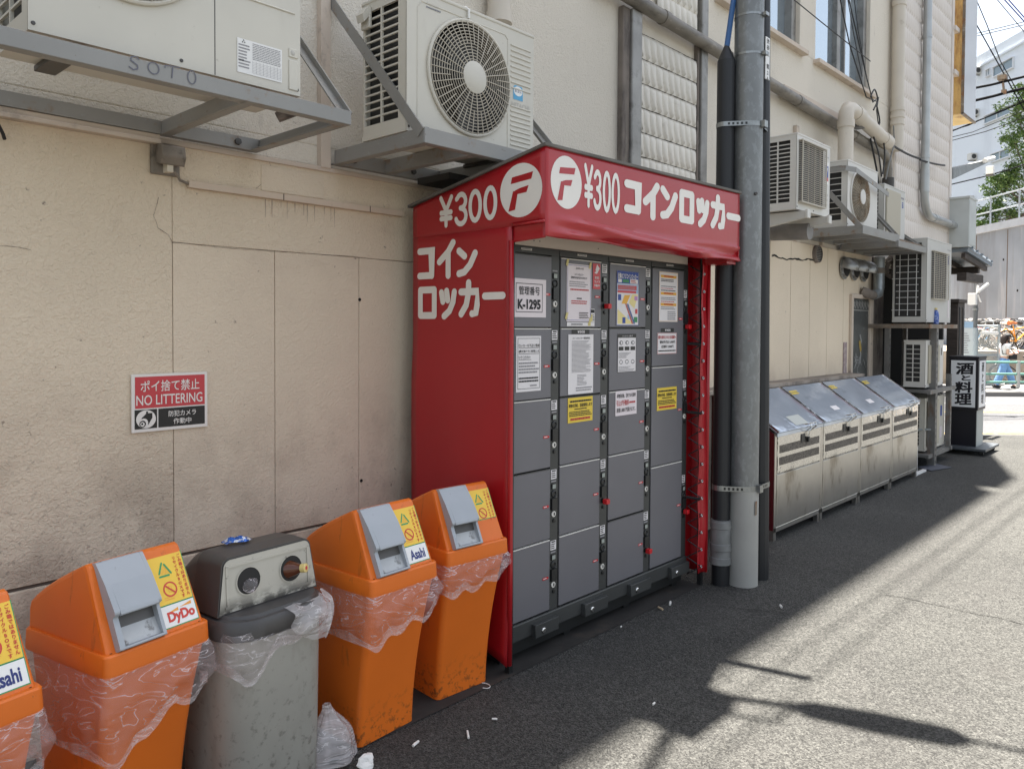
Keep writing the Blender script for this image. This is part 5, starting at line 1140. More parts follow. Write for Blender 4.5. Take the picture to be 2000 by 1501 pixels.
b = MB(); b.tube([(1.40, 2.62, 2.44), (1.53, 2.62, 2.43), (1.57, 2.63, 2.38), (1.545, 2.64, 2.30)], [.02, .02, .026, .02], BLK, 8); b.tube([(1.46, 2.6, 2.36), (1.56, 2.6, 2.34), (1.585, 2.62, 2.31), (1.54, 2.66, 2.28)], [.018, .022, .028, .02], M('taped_pipe', (.16, .13, .11), .6, var=(30, .5)), 8)
b.build('taped_pipe', t1)
def bracket(x0, x1, yf, z0, z1, label, arms=(), brace=(1, 1), wall=3.0, writing=None, rise=.67, upper=False):
    t = empty('ac_bracket', ((x0+x1)/2, wall, z0), label, 'bracket', 'steel angle brackets carrying air conditioners')
    th = .006; fl = .042
    b = MB(); b.box((x0, yf, z0), (x1, yf+th, z1), PAINT); b.box((x0+.002, yf+th, z0), (x1-.002, yf+fl, z0+th), PAINT); b.build('front_rail', t, bevel=.0015, seg=1)
    b = MB(); b.box((x0, wall-.035, z0), (x1, wall-.035+th, z1), PAINT); b.box((x0, wall-.029, z0), (x1, wall, z0+th), PAINT); b.build('wall_rail', t)
    for i, xx in enumerate((x0, x1)+tuple(arms)):
        b = MB(); s_ = -1 if xx == x1 else 1
        xa = xx if s_ > 0 else xx-th
        b.box((xa, yf+th, z0), (xa+th, wall-.036, z1), PAINT); q = (xa+th, xa+fl) if s_ > 0 else (xa-fl+th, xa)
        b.box((q[0], yf+fl+.001, z0), (q[1], wall-.036, z0+th), PAINT); b.build('arm', t, bevel=.0015, seg=1)
    for xx, on in ((x0, brace[0]), (x1, brace[1])):
        if on:
            b = MB(); s_ = 1 if xx == x0 else -1; xa = xx+(-.0035 if s_ > 0 else .0035)
            b.obox((xa, yf+.02, z1-.02), (xa, wall-.003, z1+rise), .006, .046, PAINT, (0, -1, 1)); b.obox((xa-s_*.003+s_*.02, yf+.034, z1-.002), (xa-s_*.003+s_*.02, wall-.003, z1+rise-.003), .038, .005, PAINT, (0, -1, 1))
            b.build('brace', t)
    for xx in [x0+.1, (x0+x1)/2, x1-.1]: b = MB(); b.lathe((xx, wall-.036, (z0+z1)/2), (0, -1, 0), [(0, .014), (.01, .014), (.011, 0)], SCREW, 6); b.build('bolt', t)
    if writing:
        b = MB(); writing(Dec(b, (0, yf-.0008, 0), (1, 0, 0), (0, 0, 1))); b.build('handwriting', t)
    return t
def soto(D):
    m = C('marker_grey', .13, .13, .16, .6); z = 2.226; x = .876
    D.stroke([(x+.030, z+.034), (x+.020, z+.040), (x+.008, z+.036), (x+.008, z+.026), (x+.026, z+.016), (x+.026, z+.006), (x+.014, z+.001), (x+.003, z+.007)], .0036, m, .0008); x += .055
    D.ring(x+.016, z+.019, .017, .018, .0032, m, .0012); x += .05
    D.stroke([(x, z+.036), (x+.042, z+.039)], .0034, m, .0008); D.stroke([(x+.022, z+.038), (x+.019, z+.004)], .0034, m, .0008); D.stroke([(x, z+.036), (x-.001, z+.029)], .003, m, .0008); x += .065
    D.ring(x+.014, z+.019, .014, .021, .0032, m, .0012)
bracket(-.55, 1.639, 2.325, 2.213, 2.262, 'long grey steel bracket with handwritten letters under the left air conditioner', arms=(1.235, .43), brace=(1, 1), writing=soto, wall=3.0)
bracket(2.003, 2.90, 2.352, 2.220, 2.282, 'rust-spotted grey steel bracket just above the red canopy roof', arms=(2.28, 2.62))
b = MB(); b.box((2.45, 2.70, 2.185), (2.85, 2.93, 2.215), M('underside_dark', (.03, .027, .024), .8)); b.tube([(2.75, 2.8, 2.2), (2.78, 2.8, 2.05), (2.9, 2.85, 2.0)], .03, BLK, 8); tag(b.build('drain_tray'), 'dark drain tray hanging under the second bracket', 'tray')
# three units beyond the pole
fan_col[0] = 'b'
def badge3(D):
    D.rect(6.475, 2.745, 6.535, 2.84, BLU, .0009); D.rect(6.475, 2.715, 6.535, 2.745, SR, .0009); D.text('7', 6.49, 2.76, 6.522, 2.825, LABW, .03, .0014); D.lines(6.47, 2.5, 6.535, 2.62, 3, ACT, .5, .001, seed=3)
    D.text('Panasonic', 6.468, 2.905, 6.545, 2.922, INKG, .01, .0012); D.frame(6.465, 2.47, 6.54, 2.68, .0015, ACT, .0009); D.rect(6.468, 2.69, 6.54, 2.87, LABW, .0005)
ac_unit('white air conditioner with a protruding square mesh grille beside the pole', 5.91, 6.57, 2.523, 2.80, 2.42, 3.01, ACW, ('mesh', 5.945, 6.42, 2.48, 2.955, 30, 4), (2, 15), badge=badge3)
t = empty('ac_bracket', (6.2, 3, 2.37), 'pair of white folded arms under the square mesh air conditioner', 'bracket', 'steel angle brackets carrying air conditioners')
for xx in (5.97, 6.40):
    b = MB(); b.prism([(xx, 2.46, 2.41), (xx, 3.02, 2.41), (xx, 3.02, 2.27), (xx, 2.9, 2.29), (xx, 2.46, 2.36)], (.045, 0, 0), ACI); b.box((xx-.008, 2.455, 2.352), (xx+.053, 2.475, 2.418), ACW); b.build('arm', t, bevel=.004)
pipe_thing('vent_pipe', [(6.42, 2.62, 2.30), (6.42, 3.01, 2.32)], .07, M('vent_pipe_grey', (.2, .19, .18), .5, var=(8, .2)), 'stubby grey vent pipe poking out below the square mesh air conditioner')
fan_col[0] = 'r'
ac_unit('white air conditioner with a rust-stained round fan behind the flat grey bar', 7.19, 7.98, 2.60, 2.90, 2.42, 3.02, ACW, ('round', 7.50, 2.715, .235), (2, 9), [('Panasonic', 7.80, 2.90, 7.93, 2.92, INKG)])
b = MB(); zq = 2.92
b.obox((7.13, 3.0, zq+.01), (7.13, 2.60, zq+.01), .006, .045, PAINT); b.obox((7.13, 2.60, zq+.01), (7.22, 2.54, zq), .006, .045, PAINT); b.obox((7.22, 2.54, zq), (8.12, 2.54, zq-.11), .006, .045, PAINT)
tag(b.build('retaining_bar'), 'bent flat grey bar strapped across the rust-stained air conditioner', 'bar')
bracket(7.13, 8.14, 2.44, 2.335, 2.41, 'grey steel bracket under the rust-stained round fan unit', arms=(7.5, 7.85), rise=.62)
ac_unit('ivory air conditioner with a blank beige front, farthest one on wall brackets', 8.21, 8.87, 2.61, 2.90, 2.42, 2.945, ACI, ('plain', 8.25, 8.68, 2.46, 2.90), (2, 10), badge=lambda D: (D.rect(8.77, 2.76, 8.81, 2.82, BLU, .0009), D.text('7', 8.78, 2.77, 8.80, 2.81, LABW, .03, .0014), D.rect(8.73, 2.85, 8.83, 2.87, INKG, .0009)))
bracket(8.05, 8.98, 2.42, 2.29, 2.35, 'rusty far bracket under the blank ivory air conditioner', arms=(8.4, 8.7), brace=(0, 1), rise=.4)
b = MB()
for k in range(6): b.box((8.2+k*.12, 2.5, 2.355), (8.28+k*.12, 2.85, 2.375), RUST)
b.box((8.1, 2.46, 2.35), (9.0, 2.5, 2.38), RUST); tag(b.build('grating'), 'rusty slatted grating lying on the far bracket', 'grating')
# rack with stacked units at the shop entrance
fan_col[0] = 'b'
def badge6(D): D.rect(9.80, 2.22, 9.86, 2.32, BLU, .0009); D.text('7', 9.815, 2.235, 9.845, 2.305, LABW, .03, .0014); D.text('Panasonic', 9.77, 2.375, 9.90, 2.395, INKG, .01, .0012); D.rect(9.82, 1.62, 9.87, 1.85, WHP2, .0009)
ac_unit('tall white air conditioner with wire guard on top of the rack', 9.0, 9.94, 2.42, 2.76, 1.565, 2.46, ACI, ('mesh', 9.16, 9.72, 1.82, 2.33, 26, 6), (1, 1), badge=badge6, guard=True)
fan_col[0] = 'w'
ac_unit('small white air conditioner with square side slots on the middle rack shelf', 9.12, 9.80, 2.45, 2.67, .862, 1.372, ACW, ('plain', 9.2, 9.6, .9, 1.32), (2, 8), badge=lambda D: D.rect(9.7, 1.2, 9.73, 1.28, INK, .0009))
ac_unit('yellowed air conditioner at the bottom of the rack', 9.22, 10.0, 2.475, 2.72, .16, .74, ACB, ('plain', 9.3, 9.72, .2, .7), (2, 12), badge=lambda D: (D.rect(9.82, .5, 9.88, .62, BLU, .0009), D.rect(9.8, .25, 9.9, .38, WHP2, .0009)))
RKS = M('rack_steel', (.20, .195, .185), .5, metal=.4, var=(6, .25), dirt=[(7, .52, .68, (.16, .09, .05), .7, (1, 1, .4))])
t = empty('rack', (9.5, 2.6, 0), 'rusty steel rack stacking three air conditioners by the shop entrance', 'rack')
def slotted(x, y, z0, z1, w=.05):
    b = MB(); b.box((x, y, z0), (x+w, y+.005, z1), RKS); b.box((x, y+.005, z0), (x+.005, y+w, z1), RKS)
    for k in range(int((z1-z0)/.07)): b.box((x+w*.3, y-.0012, z0+.03+k*.07), (x+w*.62, y-.0002, z0+.06+k*.07), LB)
    b.build('post', t)
slotted(9.27, 2.385, 0, 1.50, .075); slotted(9.93, 2.40, .1, .98); slotted(8.99, 2.78, 0, 1.5); slotted(10.0, 2.9, 0, 1.5)
b = MB(); b.box((8.95, 2.37, 1.50), (10.05, 2.40, 1.545), RUST); b.box((8.95, 2.40, 1.50), (8.98, 3.15, 1.545), RUST); b.box((10.02, 2.40, 1.50), (10.05, 3.15, 1.545), RUST); b.box((8.98, 2.402, 1.522), (10.02, 3.1, 1.540), RUST); b.build('top_shelf', t)
b = MB(); b.box((9.02, 2.37, .80), (10.02, 2.405, .842), RKS); b.box((9.02, 2.405, .81), (10.02, 2.85, .838), RKS); b.build('middle_shelf', t)
b = MB(); b.box((9.1, 2.40, .10), (10.05, 2.43, .14), RKS); b.box((9.1, 2.43, .11), (10.05, 2.85, .138), RKS); b.build('lower_shelf', t)
b = MB(); b.tube([(9.3, 2.40, .4), (9.0, 2.8, .38)], .012, GALV, 6); b.build('tie_bar', t)
b = MB()
BOTB = M('bottle_blue', (.05, .10, .36), .25, dirt=[(60, .5, .6, (.4, .5, .7), .7)])
b.lathe((9.32, 2.41, 1.546), (0, 0, 1), [(0, .028), (.01, .031), (.10, .031), (.135, .024), (.148, .013), (.155, .012)], BOTB, 20); b.lathe((9.32, 2.41, 1.70), (0, 0, 1), [(0, .0145), (.022, .0145), (.0225, 0)], CAPY, 16)
tag(b.build('spray_bottle'), 'blue bottle with a cream cap standing on the rack top', 'bottle')
b = MB(); b.quad((8.93, 2.33, .008), (9.30, 2.22, .008), (9.42, 2.40, .008), (9.06, 2.50, .008), C('mat_blue', .07, .075, .095, .7)); tag(b.build('floor_mat', solid=.004), 'blue-grey scrap of matting on the ground under the rack', 'mat')

# ------------------------------------------------------------------ stainless rubbish boxes
STEEL = M('stainless', (.68, .655, .61), .30, metal=.95, var=(3, .10), bump=[(2.2, .10, .02), (300, .04, .0006)], dirt=[(4, .50, .66, (.27, .225, .17), .8, (1, 1, .35)), (22, .64, .72, (.2, .17, .14), .6), (2.2, .5, .7, (.45, .40, .33), .35)])
STEELM = M('stainless_polished', (.74, .73, .71), .09, metal=1., bump=[(7, .7, .014), (3, .5, .03)], dirt=[(9, .62, .72, (.4, .36, .3), .5, (1, 1, .4))])
STEELL = M('stainless_lid', (.58, .64, .72), .10, metal=.5, var=(2.5, .15), bump=[(2.6, .5, .02), (7, .2, .01)], dirt=[(6, .56, .72, (.34, .38, .44), .6)])  # blue-grey base colour paints in the sky reflected by the lids
MAROON = C('maroon_side', .10, .008, .012, .4); PERF = M('perforated_dark', (.12, .105, .09), .5, metal=.3, speck=(120, .7))
XB = [5.20, 6.03, 6.86, 7.69, 8.52]; FY, BYL, BY = 2.352, 2.70, 2.83; ZB, ZF, ZL = .075, .765, 1.008
for k in range(4):
    x0, x1 = XB[k]+.002, XB[k+1]-.002
    t = empty('rubbish_box', ((x0+x1)/2, 2.6, 0), ('stainless rubbish box with the maroon side panel, nearest the pole', 'second stainless rubbish box from the pole with yellow lid sticker', 'third stainless rubbish box from the pole', 'stainless rubbish box nearest the stacked rack')[k], 'rubbish box', 'stainless rubbish boxes')
    b = MB(); pr = [(FY+.004, ZB), (FY+.004, ZF-.012), (BYL, ZL-.012), (BY, ZL-.012), (BY, ZB)]
    b.prism([(x0+.004, y, z) for y, z in pr], (x1-x0-.008, 0, 0), STEEL)
    for xx in (x0, x1-.03): b.box((xx, FY-.004, .0 if False else .06), (xx+.03, FY+.004, ZF-.006), STEEL)
    b.box((x0, FY-.004, .06), (x1, FY+.01, .095), STEEL); bd = b.build('body', t, bevel=.003)
    if k == 0:
        b = MB(); b.prism([(x0-.006, y, z) for y, z in pr], (.009, 0, 0), MAROON); b.build('side_panel', t)
    b = MB(); b.box((x0+.034, FY-.010, .475), (x1-.034, FY+.002, ZF-.02), STEELM)
    D = Dec(b, (x0+.06, FY-.0105, 0), (1, 0, 0), (0, 0, 1)); wd = x1-x0-.12
    for z0_ in (.53, .615): D.rect(0, z0_, wd, z0_+.055, PERF, .0008)
    b.build('hatch', t, bevel=.004)
    b = MB(); b.box((x0+.034, FY-.007, .10), (x1-.034, FY+.002, .465), STEEL); b.build('lower_panel', t, bevel=.003)
    b = MB(); d = V3((0, BYL-FY, ZL-ZF)).normalized(); nn = V3((0, -d.z, d.y))
    p0, p1 = V3((x0+.003, FY-.018, ZF-.008)), V3((x0+.003, BYL, ZL)); b.prism([p0, p1, p1+nn*.012, p0+nn*.012], (x1-x0-.006, 0, 0), STEELL); b.box((x0+.003, FY-.020, ZF-.03), (x1-.003, FY-.012, ZF+.001), STEELL)
    for xx in (x0+.003, x1-.018): b.prism([p0+V3((xx-x0-.003, 0, 0))+nn*.012, p1+V3((xx-x0-.003, 0, 0))+nn*.012, p1+V3((xx-x0-.003, 0, 0))+nn*.02, p0+V3((xx-x0-.003, 0, 0))+nn*.02], (.015, 0, 0), STEELM)
    lid = b.build('lid', t, bevel=.002)
    b = MB(); D = Dec(b, p0+nn*.0125-V3((x0+.003-x0, 0, 0)), (1, 0, 0), d, nn)
    if k > 0: D.lines(.05, .335, .20, .385, 2, PYEL, .7, .001, seed=k, ragged=.15); b.build('lid_sticker', lid); b = MB(); D.mb = b
    if k == 0: D.rect(.36, .03, .58, .13, C('sticker_grey', .5, .52, .48, .5), .001)
    if k in (1, 2): D.rect(.42, .10, .55, .15, WHP, .001)
    if D.mb.v: b.build('lid_sticker', lid)
    b = MB(); xm = x0+.50
    for dx in (-.05, .05): b.tube([(xm+dx, FY-.02, ZF+.02), (xm+dx, FY-.07, ZF+.03), (xm+dx, FY-.075, ZF+.01), (xm+dx*.8, FY-.03, ZF-.03)], .005, STEELM, 6)
    b.tube([(xm-.06, FY-.06, ZF+.03), (xm+.06, FY-.06, ZF+.03)], .005, STEELM, 6); b.build('clasp', lid)
    b = MB(); b.box((xm-.075, FY-.014, ZF-.11), (xm-.005, FY-.0115, ZF-.05), LB); b.box((xm+.018, FY-.030, ZF-.115), (xm+.044, FY-.014, ZF-.075), LB); b.tube([(xm+.02, FY-.024, ZF-.07), (xm+.022, FY-.024, ZF-.03), (xm+.042, FY-.024, ZF-.03), (xm+.045, FY-.024, ZF-.07)], .004, STEELM, 6)
    b.build('padlock', t, bevel=.003)
    for xx in (x0+.004, x1-.044):
        each('leg', t, [lambda b: b.box((xx, FY+.002, 0), (xx+.04, FY+.035, ZB), STEEL), lambda b: b.box((xx, BY-.05, 0), (xx+.04, BY-.01, ZB), STEEL)])
b = MB(); b.box((8.545, 2.36, .0), (8.57, 2.40, .30), LABW); b.box((8.545, 2.365, 0), (8.9, 2.40, .02), LABW); tag(b.build('white_board'), 'narrow white board standing at the end of the steel boxes', 'board')
# ------------------------------------------------------------------ utility pole
POLE = M('pole_galv', (.205, .212, .21), .42, metal=.45, var=(5, .12), bump=(90, .06, .001), dirt=[(34, .53, .60, (.29, .305, .305), .5, (1, 1, .55)), (16, .57, .64, (.28, .295, .295), .4), (5, .62, .75, (.13, .145, .15), .5)])
POLEB = M('pole_base_paint', (.34, .335, .31), .6, var=(4, .08), bump=(80, .1, .002), dirt=[(9, .62, .74, (.22, .2, .18), .6, (1, 1, .5)), (30, .68, .74, (.16, .11, .08), .7)])
PXc, PYc, PR = 4.225, 2.095, .084
tq = onY(1464, 0, PYc); lean_ = (tq.x-PXc)/tq.z*.7
def pole_at(z): return V3((PXc+lean_*z, PYc, z))
t = empty('utility_pole', (PXc, PYc, 0), 'galvanised utility pole flanked by black cable guards', 'utility pole')
b = MB(); b.tube([pole_at(z) for z in (.56, 2, 3.6, 6.1)], [PR, PR*.99, PR*.97, PR*.9], POLE, 32); b.tube([pole_at(6.1), pole_at(7.2), pole_at(8.2)], [.03, .025, .03], POLE, 10); b.build('shaft', t)
b = MB(); b.tube([pole_at(0), pole_at(.56)], [PR*1.03, PR*1.02], POLEB, 32)
b.box((PXc-.028, PYc-PR*1.03-.001, .42), (PXc-.006, PYc-PR*1.02, .5), RUST); b.build('painted_base', t)
GUARD = M('guard_black', (.014, .015, .017), .48, bump=[(40, .1, .002)], dirt=[(7, .62, .76, (.05, .048, .045), .6, (1, 1, .2))])
def guard_tube(c0, c1, r, n=20, ribs=9):
    b = MB(); c0, c1 = V3(c0), V3(c1); vs = []; nn = 36
    for c in (c0, c1):
        for j in range(nn): a = 2*pi*j/nn; q = r*(1+(.02 if j % 3 == 0 else 0)); vs.append(c+V3((q*cos(a), q*sin(a), 0)))
    b.add(vs, [(j, (j+1) % nn, nn+(j+1) % nn, nn+j) for j in range(nn)], GUARD, False); return b
gl = onZ(1409, 1145); b = guard_tube((4.128, 2.185, 0), (4.128+lean_*3.0, 2.185, 3.03), .050)
b.lathe((4.128+lean_*3.0, 2.185, 3.03), (0, 0, 1), [(0, .05), (.045, .032), (.09, .012)], GUARD, 24, ref=(1, 0, 0)); b.build('cable_guard', t)
b = guard_tube((4.392, 2.07, 0), (4.372+lean_*3.3, 2.10, 3.6), .054); b.build('cable_guard', t)
b = MB(); b.lathe((4.128, 2.185, .12), (0, 0, 1), [(0, .058), (.26, .058), (.262, .05)], M('sleeve_grey', (.20, .205, .2), .55, var=(10, .25), bump=(50, .2, .003)), 24)
for z in (.12, .2, .33): b.lathe((4.128, 2.185, z), (0, 0, 1), [(0, .0585), (.004, .062), (.04, .062), (.044, .0585)], MATS['sleeve_grey'], 24)
b.build('sleeve', t)
b = MB(); CBL = C('cable_blue', .04, .12, .30, .4); b.tube([(4.128+lean_*3.1, 2.185, 3.1), (4.16, 2.16, 3.4), (4.165, 2.13, 4.2), (4.165, 2.13, 6)], .016, CBL, 8); b.build('blue_cable', t)
BANDM = M('band_metal', (.30, .31, .305), .35, metal=.8, var=(20, .2))
def band(z, hull, w, holes=False, name='strap'):
    b = MB(); pts = []
    for c, r in hull:
        for j in range(24): a = 2*pi*j/24; pts.append((c[0]+r*cos(a), c[1]+r*sin(a)))
    pts = sorted(set(pts)); lo = []; up = []
    for L_, P in ((lo, pts), (up, pts[::-1])):
        for p in P:
            while len(L_) > 1 and (L_[-1][0]-L_[-2][0])*(p[1]-L_[-2][1])-(L_[-1][1]-L_[-2][1])*(p[0]-L_[-2][0]) <= 0: L_.pop()
            L_.append(p)
    h = lo[:-1]+up[:-1]; n = len(h)
    vs = [(x, y, z-w/2) for x, y in h]+[(x, y, z+w/2) for x, y in h]
    b.add(vs, [(i, (i+1) % n, n+(i+1) % n, n+i) for i in range(n)], BANDM)
    if holes:
        acc = 0
        for i in range(n):
            p, q = V3((*h[i], z)), V3((*h[(i+1) % n], z)); ln = (q-p).length; d = (q-p).normalized(); nr = V3((d.y, -d.x, 0))
            s = .010
            while s+.014 < ln and ln > .03:
                a = p+d*s+nr*.0008; e = a+d*.012; b.add([a-V3((0, 0, w*.25)), e-V3((0, 0, w*.25)), e+V3((0, 0, w*.25)), a+V3((0, 0, w*.25))], [(0, 1, 2, 3)], LB); s += .024
    x, y = PXc+lean_*z, PYc; b.box((x-.01, y-PR-.022, z-w*.7), (x+.03, y-PR-.001, z+w*.7), BANDM)
    return b.build(name, t, solid=.0015)
def ctr(z): return (PXc+lean_*z, PYc)
band(2.66, [(ctr(2.66), PR), ((4.128+lean_*2.66, 2.185), .053), ((4.375+lean_*2.4, 2.1), .055)], .026, True)
band(.57, [(ctr(.57), PR*1.03), ((4.128, 2.185), .053), ((4.390, 2.075), .057)], .030, True)
for z in (3.06, 3.28): band(z, [(ctr(z), PR)], .013)
b = MB(); q = onY(1487, 140, 2.0); x0 = PXc+lean_*3.05+.05
b.box((x0, PYc-.079, 2.93), (x0+.05, PYc-.074, 3.17), LABW); D = Dec(b, (x0, PYc-.0795, 2.93), (1, 0, 0), (0, 0, 1)); D.vtext('渋谷支 館2み', .025, .232, .03, INK, .02, .0012, 1.2); b.build('number_plate', t)
b = MB(); D = Dec(b, (PXc+lean_*1.6+.046, PYc-.0755, 1.5), (.9, .43, 0), (0, 0, 1)); D.rect(0, 0, .045, .07, M('worn_sticker', (.42, .43, .42), .6, var=(60, .3)), .002); b.build('sticker', t); b = MB(); D.mb = b; D.rect(0, .47, .03, .50, LABW, .002); D.text('S', .006, .475, .02, .495, INK, .03, .0025); b.build('sticker', t)
for z in (3.42, 2.26): b = MB(); b.lathe((PXc+lean_*z-.045, PYc-.074, z), (-.5, -.86, 0), [(0, .01), (.006, .009), (.0061, 0)], SCREW, 10); b.build('bolt', t)
# street lamp and fittings high on the pole (above the frame; their shadows fall on the alley)
t2 = t
b = MB(); b.tube([pole_at(3.86)+V3((0, -.07, 0)), pole_at(3.86)+V3((.10, -.44, 0))], .026, POLE, 10); b.build('step_bolt', t)
t = empty('street_lamp', (4.25, 2.0, 5.2), 'street lamp arm on the pole above the photo whose shadow crosses the asphalt', 'street lamp')
b = MB(); p0 = pole_at(5.2); a, c = V3((4.40, 1.73, 5.2)), V3((4.60, 1.147, 5.2)); b.tube([p0, a], .024, POLE, 8); b.build('lamp_arm', t)
b = MB(); d = (c-a).normalized(); b.tube([a-d*.02, a+d*.06, a.lerp(c, .5), c-d*.06, c], [.02, .07, .088, .075, .02], LABW, 12); b.tube([c, c+d*.25], .014, POLE, 6); b.build('lamp_head', t)
b = MB(); p = pole_at(5.6); b.box(p-V3((.16, .16, .25)), p+V3((.14, .14, .22)), GALV); b.tube([p+V3((0, -.1, -.1)), p+V3((.06, -.35, -.2)), V3((4.4, 1.73, 5.2))], .012, BLK, 6); tag(b.build('pole_box'), 'cable box high on the pole above the photo, seen by its shadow', 'junction box')

# ------------------------------------------------------------------ restaurant sign stand
t = empty('sign_stand', (10.74, 2.41, 0), 'black and white standing sign with brush lettering by the alley mouth', 'sign')
BK = C('stand_black', .014, .013, .018, .35); WHA = M('acrylic_white', (.84, .845, .85), .3)
X0, X1, Y0, Y1 = 10.55, 10.93, 2.255, 2.57
b = MB(); b.box((X0+.02, Y0+.02, .075), (X1-.02, Y1-.02, .53), BK); b.box((X0+.03, Y0+.014, .08), (X1-.03, Y0+.021, .53), M('side_grey', (.38, .40, .38), .5)); b.build('pedestal', t, bevel=.004)
b = MB(); b.box((X0, Y0, .52), (X1, Y1, 1.145), BK); b.box((X0-.006, Y0-.006, 1.14), (X1+.006, Y1+.006, 1.165), BK); b.build('light_box', t, bevel=.004)
b = MB(); b.box((X0-.004, Y0+.03, .555), (X0+.002, Y1-.022, 1.115), WHA); D = Dec(b, (X0-.0045, Y1-.022, .555), (0, -1, 0), (0, 0, 1), (-1, 0, 0))
for ch, a0_, b0_, a1_, b1_ in (('酒', .05, .388, .228, .523), ('と', .112, .312, .202, .372), ('料', .046, .166, .224, .294), ('理', .05, .022, .22, .152)):
    sk = Dec(b, D.P(0, 0, 0), (0, -1, .06), (0, -.02, 1), (-1, 0, 0)); sk.text(ch, a0_, b0_, a1_, b1_, BK, .045, .0012)
b.build('sign_panel', t)
b = MB(); b.box((X0+.04, Y0-.004, .555), (X1-.04, Y0+.002, 1.115), WHA); D = Dec(b, (X0+.04, Y0-.0045, .555), (1, 0, 0), (0, 0, 1)); D.vtext('酒と料理', .15, .54, .12, BK, .03, .0012, 1.08); b.build('sign_panel', t)
b = MB(); b.box((10.38, 2.13, .055), (11.08, 2.67, .085), M('base_plate', (.10, .11, .12), .4, metal=.3)); b.build('base_plate', t, bevel=.004)
for x, y in ((10.44, 2.19), (11.02, 2.19), (10.44, 2.61), (11.02, 2.61)): b = MB(); b.cyl((x-.012, y, .028), (x+.012, y, .028), .028, LB, 14); b.box((x-.016, y-.012, .03), (x+.016, y+.012, .056), SCREW); b.build('caster', t)

# ------------------------------------------------------------------ at the building corner
WOOD = M('dark_wood', (.055, .042, .034), .7, var=(6, .3), stretch=(1, 1, 6), bump=(30, .2, .003)); RTILE = M('roof_tile', (.20, .235, .27), .45, var=(5, .2))
t = empty('tiled_eave', (12.6, 3.2, 2.4), 'small tiled wooden eave sticking out beyond the building corner', 'eave')
b = MB()
def eav(x, y, h=0): return V3((x, y, 2.56-.10*(x-12.1)+h))
b.add([eav(12.1, 2.75), eav(13.42, 2.72), eav(13.42, 6), eav(12.1, 6), eav(12.1, 2.75, .05), eav(13.42, 2.72, .05), eav(13.42, 6, .05), eav(12.1, 6, .05)], [(0, 3, 2, 1), (4, 5, 6, 7), (0, 1, 5, 4), (1, 2, 6, 5), (2, 3, 7, 6), (3, 0, 4, 7)], RTILE)
for k in range(14): b.tube([eav(12.1, 2.78+k*.22, .055), eav(13.44, 2.76+k*.22, .055)], .045, RTILE, 10)
for k in range(5): b.obox(eav(12.2+k*.29, 2.70, .07), eav(12.2+k*.29, 6, .07), .02, .03, RTILE)
b.build('roof', t)
b = MB()
for k in range(9): b.obox(eav(12.1, 2.8+k*.3, -.05), eav(13.3, 2.78+k*.3, -.05), .05, .07, WOOD)
b.obox((12.12, 2.82, 2.22), (13.0, 2.80, 2.22), .12, .11, WOOD); b.obox((13.0, 2.80, 2.36), (13.0, 5.5, 2.36), .1, .1, WOOD); b.build('rafter', t)
b = MB(); b.box((12.14, 2.86, -.3), (12.5, 3.0, 1.86), WOOD); b.box((12.10, 2.84, 1.86), (12.54, 3.02, 1.91), WOOD); b.box((12.2, 2.85, 0), (12.24, 2.862, 1.8), LB); b.box((12.38, 2.85, 0), (12.42, 2.862, 1.8), LB)
tag(b.build('wooden_post', bevel=.006), 'dark wooden gate post under the tiled eave', 'post')
t = empty('projecting_sign', (12.6, 3.0, 4.5), 'tall white projecting sign with a rusty yellow edge at the building corner', 'sign')
YR = M('rusty_yellow', (.62, .42, .16), .6, var=(4, .15), dirt=[(5, .5, .66, (.28, .11, .04), .8, (1, 1, .3))])
ACR = M('sign_acrylic', (.62, .64, .68), .15, var=(.6, .08))
b = MB(); b.box((12.25, 2.88, 4.5), (12.93, 3.35, 14), YR); b.box((12.24, 2.862, 4.49), (12.262, 2.9, 14), RUST); b.box((12.24, 2.862, 4.488), (12.94, 2.9, 4.515), RUST); b.build('sign_case', t, bevel=.006)
b = MB(); b.box((12.265, 2.868, 4.52), (12.925, 2.885, 14), ACR); b.build('sign_face', t)
for z_ in (5.02, 5.62): b = MB(); b.box((12.05, 2.93, z_), (12.30, 2.99, z_+.06), TILE); b.build('sign_bracket', t)
t = empty('corner_lamp', (12.1, 2.95, 3.6), 'white tube lamp on a grey arm at the far building corner', 'street lamp')
b = MB(); c = atD(1848, 330, 10.9); b.tube([c+V3((0, 0, .25)), c-V3((0, 0, .2))], .03, GALV, 8); p, q = atD(1853, 336, 10.9), atD(1922, 315, 11.6)
b.prism([p+V3((0, 0, -.10)), p+V3((0, 0, .06)), q+V3((0, 0, .02)), q+V3((0, 0, -.02))], (.03, -.05, 0), POLE); b.build('lamp_arm', t)
b = MB(); r_ = atD(1940, 309, 11.8); b.tube([q-V3((.2, .05, .03)), r_], .035, LABW, 10); b.build('lamp_tube', t)
c = atD(1934, 334, 12.1); b = MB(); b.box(c-V3((.05, .05, .06)), c+V3((.05, .05, .07)), LABW); b.box(c-V3((.052, .052, .075)), c+V3((.052, .052, -.05)), SCREW); tag(b.build('sensor_box', bevel=.005), 'small white sensor box hanging from a cable beyond the corner lamp', 'sensor')
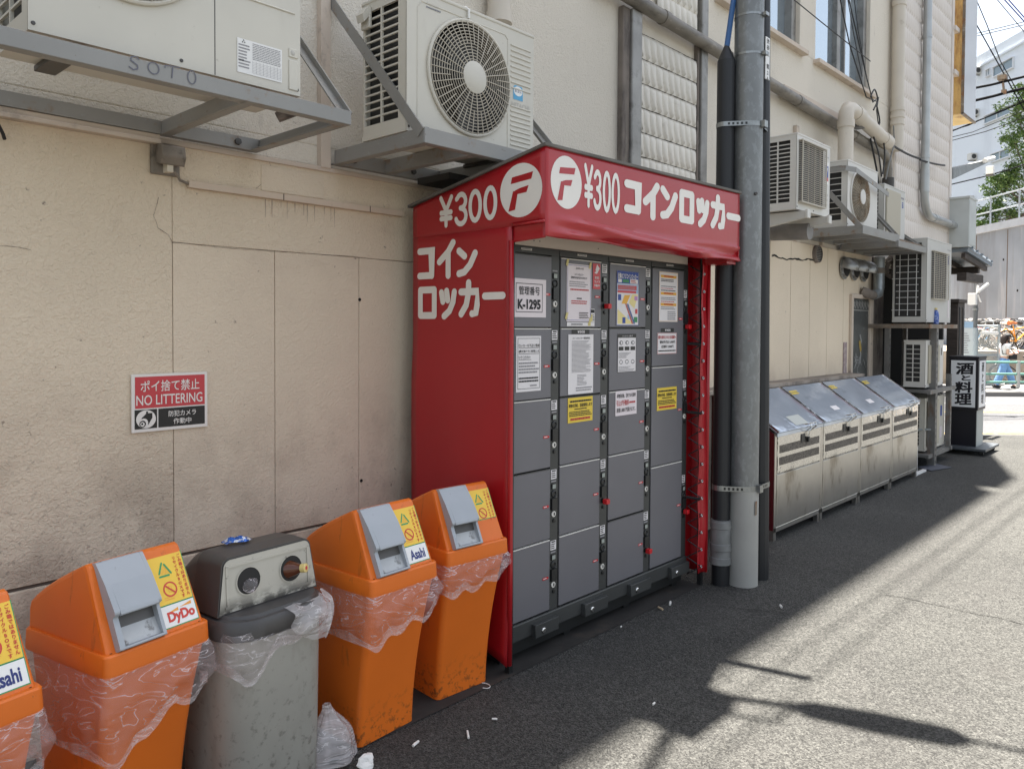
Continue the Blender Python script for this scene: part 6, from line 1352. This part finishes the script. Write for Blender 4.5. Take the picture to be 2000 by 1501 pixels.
# ------------------------------------------------------------------ across the street
CW = M('retaining_concrete', (.205, .23, .265), .85, var=(.5, .18), bump=(12, .2, .01), dirt=[(.9, .46, .62, (.14, .145, .16), .75, (1, 1, .12)), (2.2, .54, .66, (.34, .345, .36), .6, (1, 1, .1))])
LW = 18.5; ZG = -.22
t = empty('retaining_wall', tuple(LD(LW+.5, 30, 0)), 'tall grey concrete retaining wall across the street', 'wall')
b = MB(); b.prism([LD(LW, 15, -.4), LD(LW+1.2, 15, -.4), LD(LW+1.2, 70, -.4), LD(LW, 70, -.4)], (0, 0, 5.65), CW)
for D_ in (29.05, 31.0, 33.5, 26.8): b.prism([LD(LW-.004, D_, -.3), LD(LW-.004, D_+.05, -.3), LD(LW+.02, D_+.05, -.3), LD(LW+.02, D_, -.3)], (0, 0, 5.5), GROOVE)
for k in range(26):
    D_ = 27.6+(k % 9)*.85; z = (1.6, 2.9, 4.1)[k % 3]; c = LD(LW-.002, D_, z); b.lathe(c, LD(-1, 0, 0), [(0, .05), (.002, .045), (.0021, 0)], CRK, 8)
b.build('wall_body', t)
b = MB(); b.prism([LD(LW-.12, 15, 5.25), LD(LW+1.3, 15, 5.25), LD(LW+1.3, 70, 5.25), LD(LW-.12, 70, 5.25)], (0, 0, .28), M('coping', (.34, .37, .41), .8, var=(3, .1))); b.build('coping', t)
t = empty('railing', tuple(LD(LW+.2, 30, 5.5)), 'pale metal railing along the top of the retaining wall', 'railing')
RAIL = M('rail_grey', (.30, .32, .34), .5, metal=.3)
for D_ in [20+1.72*k for k in range(14)]: b = MB(); b.tube([LD(LW+.1, D_, 5.5), LD(LW+.1, D_, 6.62)], .03, RAIL, 8); b.build('post', t)
for z in (6.05, 6.6): b = MB(); b.tube([LD(LW+.1, 18, z), LD(LW+.1, 60, z)], .026, RAIL, 8); b.build('rail', t)
# white block far behind
WB = M('far_plaster', (.80, .84, .88), .7, var=(.05, .05), dirt=[(.15, .55, .75, (.52, .55, .6), .4, (1, 1, .2))]); FG = C('far_glass', .22, .29, .33, .1); FFR = C('far_frame', .75, .76, .77, .5)
t = empty('white_block', tuple(LD(80, 110, 0)), 'tall pale blue-white block rising behind the retaining wall', 'building')
b = MB(); b.prism([LD(70, 60, -1), LD(100, 60, -1), LD(100, 190, -1), LD(70, 190, -1)], (0, 0, 43.5), WB); b.prism([LD(69.7, 60, 40.6), LD(70, 60, 40.6), LD(70, 190, 40.6), LD(69.7, 190, 40.6)], (0, 0, .25), WB); b.build('wall', t)
def fwin(px0, px1, py, h):
    d0, d1 = 70*1515.15/(px0-1000), 70*1515.15/(px1-1000); dm = (d0+d1)/2; zc = 1.5+(642-py)/1515.15*dm
    f = MB(); f.prism([LD(69.6, d1, zc-h/2-.12), LD(70.02, d1, zc-h/2-.12), LD(70.02, d0, zc-h/2-.12), LD(69.6, d0, zc-h/2-.12)], (0, 0, .12), FFR)
    f.prism([LD(69.6, d1, zc+h/2), LD(70.02, d1, zc+h/2), LD(70.02, d0, zc+h/2), LD(69.6, d0, zc+h/2)], (0, 0, .12), FFR)
    for e in (d1, dm, d0-.12): f.prism([LD(69.75, e, zc-h/2), LD(70.02, e, zc-h/2), LD(70.02, e+.12, zc-h/2), LD(69.75, e+.12, zc-h/2)], (0, 0, h), FFR)
    fo = f.build('window', t); g = MB(); g.prism([LD(69.9, d1+.1, zc-h/2), LD(69.98, d1+.1, zc-h/2), LD(69.98, d0-.1, zc-h/2), LD(69.9, d0-.1, zc-h/2)], (0, 0, h), FG); g.build('pane', fo)
fwin(1931, 1970, 137, 1.35); fwin(1916, 1967, 228, 1.1); fwin(1930, 1967, 306, 1.1); fwin(1917, 1926, 147, .9); fwin(1980, 2012, 208, 1.1)
for i, (px, py) in enumerate(((1903, 144), (1900, 224), (1898, 309), (1893, 391))):
    d = 70*1515.15/(px-1000); z = 1.5+(642-py)/1515.15*d; b = MB()
    b.prism([LD(69, d-.5, z-.45), LD(69.95, d-.5, z-.45), LD(69.95, d+.45, z-.45), LD(69, d+.45, z-.45)], (0, 0, .95), ACW); b.lathe(LD(69.5, d-.51, z), LD(0, -1, 0), [(0, .36), (.02, .34), (.021, 0)], FANB, 16); b.obox(LD(68.9, d, z-.6), LD(70, d, z-.6), .1, .1, SCREW)
    tag(b.build('air_conditioner'), 'tiny wall air conditioner on the far white block, %s from the top' % ('first', 'second', 'third', 'lowest')[i], 'air conditioner', 'air conditioners on the far white block')
# tree above the wall
t = empty('tree', tuple(LD(23.5, 36, 5)), 'green leafy tree overhanging the retaining wall railing', 'tree')
LEAF = M('leaf_green', (.065, .125, .030), .6, var=(1.5, .45)); LEAF2 = M('leaf_light', (.13, .19, .045), .55, var=(2, .35)); BARK = M('bark', (.12, .09, .07), .9, var=(8, .3), bump=(20, .4, .01))
b = MB(); base = LD(24.5, 36, 5.0); tips = []
CL = [(1985, 205, 15), (1998, 240, 22), (1978, 268, 14), (2010, 290, 30), (1965, 330, 14), (1990, 335, 24), (1940, 345, 11), (1955, 372, 16), (1985, 385, 22), (1925, 418, 12), (1948, 412, 14), (1975, 420, 16), (1910, 428, 9), (2012, 210, 26), (2030, 330, 40), (1900, 436, 8), (1935, 436, 12), (1965, 355, 14), (2005, 420, 20), (1996, 180, 12)]
b.tube([base, base+V3((0, 0, 2.5)), base+V3((.2, .1, 5))], [.22, .16, .09], BARK, 10)
for px, py, r in CL: c = atD(px, py, 36); b.tube([base+V3((0, 0, 2)), base.lerp(c, .55)+V3((0, 0, .7)), c], [.07, .04, .012], BARK, 5)
b.build('trunk', t)
b = MB(); b2 = MB(); rr = random.Random(21)
for px, py, r in CL:
    R = r*36/1515.15*1.35; c = atD(px, py, 36)+V3((rr.uniform(-.3, .3),)*3)*.6
    subs = [c+V3((rr.gauss(0, 1), rr.gauss(0, 1), rr.gauss(0, .8)))*R*.5 for _ in range(8)]
    for k in range(int(260+r*20)):
        s = rr.choice(subs); p = s+V3((rr.gauss(0, 1), rr.gauss(0, 1), rr.gauss(0, .7)))*R*.26
        d = V3((rr.gauss(0, 1), rr.gauss(0, 1), rr.gauss(0, .6)-.2)).normalized(); e = d.cross(V3((rr.random(), rr.random(), 1))).normalized(); L_ = rr.uniform(.10, .19); wv = L_*.42
        (b2 if rr.random() < .3 else b).add([p-d*L_*.5, p+e*wv*.5, p+d*L_*.5, p-e*wv*.5], [(0, 1, 2, 3)], LEAF2 if rr.random() < .3 else LEAF)
for f_, m_, z_ in zip(b2.f, b2.m, b2.sm): pass
b.add(b2.v, b2.f, LEAF2); b.build('crown', t)
# overhead wires
WG = [('two grey wires', .012)]
WIRE = C('wire_dark', .012, .012, .014, .95, spec=.1); WIREB2 = C('wire_blue', .05, .06, .20, .9, spec=.1); HV = C('cable_sheath', .010, .010, .011, .95, spec=.1)
def wire(pts, r, m, label, D=18., sag=.0):
    P = [atD(x, y, D) for x, y in pts]; P = [P[0]+(P[0]-P[1]).normalized()*(2.5 if D > 14 else .0)]+P+[P[-1]+(P[-1]-P[-2]).normalized()*8]
    b = MB(); b.tube(P, r, m, 6); tag(b.build('overhead_wire'), label, 'wire', 'overhead wires at the alley mouth')
for i, (pts, r, m, lab) in enumerate((
    ([(1880, 0), (1922, 75), (1964, 150)], .013, WIRE, 'dark wire falling steeply from beside the projecting sign to the cable clamp'),
    ([(1907, 0), (1928, 50), (1954, 120), (1970, 148)], .010, WIRE, 'thin wire curving down right of the steep dark wire'),
    ([(1948, 0), (2000, 62)], .008, WIRE, 'thin pale wire slanting to the upper right corner'),
    ([(1962, 0), (2000, 42)], .012, WIREB2, 'lower of two bluish wires at the upper right corner'),
    ([(1970, 0), (2000, 34)], .012, WIREB2, 'upper of two bluish wires at the upper right corner'),
    ([(1898, 68), (2000, 43)], .008, WIRE, 'upper of two thin wires crossing the open sky'),
    ([(1898, 73), (2000, 49)], .008, WIRE, 'lower of two thin wires crossing the open sky'),
    ([(1893, 174), (1935, 166), (2000, 150)], .028, HV, 'upper thick black cable across the far block'),
    ([(1893, 199), (1940, 188), (2000, 172)], .032, HV, 'lower thick black cable across the far block'),
    ([(1892, 243), (1945, 222), (2000, 199)], .016, HV, 'black wire pair passing below the projecting sign'),
    ([(1855, 256), (1892, 245), (1960, 213), (2000, 196)], .010, WIRE, 'thin wire just above the wire pair below the sign'),
    ([(1850, 277), (1925, 257), (2000, 230)], .009, WIRE, 'thin wire over the middle of the far block'),
    ([(1850, 270), (1900, 258), (2000, 217)], .008, WIRE, 'faint wire beneath the projecting sign'),
    ([(1850, 362), (1930, 343), (2000, 322)], .014, WIRE, 'wire crossing in front of the tree below the corner lamp'))): wire(pts, r, m, lab)
b = MB(); p, q = atD(1958, 152, 18), atD(1961, 180, 18); b.tube([p, q], .025, RUST, 6); b.box(p-V3((.09, .09, .05)), p+V3((.09, .09, .05)), RUST); b.box(q-V3((.05, .05, .05)), q+V3((.05, .05, .05)), RUST); tag(b.build('cable_clamp'), 'rusty clamp linking the two thick black cables', 'clamp')
# mesh fence, notice board, camera pole
FGAL = M('fence_grey', (.36, .40, .42), .5, metal=.3)
DF = 22.6
def zat(py, D): return 1.5+(641.5-py)/1515.15*D
def lat(px, D): return (px-1000)/1515.15*D
def bar(b, px0, py0, px1, py1, r, m, D=DF, n=6): b.tube([LD(lat(px0, D), D, zat(py0, D)), LD(lat(px1, D), D, zat(py1, D))], r, m, n)
t = empty('mesh_fence', tuple(LD(lat(1928, DF), DF, ZG)), 'grey framed wire mesh fence behind the standing sign', 'fence')
for px in (1905, 1951): b = MB(); bar(b, px, 633, px, 757, .045, FGAL, n=10); b.build('post', t)
for py in (636, 693, 752): b = MB(); bar(b, 1905, py, 1951, py, .028, FGAL); b.build('rail', t)
b = MB(); MW = C('mesh_wire', .42, .43, .41, .5)
for k in range(23): px = 1906+k*2.0; bar(b, px, 637, px, 752, .006, MW, n=4)
for k in range(48): py = 648+k*2.2; bar(b, 1906, py, 1951, py, .006, MW, n=4)
b.build('mesh', t)
b = MB(); bar(b, 1916, 650, 1949, 650, .05, LABW); b.build('foam_guard', t)
t = empty('notice_board', tuple(LD(lat(1888, 21.8), 21.8, ZG)), 'pale notice board half hidden by the dark gate post', 'notice board')
b = MB(); D_ = 21.8; L0, L1 = lat(1870, D_), lat(1900, D_); b.prism([LD(L0, D_, .0), LD(L1, D_, 0), LD(L1, D_+.05, 0), LD(L0, D_+.05, 0)], (0, 0, zat(632, D_)), M('board_pale', (.62, .66, .66), .5))
D = Dec(b, LD(L0, D_-.004, 0), LD(1, 0, 0), (0, 0, 1)); D.rect(0, zat(640, D_), L1-L0, zat(628, D_), LBL, .002); D.lines(.05, .8, L1-L0-.05, 1.4, 9, INKG, .35, .003, seed=2); b.build('board', t)
t = empty('camera_pole', tuple(LD(lat(1904, 22.2), 22.2, ZG)), 'grey pole with a white box and tube lamps before the bicycles', 'pole')
b = MB(); bar(b, 1904, 640, 1904, 757, .085, FGAL, 22.2, 12); bar(b, 1904, 546, 1904, 640, .06, M('pole_dark', (.12, .125, .13), .5), 22.2, 12); bar(b, 1904, 602, 1904, 606, .075, BANDM, 22.2, 12); b.build('shaft', t)
b = MB(); c = LD(lat(1898, 22), 22.0, zat(584, 22)); b.box(c-V3((.1, .1, .16)), c+V3((.12, .1, .16)), LABW); b.build('control_box', t, bevel=.01)
b = MB(); bar(b, 1908, 570, 1928, 554, .045, LABW, 22, 8); bar(b, 1907, 572, 1908, 557, .03, LABW, 22, 6); bar(b, 1908, 575, 1914, 590, .02, LABW, 22); b.build('tube_lamp', t)
# bicycle deck and bicycles
DK = M('deck_concrete', (.36, .30, .24), .9, var=(1.5, .2))
b = MB(); ZD = .80; b.prism([LD(11.5, 24.2, -.3), LD(18.45, 24.2, -.3), LD(18.45, 40, -.3), LD(11.5, 40, -.3)], (0, 0, ZD+.3), DK); o = b.build('terrain_step'); o['kind'] = 'structure'
RUB = C('tyre_black', .02, .02, .02, .7); 
def bicycle(c, hd, colr, seat, label, basket=True):
    """side-on frame drawn along hd, built at its real size"""
    t = empty('bicycle', tuple(c), label, 'bicycle', 'bicycles parked across the street')
    f = V3((cos(hd), sin(hd), 0)); up = V3((0, 0, 1)); sd_ = up.cross(f); P = lambda a, z, s=0: V3(c)+f*a+up*z+sd_*s
    for a in (-.52, .52):
        b = MB(); b.tube([P(a+.31*cos(q), .33+.31*sin(q)) for q in [2*pi*i/28 for i in range(28)]], .018, RUB, 6, closed=True); w_ = b.build('wheel', t)
        b = MB(); b.tube([P(a+.285*cos(q), .33+.285*sin(q)) for q in [2*pi*i/28 for i in range(28)]], .008, CHROME, 4, closed=True)
        for k in range(10): q = 2*pi*k/10; b.tube([P(a, .33), P(a+.285*cos(q), .33+.285*sin(q))], .003, CHROME, 4)
        b.build('rim', w_)
    b = MB()
    for p, q, r in (((-.12, .30), (-.24, .80), .018), ((-.12, .30), (.36, .66), .02), ((-.21, .68), (.34, .78), .016), ((-.12, .30), (-.52, .33), .013), ((-.52, .33), (-.21, .70), .012), ((.33, .86), (.40, .60), .02), ((.40, .60), (.52, .33), .014)): b.tube([P(*p), P(*q)], r, colr, 8)
    b.build('frame', t)
    b = MB(); b.tube([P(-.42, .88, 0), P(-.30, .90), P(-.10, .88)], [.075, .06, .025], seat, 8); b.tube([P(-.24, .78), P(-.26, .88)], .012, CHROME, 6); b.build('saddle', t)
    b = MB(); b.tube([P(.20, 1.02, .27), P(.32, 1.03, .2), P(.33, .98, .03), P(.33, .98, -.03), P(.32, 1.03, -.2), P(.20, 1.02, -.27)], .012, CHROME, 6); b.tube([P(.32, .84), P(.33, .98)], .013, CHROME, 6); b.tube([P(.12, 1.01, .28), P(.24, 1.025, .26)], .018, RUB, 6); b.tube([P(.12, 1.01, -.28), P(.24, 1.025, -.26)], .018, RUB, 6); b.build('handlebar', t)
    b = MB(); b.lathe(P(-.12, .30, .03), sd_, [(0, .09), (.012, .09), (.013, 0)], SCREW, 14); b.tube([P(-.12, .30, .06), P(-.06, .16, .07), P(-.02, .16, .14)], .011, SCREW, 6); b.tube([P(-.12, .30, -.05), P(-.18, .44, -.06), P(-.22, .44, -.13)], .011, SCREW, 6); b.build('crank', t)
    b = MB(); b.tube([P(-.52+.35*cos(q), .33+.35*sin(q)) for q in [radians(a_) for a_ in range(20, 175, 14)]], .016, colr, 5); b.tube([P(.52+.35*cos(q), .33+.35*sin(q)) for q in [radians(a_) for a_ in range(15, 130, 14)]], .016, colr, 5); b.build('mudguard', t)
    if basket:
        b = MB()
        for z, s in ((.72, .8), (.82, .9), (.92, 1), (.98, 1.05)):
            b.tube([P(.44, z, -.15*s), P(.44, z, .15*s), P(.44+.26*s, z, .15*s), P(.44+.26*s, z, -.15*s)], .008, BLK, 4, closed=True)
        for i in range(5):
            for a_ in (.44, .70): b.tube([P(a_-(.05 if a_ > .5 else 0), .72, -.12+.06*i), P(a_, .98, -.15+.075*i)], .005, BLK, 4)
        b.build('basket', t)
BC = [C('bike_white', .72, .72, .70, .35), C('bike_black', .02, .02, .022, .35), C('bike_blue', .10, .28, .50, .35), C('bike_orange', .75, .30, .02, .35), C('bike_silver', .5, .51, .52, .3, metal=.6), C('bike_red', .45, .04, .05, .35)]
SEATB = C('saddle_black', .02, .02, .02, .5); SEATW = C('saddle_white', .7, .68, .65, .5); SEATO = C('saddle_brown', .45, .14, .04, .5)
hd0 = atan2(-.7299, .6836)    # towards the right of the photo
for px, D_, col_, st, dh, lab, bk in ((1884, 26.4, 1, SEATB, .5, 'black bicycle with a basket, half hidden behind the notice board', True), (1908, 26.0, 0, SEATB, 3.0, 'white bicycle behind the camera pole', False), (1928, 26.8, 2, SEATB, .45, 'light blue bicycle behind the mesh fence', True), (1946, 25.6, 0, SEATW, 2.9, 'white bicycle with a white saddle right of the mesh fence', False), (1961, 27.2, 1, SEATB, .3, 'black bicycle with raised handlebars against the concrete wall', True),
                                     (1972, 25.4, 4, SEATB, 3.35, 'silver bicycle above the walking woman', False), (1990, 25.0, 3, SEATO, .25, 'orange bicycle with a brown saddle at the right photo edge', False), (2006, 26.2, 0, SEATB, 3.0, 'white bicycle mostly outside the right photo edge', True), (1918, 27.6, 5, SEATB, 3.3, 'red bicycle deepest in the row behind the fence', False)):
    bicycle(LD(lat(px, D_), D_, ZD), hd0+dh, BC[col_], st, lab, bk)
bicycle(LD(lat(1992, 23.3), 23.3, ZG), hd0+3.0, BC[1], SEATB, 'dark bicycle on the pavement behind the walking woman')
# guard rail
t = empty('guard_rail', tuple(LD(lat(1990, 21.35), 21.35, ZG)), 'green and white pipe guard rail along the far pavement', 'guard rail')
GR = M('rail_green', (.13, .30, .25), .4, var=(1.3, .3))
for py in (707, 730, 746): b = MB(); bar(b, 1917, py, 2060, py, .032, GR, 21.35, 10); b.build('rail', t)
for px in (1919, 1990, 2050): b = MB(); bar(b, px, 704, px, 757, .05, M('rail_white', (.45, .46, .45), .45), 21.35, 12); b.build('post', t)
# the walking woman
HP = V3(LD(lat(1963, 22.2), 22.2, ZG)); hd = hd0
fw = V3((cos(hd), sin(hd), 0)); lf = V3((0, 0, 1)).cross(fw)
def Q(a, s, z): return HP+fw*a+lf*s+V3((0, 0, z))
t = empty('person', tuple(HP), 'woman in a white t-shirt, black cap and wide jeans walking while looking at her phone', 'person')
SKIN = C('skin', .62, .38, .28, .5); TEE = M('tee_white', (.80, .80, .80), .8, bump=(9, .3, .02)); JEAN = M('jeans_blue', (.16, .30, .55), .85, var=(6, .25), bump=(14, .3, .02)); HAIR = C('hair_dark', .03, .018, .014, .5); CAPB = C('cap_black', .012, .012, .014, .7)
def skin_mesh(name, chains, m, parent, sub=1):
    vs = []; es = []; rs = []; idx = {}
    for ch in chains:
        prev = None
        for key, p, r in ch:
            if key is None or key not in idx:
                i = len(vs); vs.append(tuple(p-BASE[t])); rs.append(r)
                if key is not None: idx[key] = i
            else: i = idx[key]
            if prev is not None: es.append((prev, i))
            prev = i
    me = bpy.data.meshes.new(name); me.from_pydata(vs, es, []); o = bpy.data.objects.new(name, me); COL.objects.link(o); o.parent = parent; BASE[o] = BASE[t]
    me.materials.append(m); md = o.modifiers.new('skin', 'SKIN'); md.use_smooth_shade = True
    if not me.skin_vertices: me.attributes.new('x', 'FLOAT', 'POINT')
    sv = me.skin_vertices[0].data if me.skin_vertices else None
    if sv:
        for i, r in enumerate(rs): sv[i].radius = (r, r) if not isinstance(r, tuple) else r
        sv[0].use_root = True
    s = o.modifiers.new('sub', 'SUBSURF'); s.levels = s.render_levels = sub
    return o
def ch(*pts): return [(k, Q(*p), r) for k, p, r in pts]
sh = 1.26
arms = []
for s in (1, -1):
    sd1 = .155*s
    arms.append(ch(('chest', (.02, 0, 1.20), .10), ('sh%d' % s, (.0, sd1, sh), .048), (None, (-.02, sd1*1.12, 1.12), .043), ('el%d' % s, (-.03+.01*s, sd1*1.15, 1.0), .036), (None, (.10, sd1*.95, .985), .031), ('wr%d' % s, (.22, sd1*.6, 1.0), .024), ('pm%d' % s, (.28, sd1*.45, 1.015), .028)))
    for k in range(4): arms.append(ch(('pm%d' % s, (0, 0, 0), 0), (None, (.315, sd1*.45+(k-1.5)*.016, 1.03), .009), (None, (.34, sd1*.4+(k-1.5)*.016, 1.045+.004*k), .008)))
    arms.append(ch(('pm%d' % s, (0, 0, 0), 0), (None, (.29, sd1*.45-.03*s, 1.05), .010), (None, (.315, sd1*.4-.035*s, 1.065), .009)))
body = [ch(('hip', (-.02, 0, .82), .12), ('waist', (-.01, 0, .98), .105), ('chest', (.02, 0, 1.20), .10), ('neck', (.03, 0, 1.33), .042), ('head', (.06, 0, 1.40), .07), (None, (.075, 0, 1.475), .088), (None, (.06, 0, 1.53), .06))]
for s, ft in ((1, (.30, .02)), (-1, (-.30, .06))): body.append(ch(('hip', (0, 0, 0), 0), ('th%d' % s, (.02 if ft[0] > 0 else -.03, .075*s, .76), .078), (None, (ft[0]*.55+.04, .07*s, .43), .052), ('an%d' % s, (ft[0], .06*s, .09+ft[1]*.4), .034), (None, (ft[0]+.12, .06*s, .05), .03)))
skin_mesh('body', body+arms, SKIN, t)
skin_mesh('jeans', [ch(('hip', (-.02, 0, .86), .135), (None, (-.01, 0, .96), .125))]+[ch(('hip', (0, 0, 0), 0), (None, (f_*.18, .08*s, .70), .105), (None, (f_*.6+.03, .075*s, .42), .10), (None, (f_*.98, .065*s, .10), .105)) for s, f_ in ((1, .30), (-1, -.30))], JEAN, t)
skin_mesh('t_shirt', [ch(('wst', (-.015, 0, .90), .128), (None, (-.01, 0, .99), .128), (None, (0, 0, 1.12), .125), ('ch', (.015, 0, 1.23), .118), (None, (.02, 0, 1.29), .08))]+[ch(('ch', (0, 0, 0), 0), (None, (0, .145*s, 1.255), .065), (None, (-.02, .175*s, 1.12), .062)) for s in (1, -1)], TEE, t)
b = MB(); c = Q(.06, 0, 1.50); b.lathe(c+V3((0, 0, -.01)), (0, 0, 1), [(0, .108), (.03, .108), (.075, .085), (.098, .04), (.102, 0)], CAPB, 20); b.prism([c+fw*.07+lf*.085, c+fw*.20+lf*.05+V3((0, 0, -.035)), c+fw*.20-lf*.05+V3((0, 0, -.035)), c+fw*.07-lf*.085], (0, 0, .012), CAPB); b.build('cap', t)
b = MB(); b.tube([Q(.02, .0, 1.50), Q(-.03, .0, 1.44), Q(-.05, 0, 1.34), Q(-.06, 0, 1.22)], [.085, .09, .075, .03], HAIR, 12)
for s in (1, -1): b.tube([Q(.05, .078*s, 1.47), Q(.05, .085*s, 1.38), Q(.065, .075*s, 1.27), Q(.07, .07*s, 1.17)], [.03, .032, .03, .012], HAIR, 8)
b.build('hair', t)
b = MB(); b.ball(Q(.163, 0, 1.46), .014, SKIN, 8); 
for s in (1, -1): b.ball(Q(.150, .032*s, 1.482), .010, INK, 8)
b.ball(Q(.152, 0, 1.428), .012, C('lip', .5, .16, .14, .5), 8, (.6, 1.6, .5)); b.build('face', t)
for f_, s in ((.30, 1), (-.30, -1)):
    b = MB(); z0 = .0 if f_ > 0 else .03
    b.tube([Q(f_-.06, .06*s, z0+.045), Q(f_+.02, .06*s, z0+.05), Q(f_+.10, .06*s, z0+.035), Q(f_+.17, .06*s, z0+.03)], [.035, .045, .04, .02], CAPB, 10); b.box(Q(f_+.05, .06*s, z0+.006)-V3((.11, .11, .006)), Q(f_+.05, .06*s, z0+.006)+V3((.11, .11, .006)), CAPB) if False else None
    b.build('shoe', t)
b = MB(); p = Q(.365, 0, 1.055); b.obox(p-V3((0, 0, .05))+fw*-.02, p+V3((0, 0, .05))+fw*.02, .07, .009, C('phone_red', .5, .08, .08, .3), up=fw); tag(b.build('phone'), 'small phone held in front of the walking woman', 'phone')
b = MB(); p = Q(.15, -.13, .92); b.obox(p-fw*.10, p+fw*.10, .07, .14, CAPB); b.tube([p+fw*.09+V3((0, 0, .06)), Q(.15, -.09, 1.1), Q(.06, .06, 1.33), Q(-.09, .03, 1.25), Q(-.12, -.1, 1.0), p-fw*.09+V3((0, 0, .06))], .010, CAPB, 6); tag(b.build('shoulder_bag'), 'black shoulder bag hanging from the walking woman', 'bag')
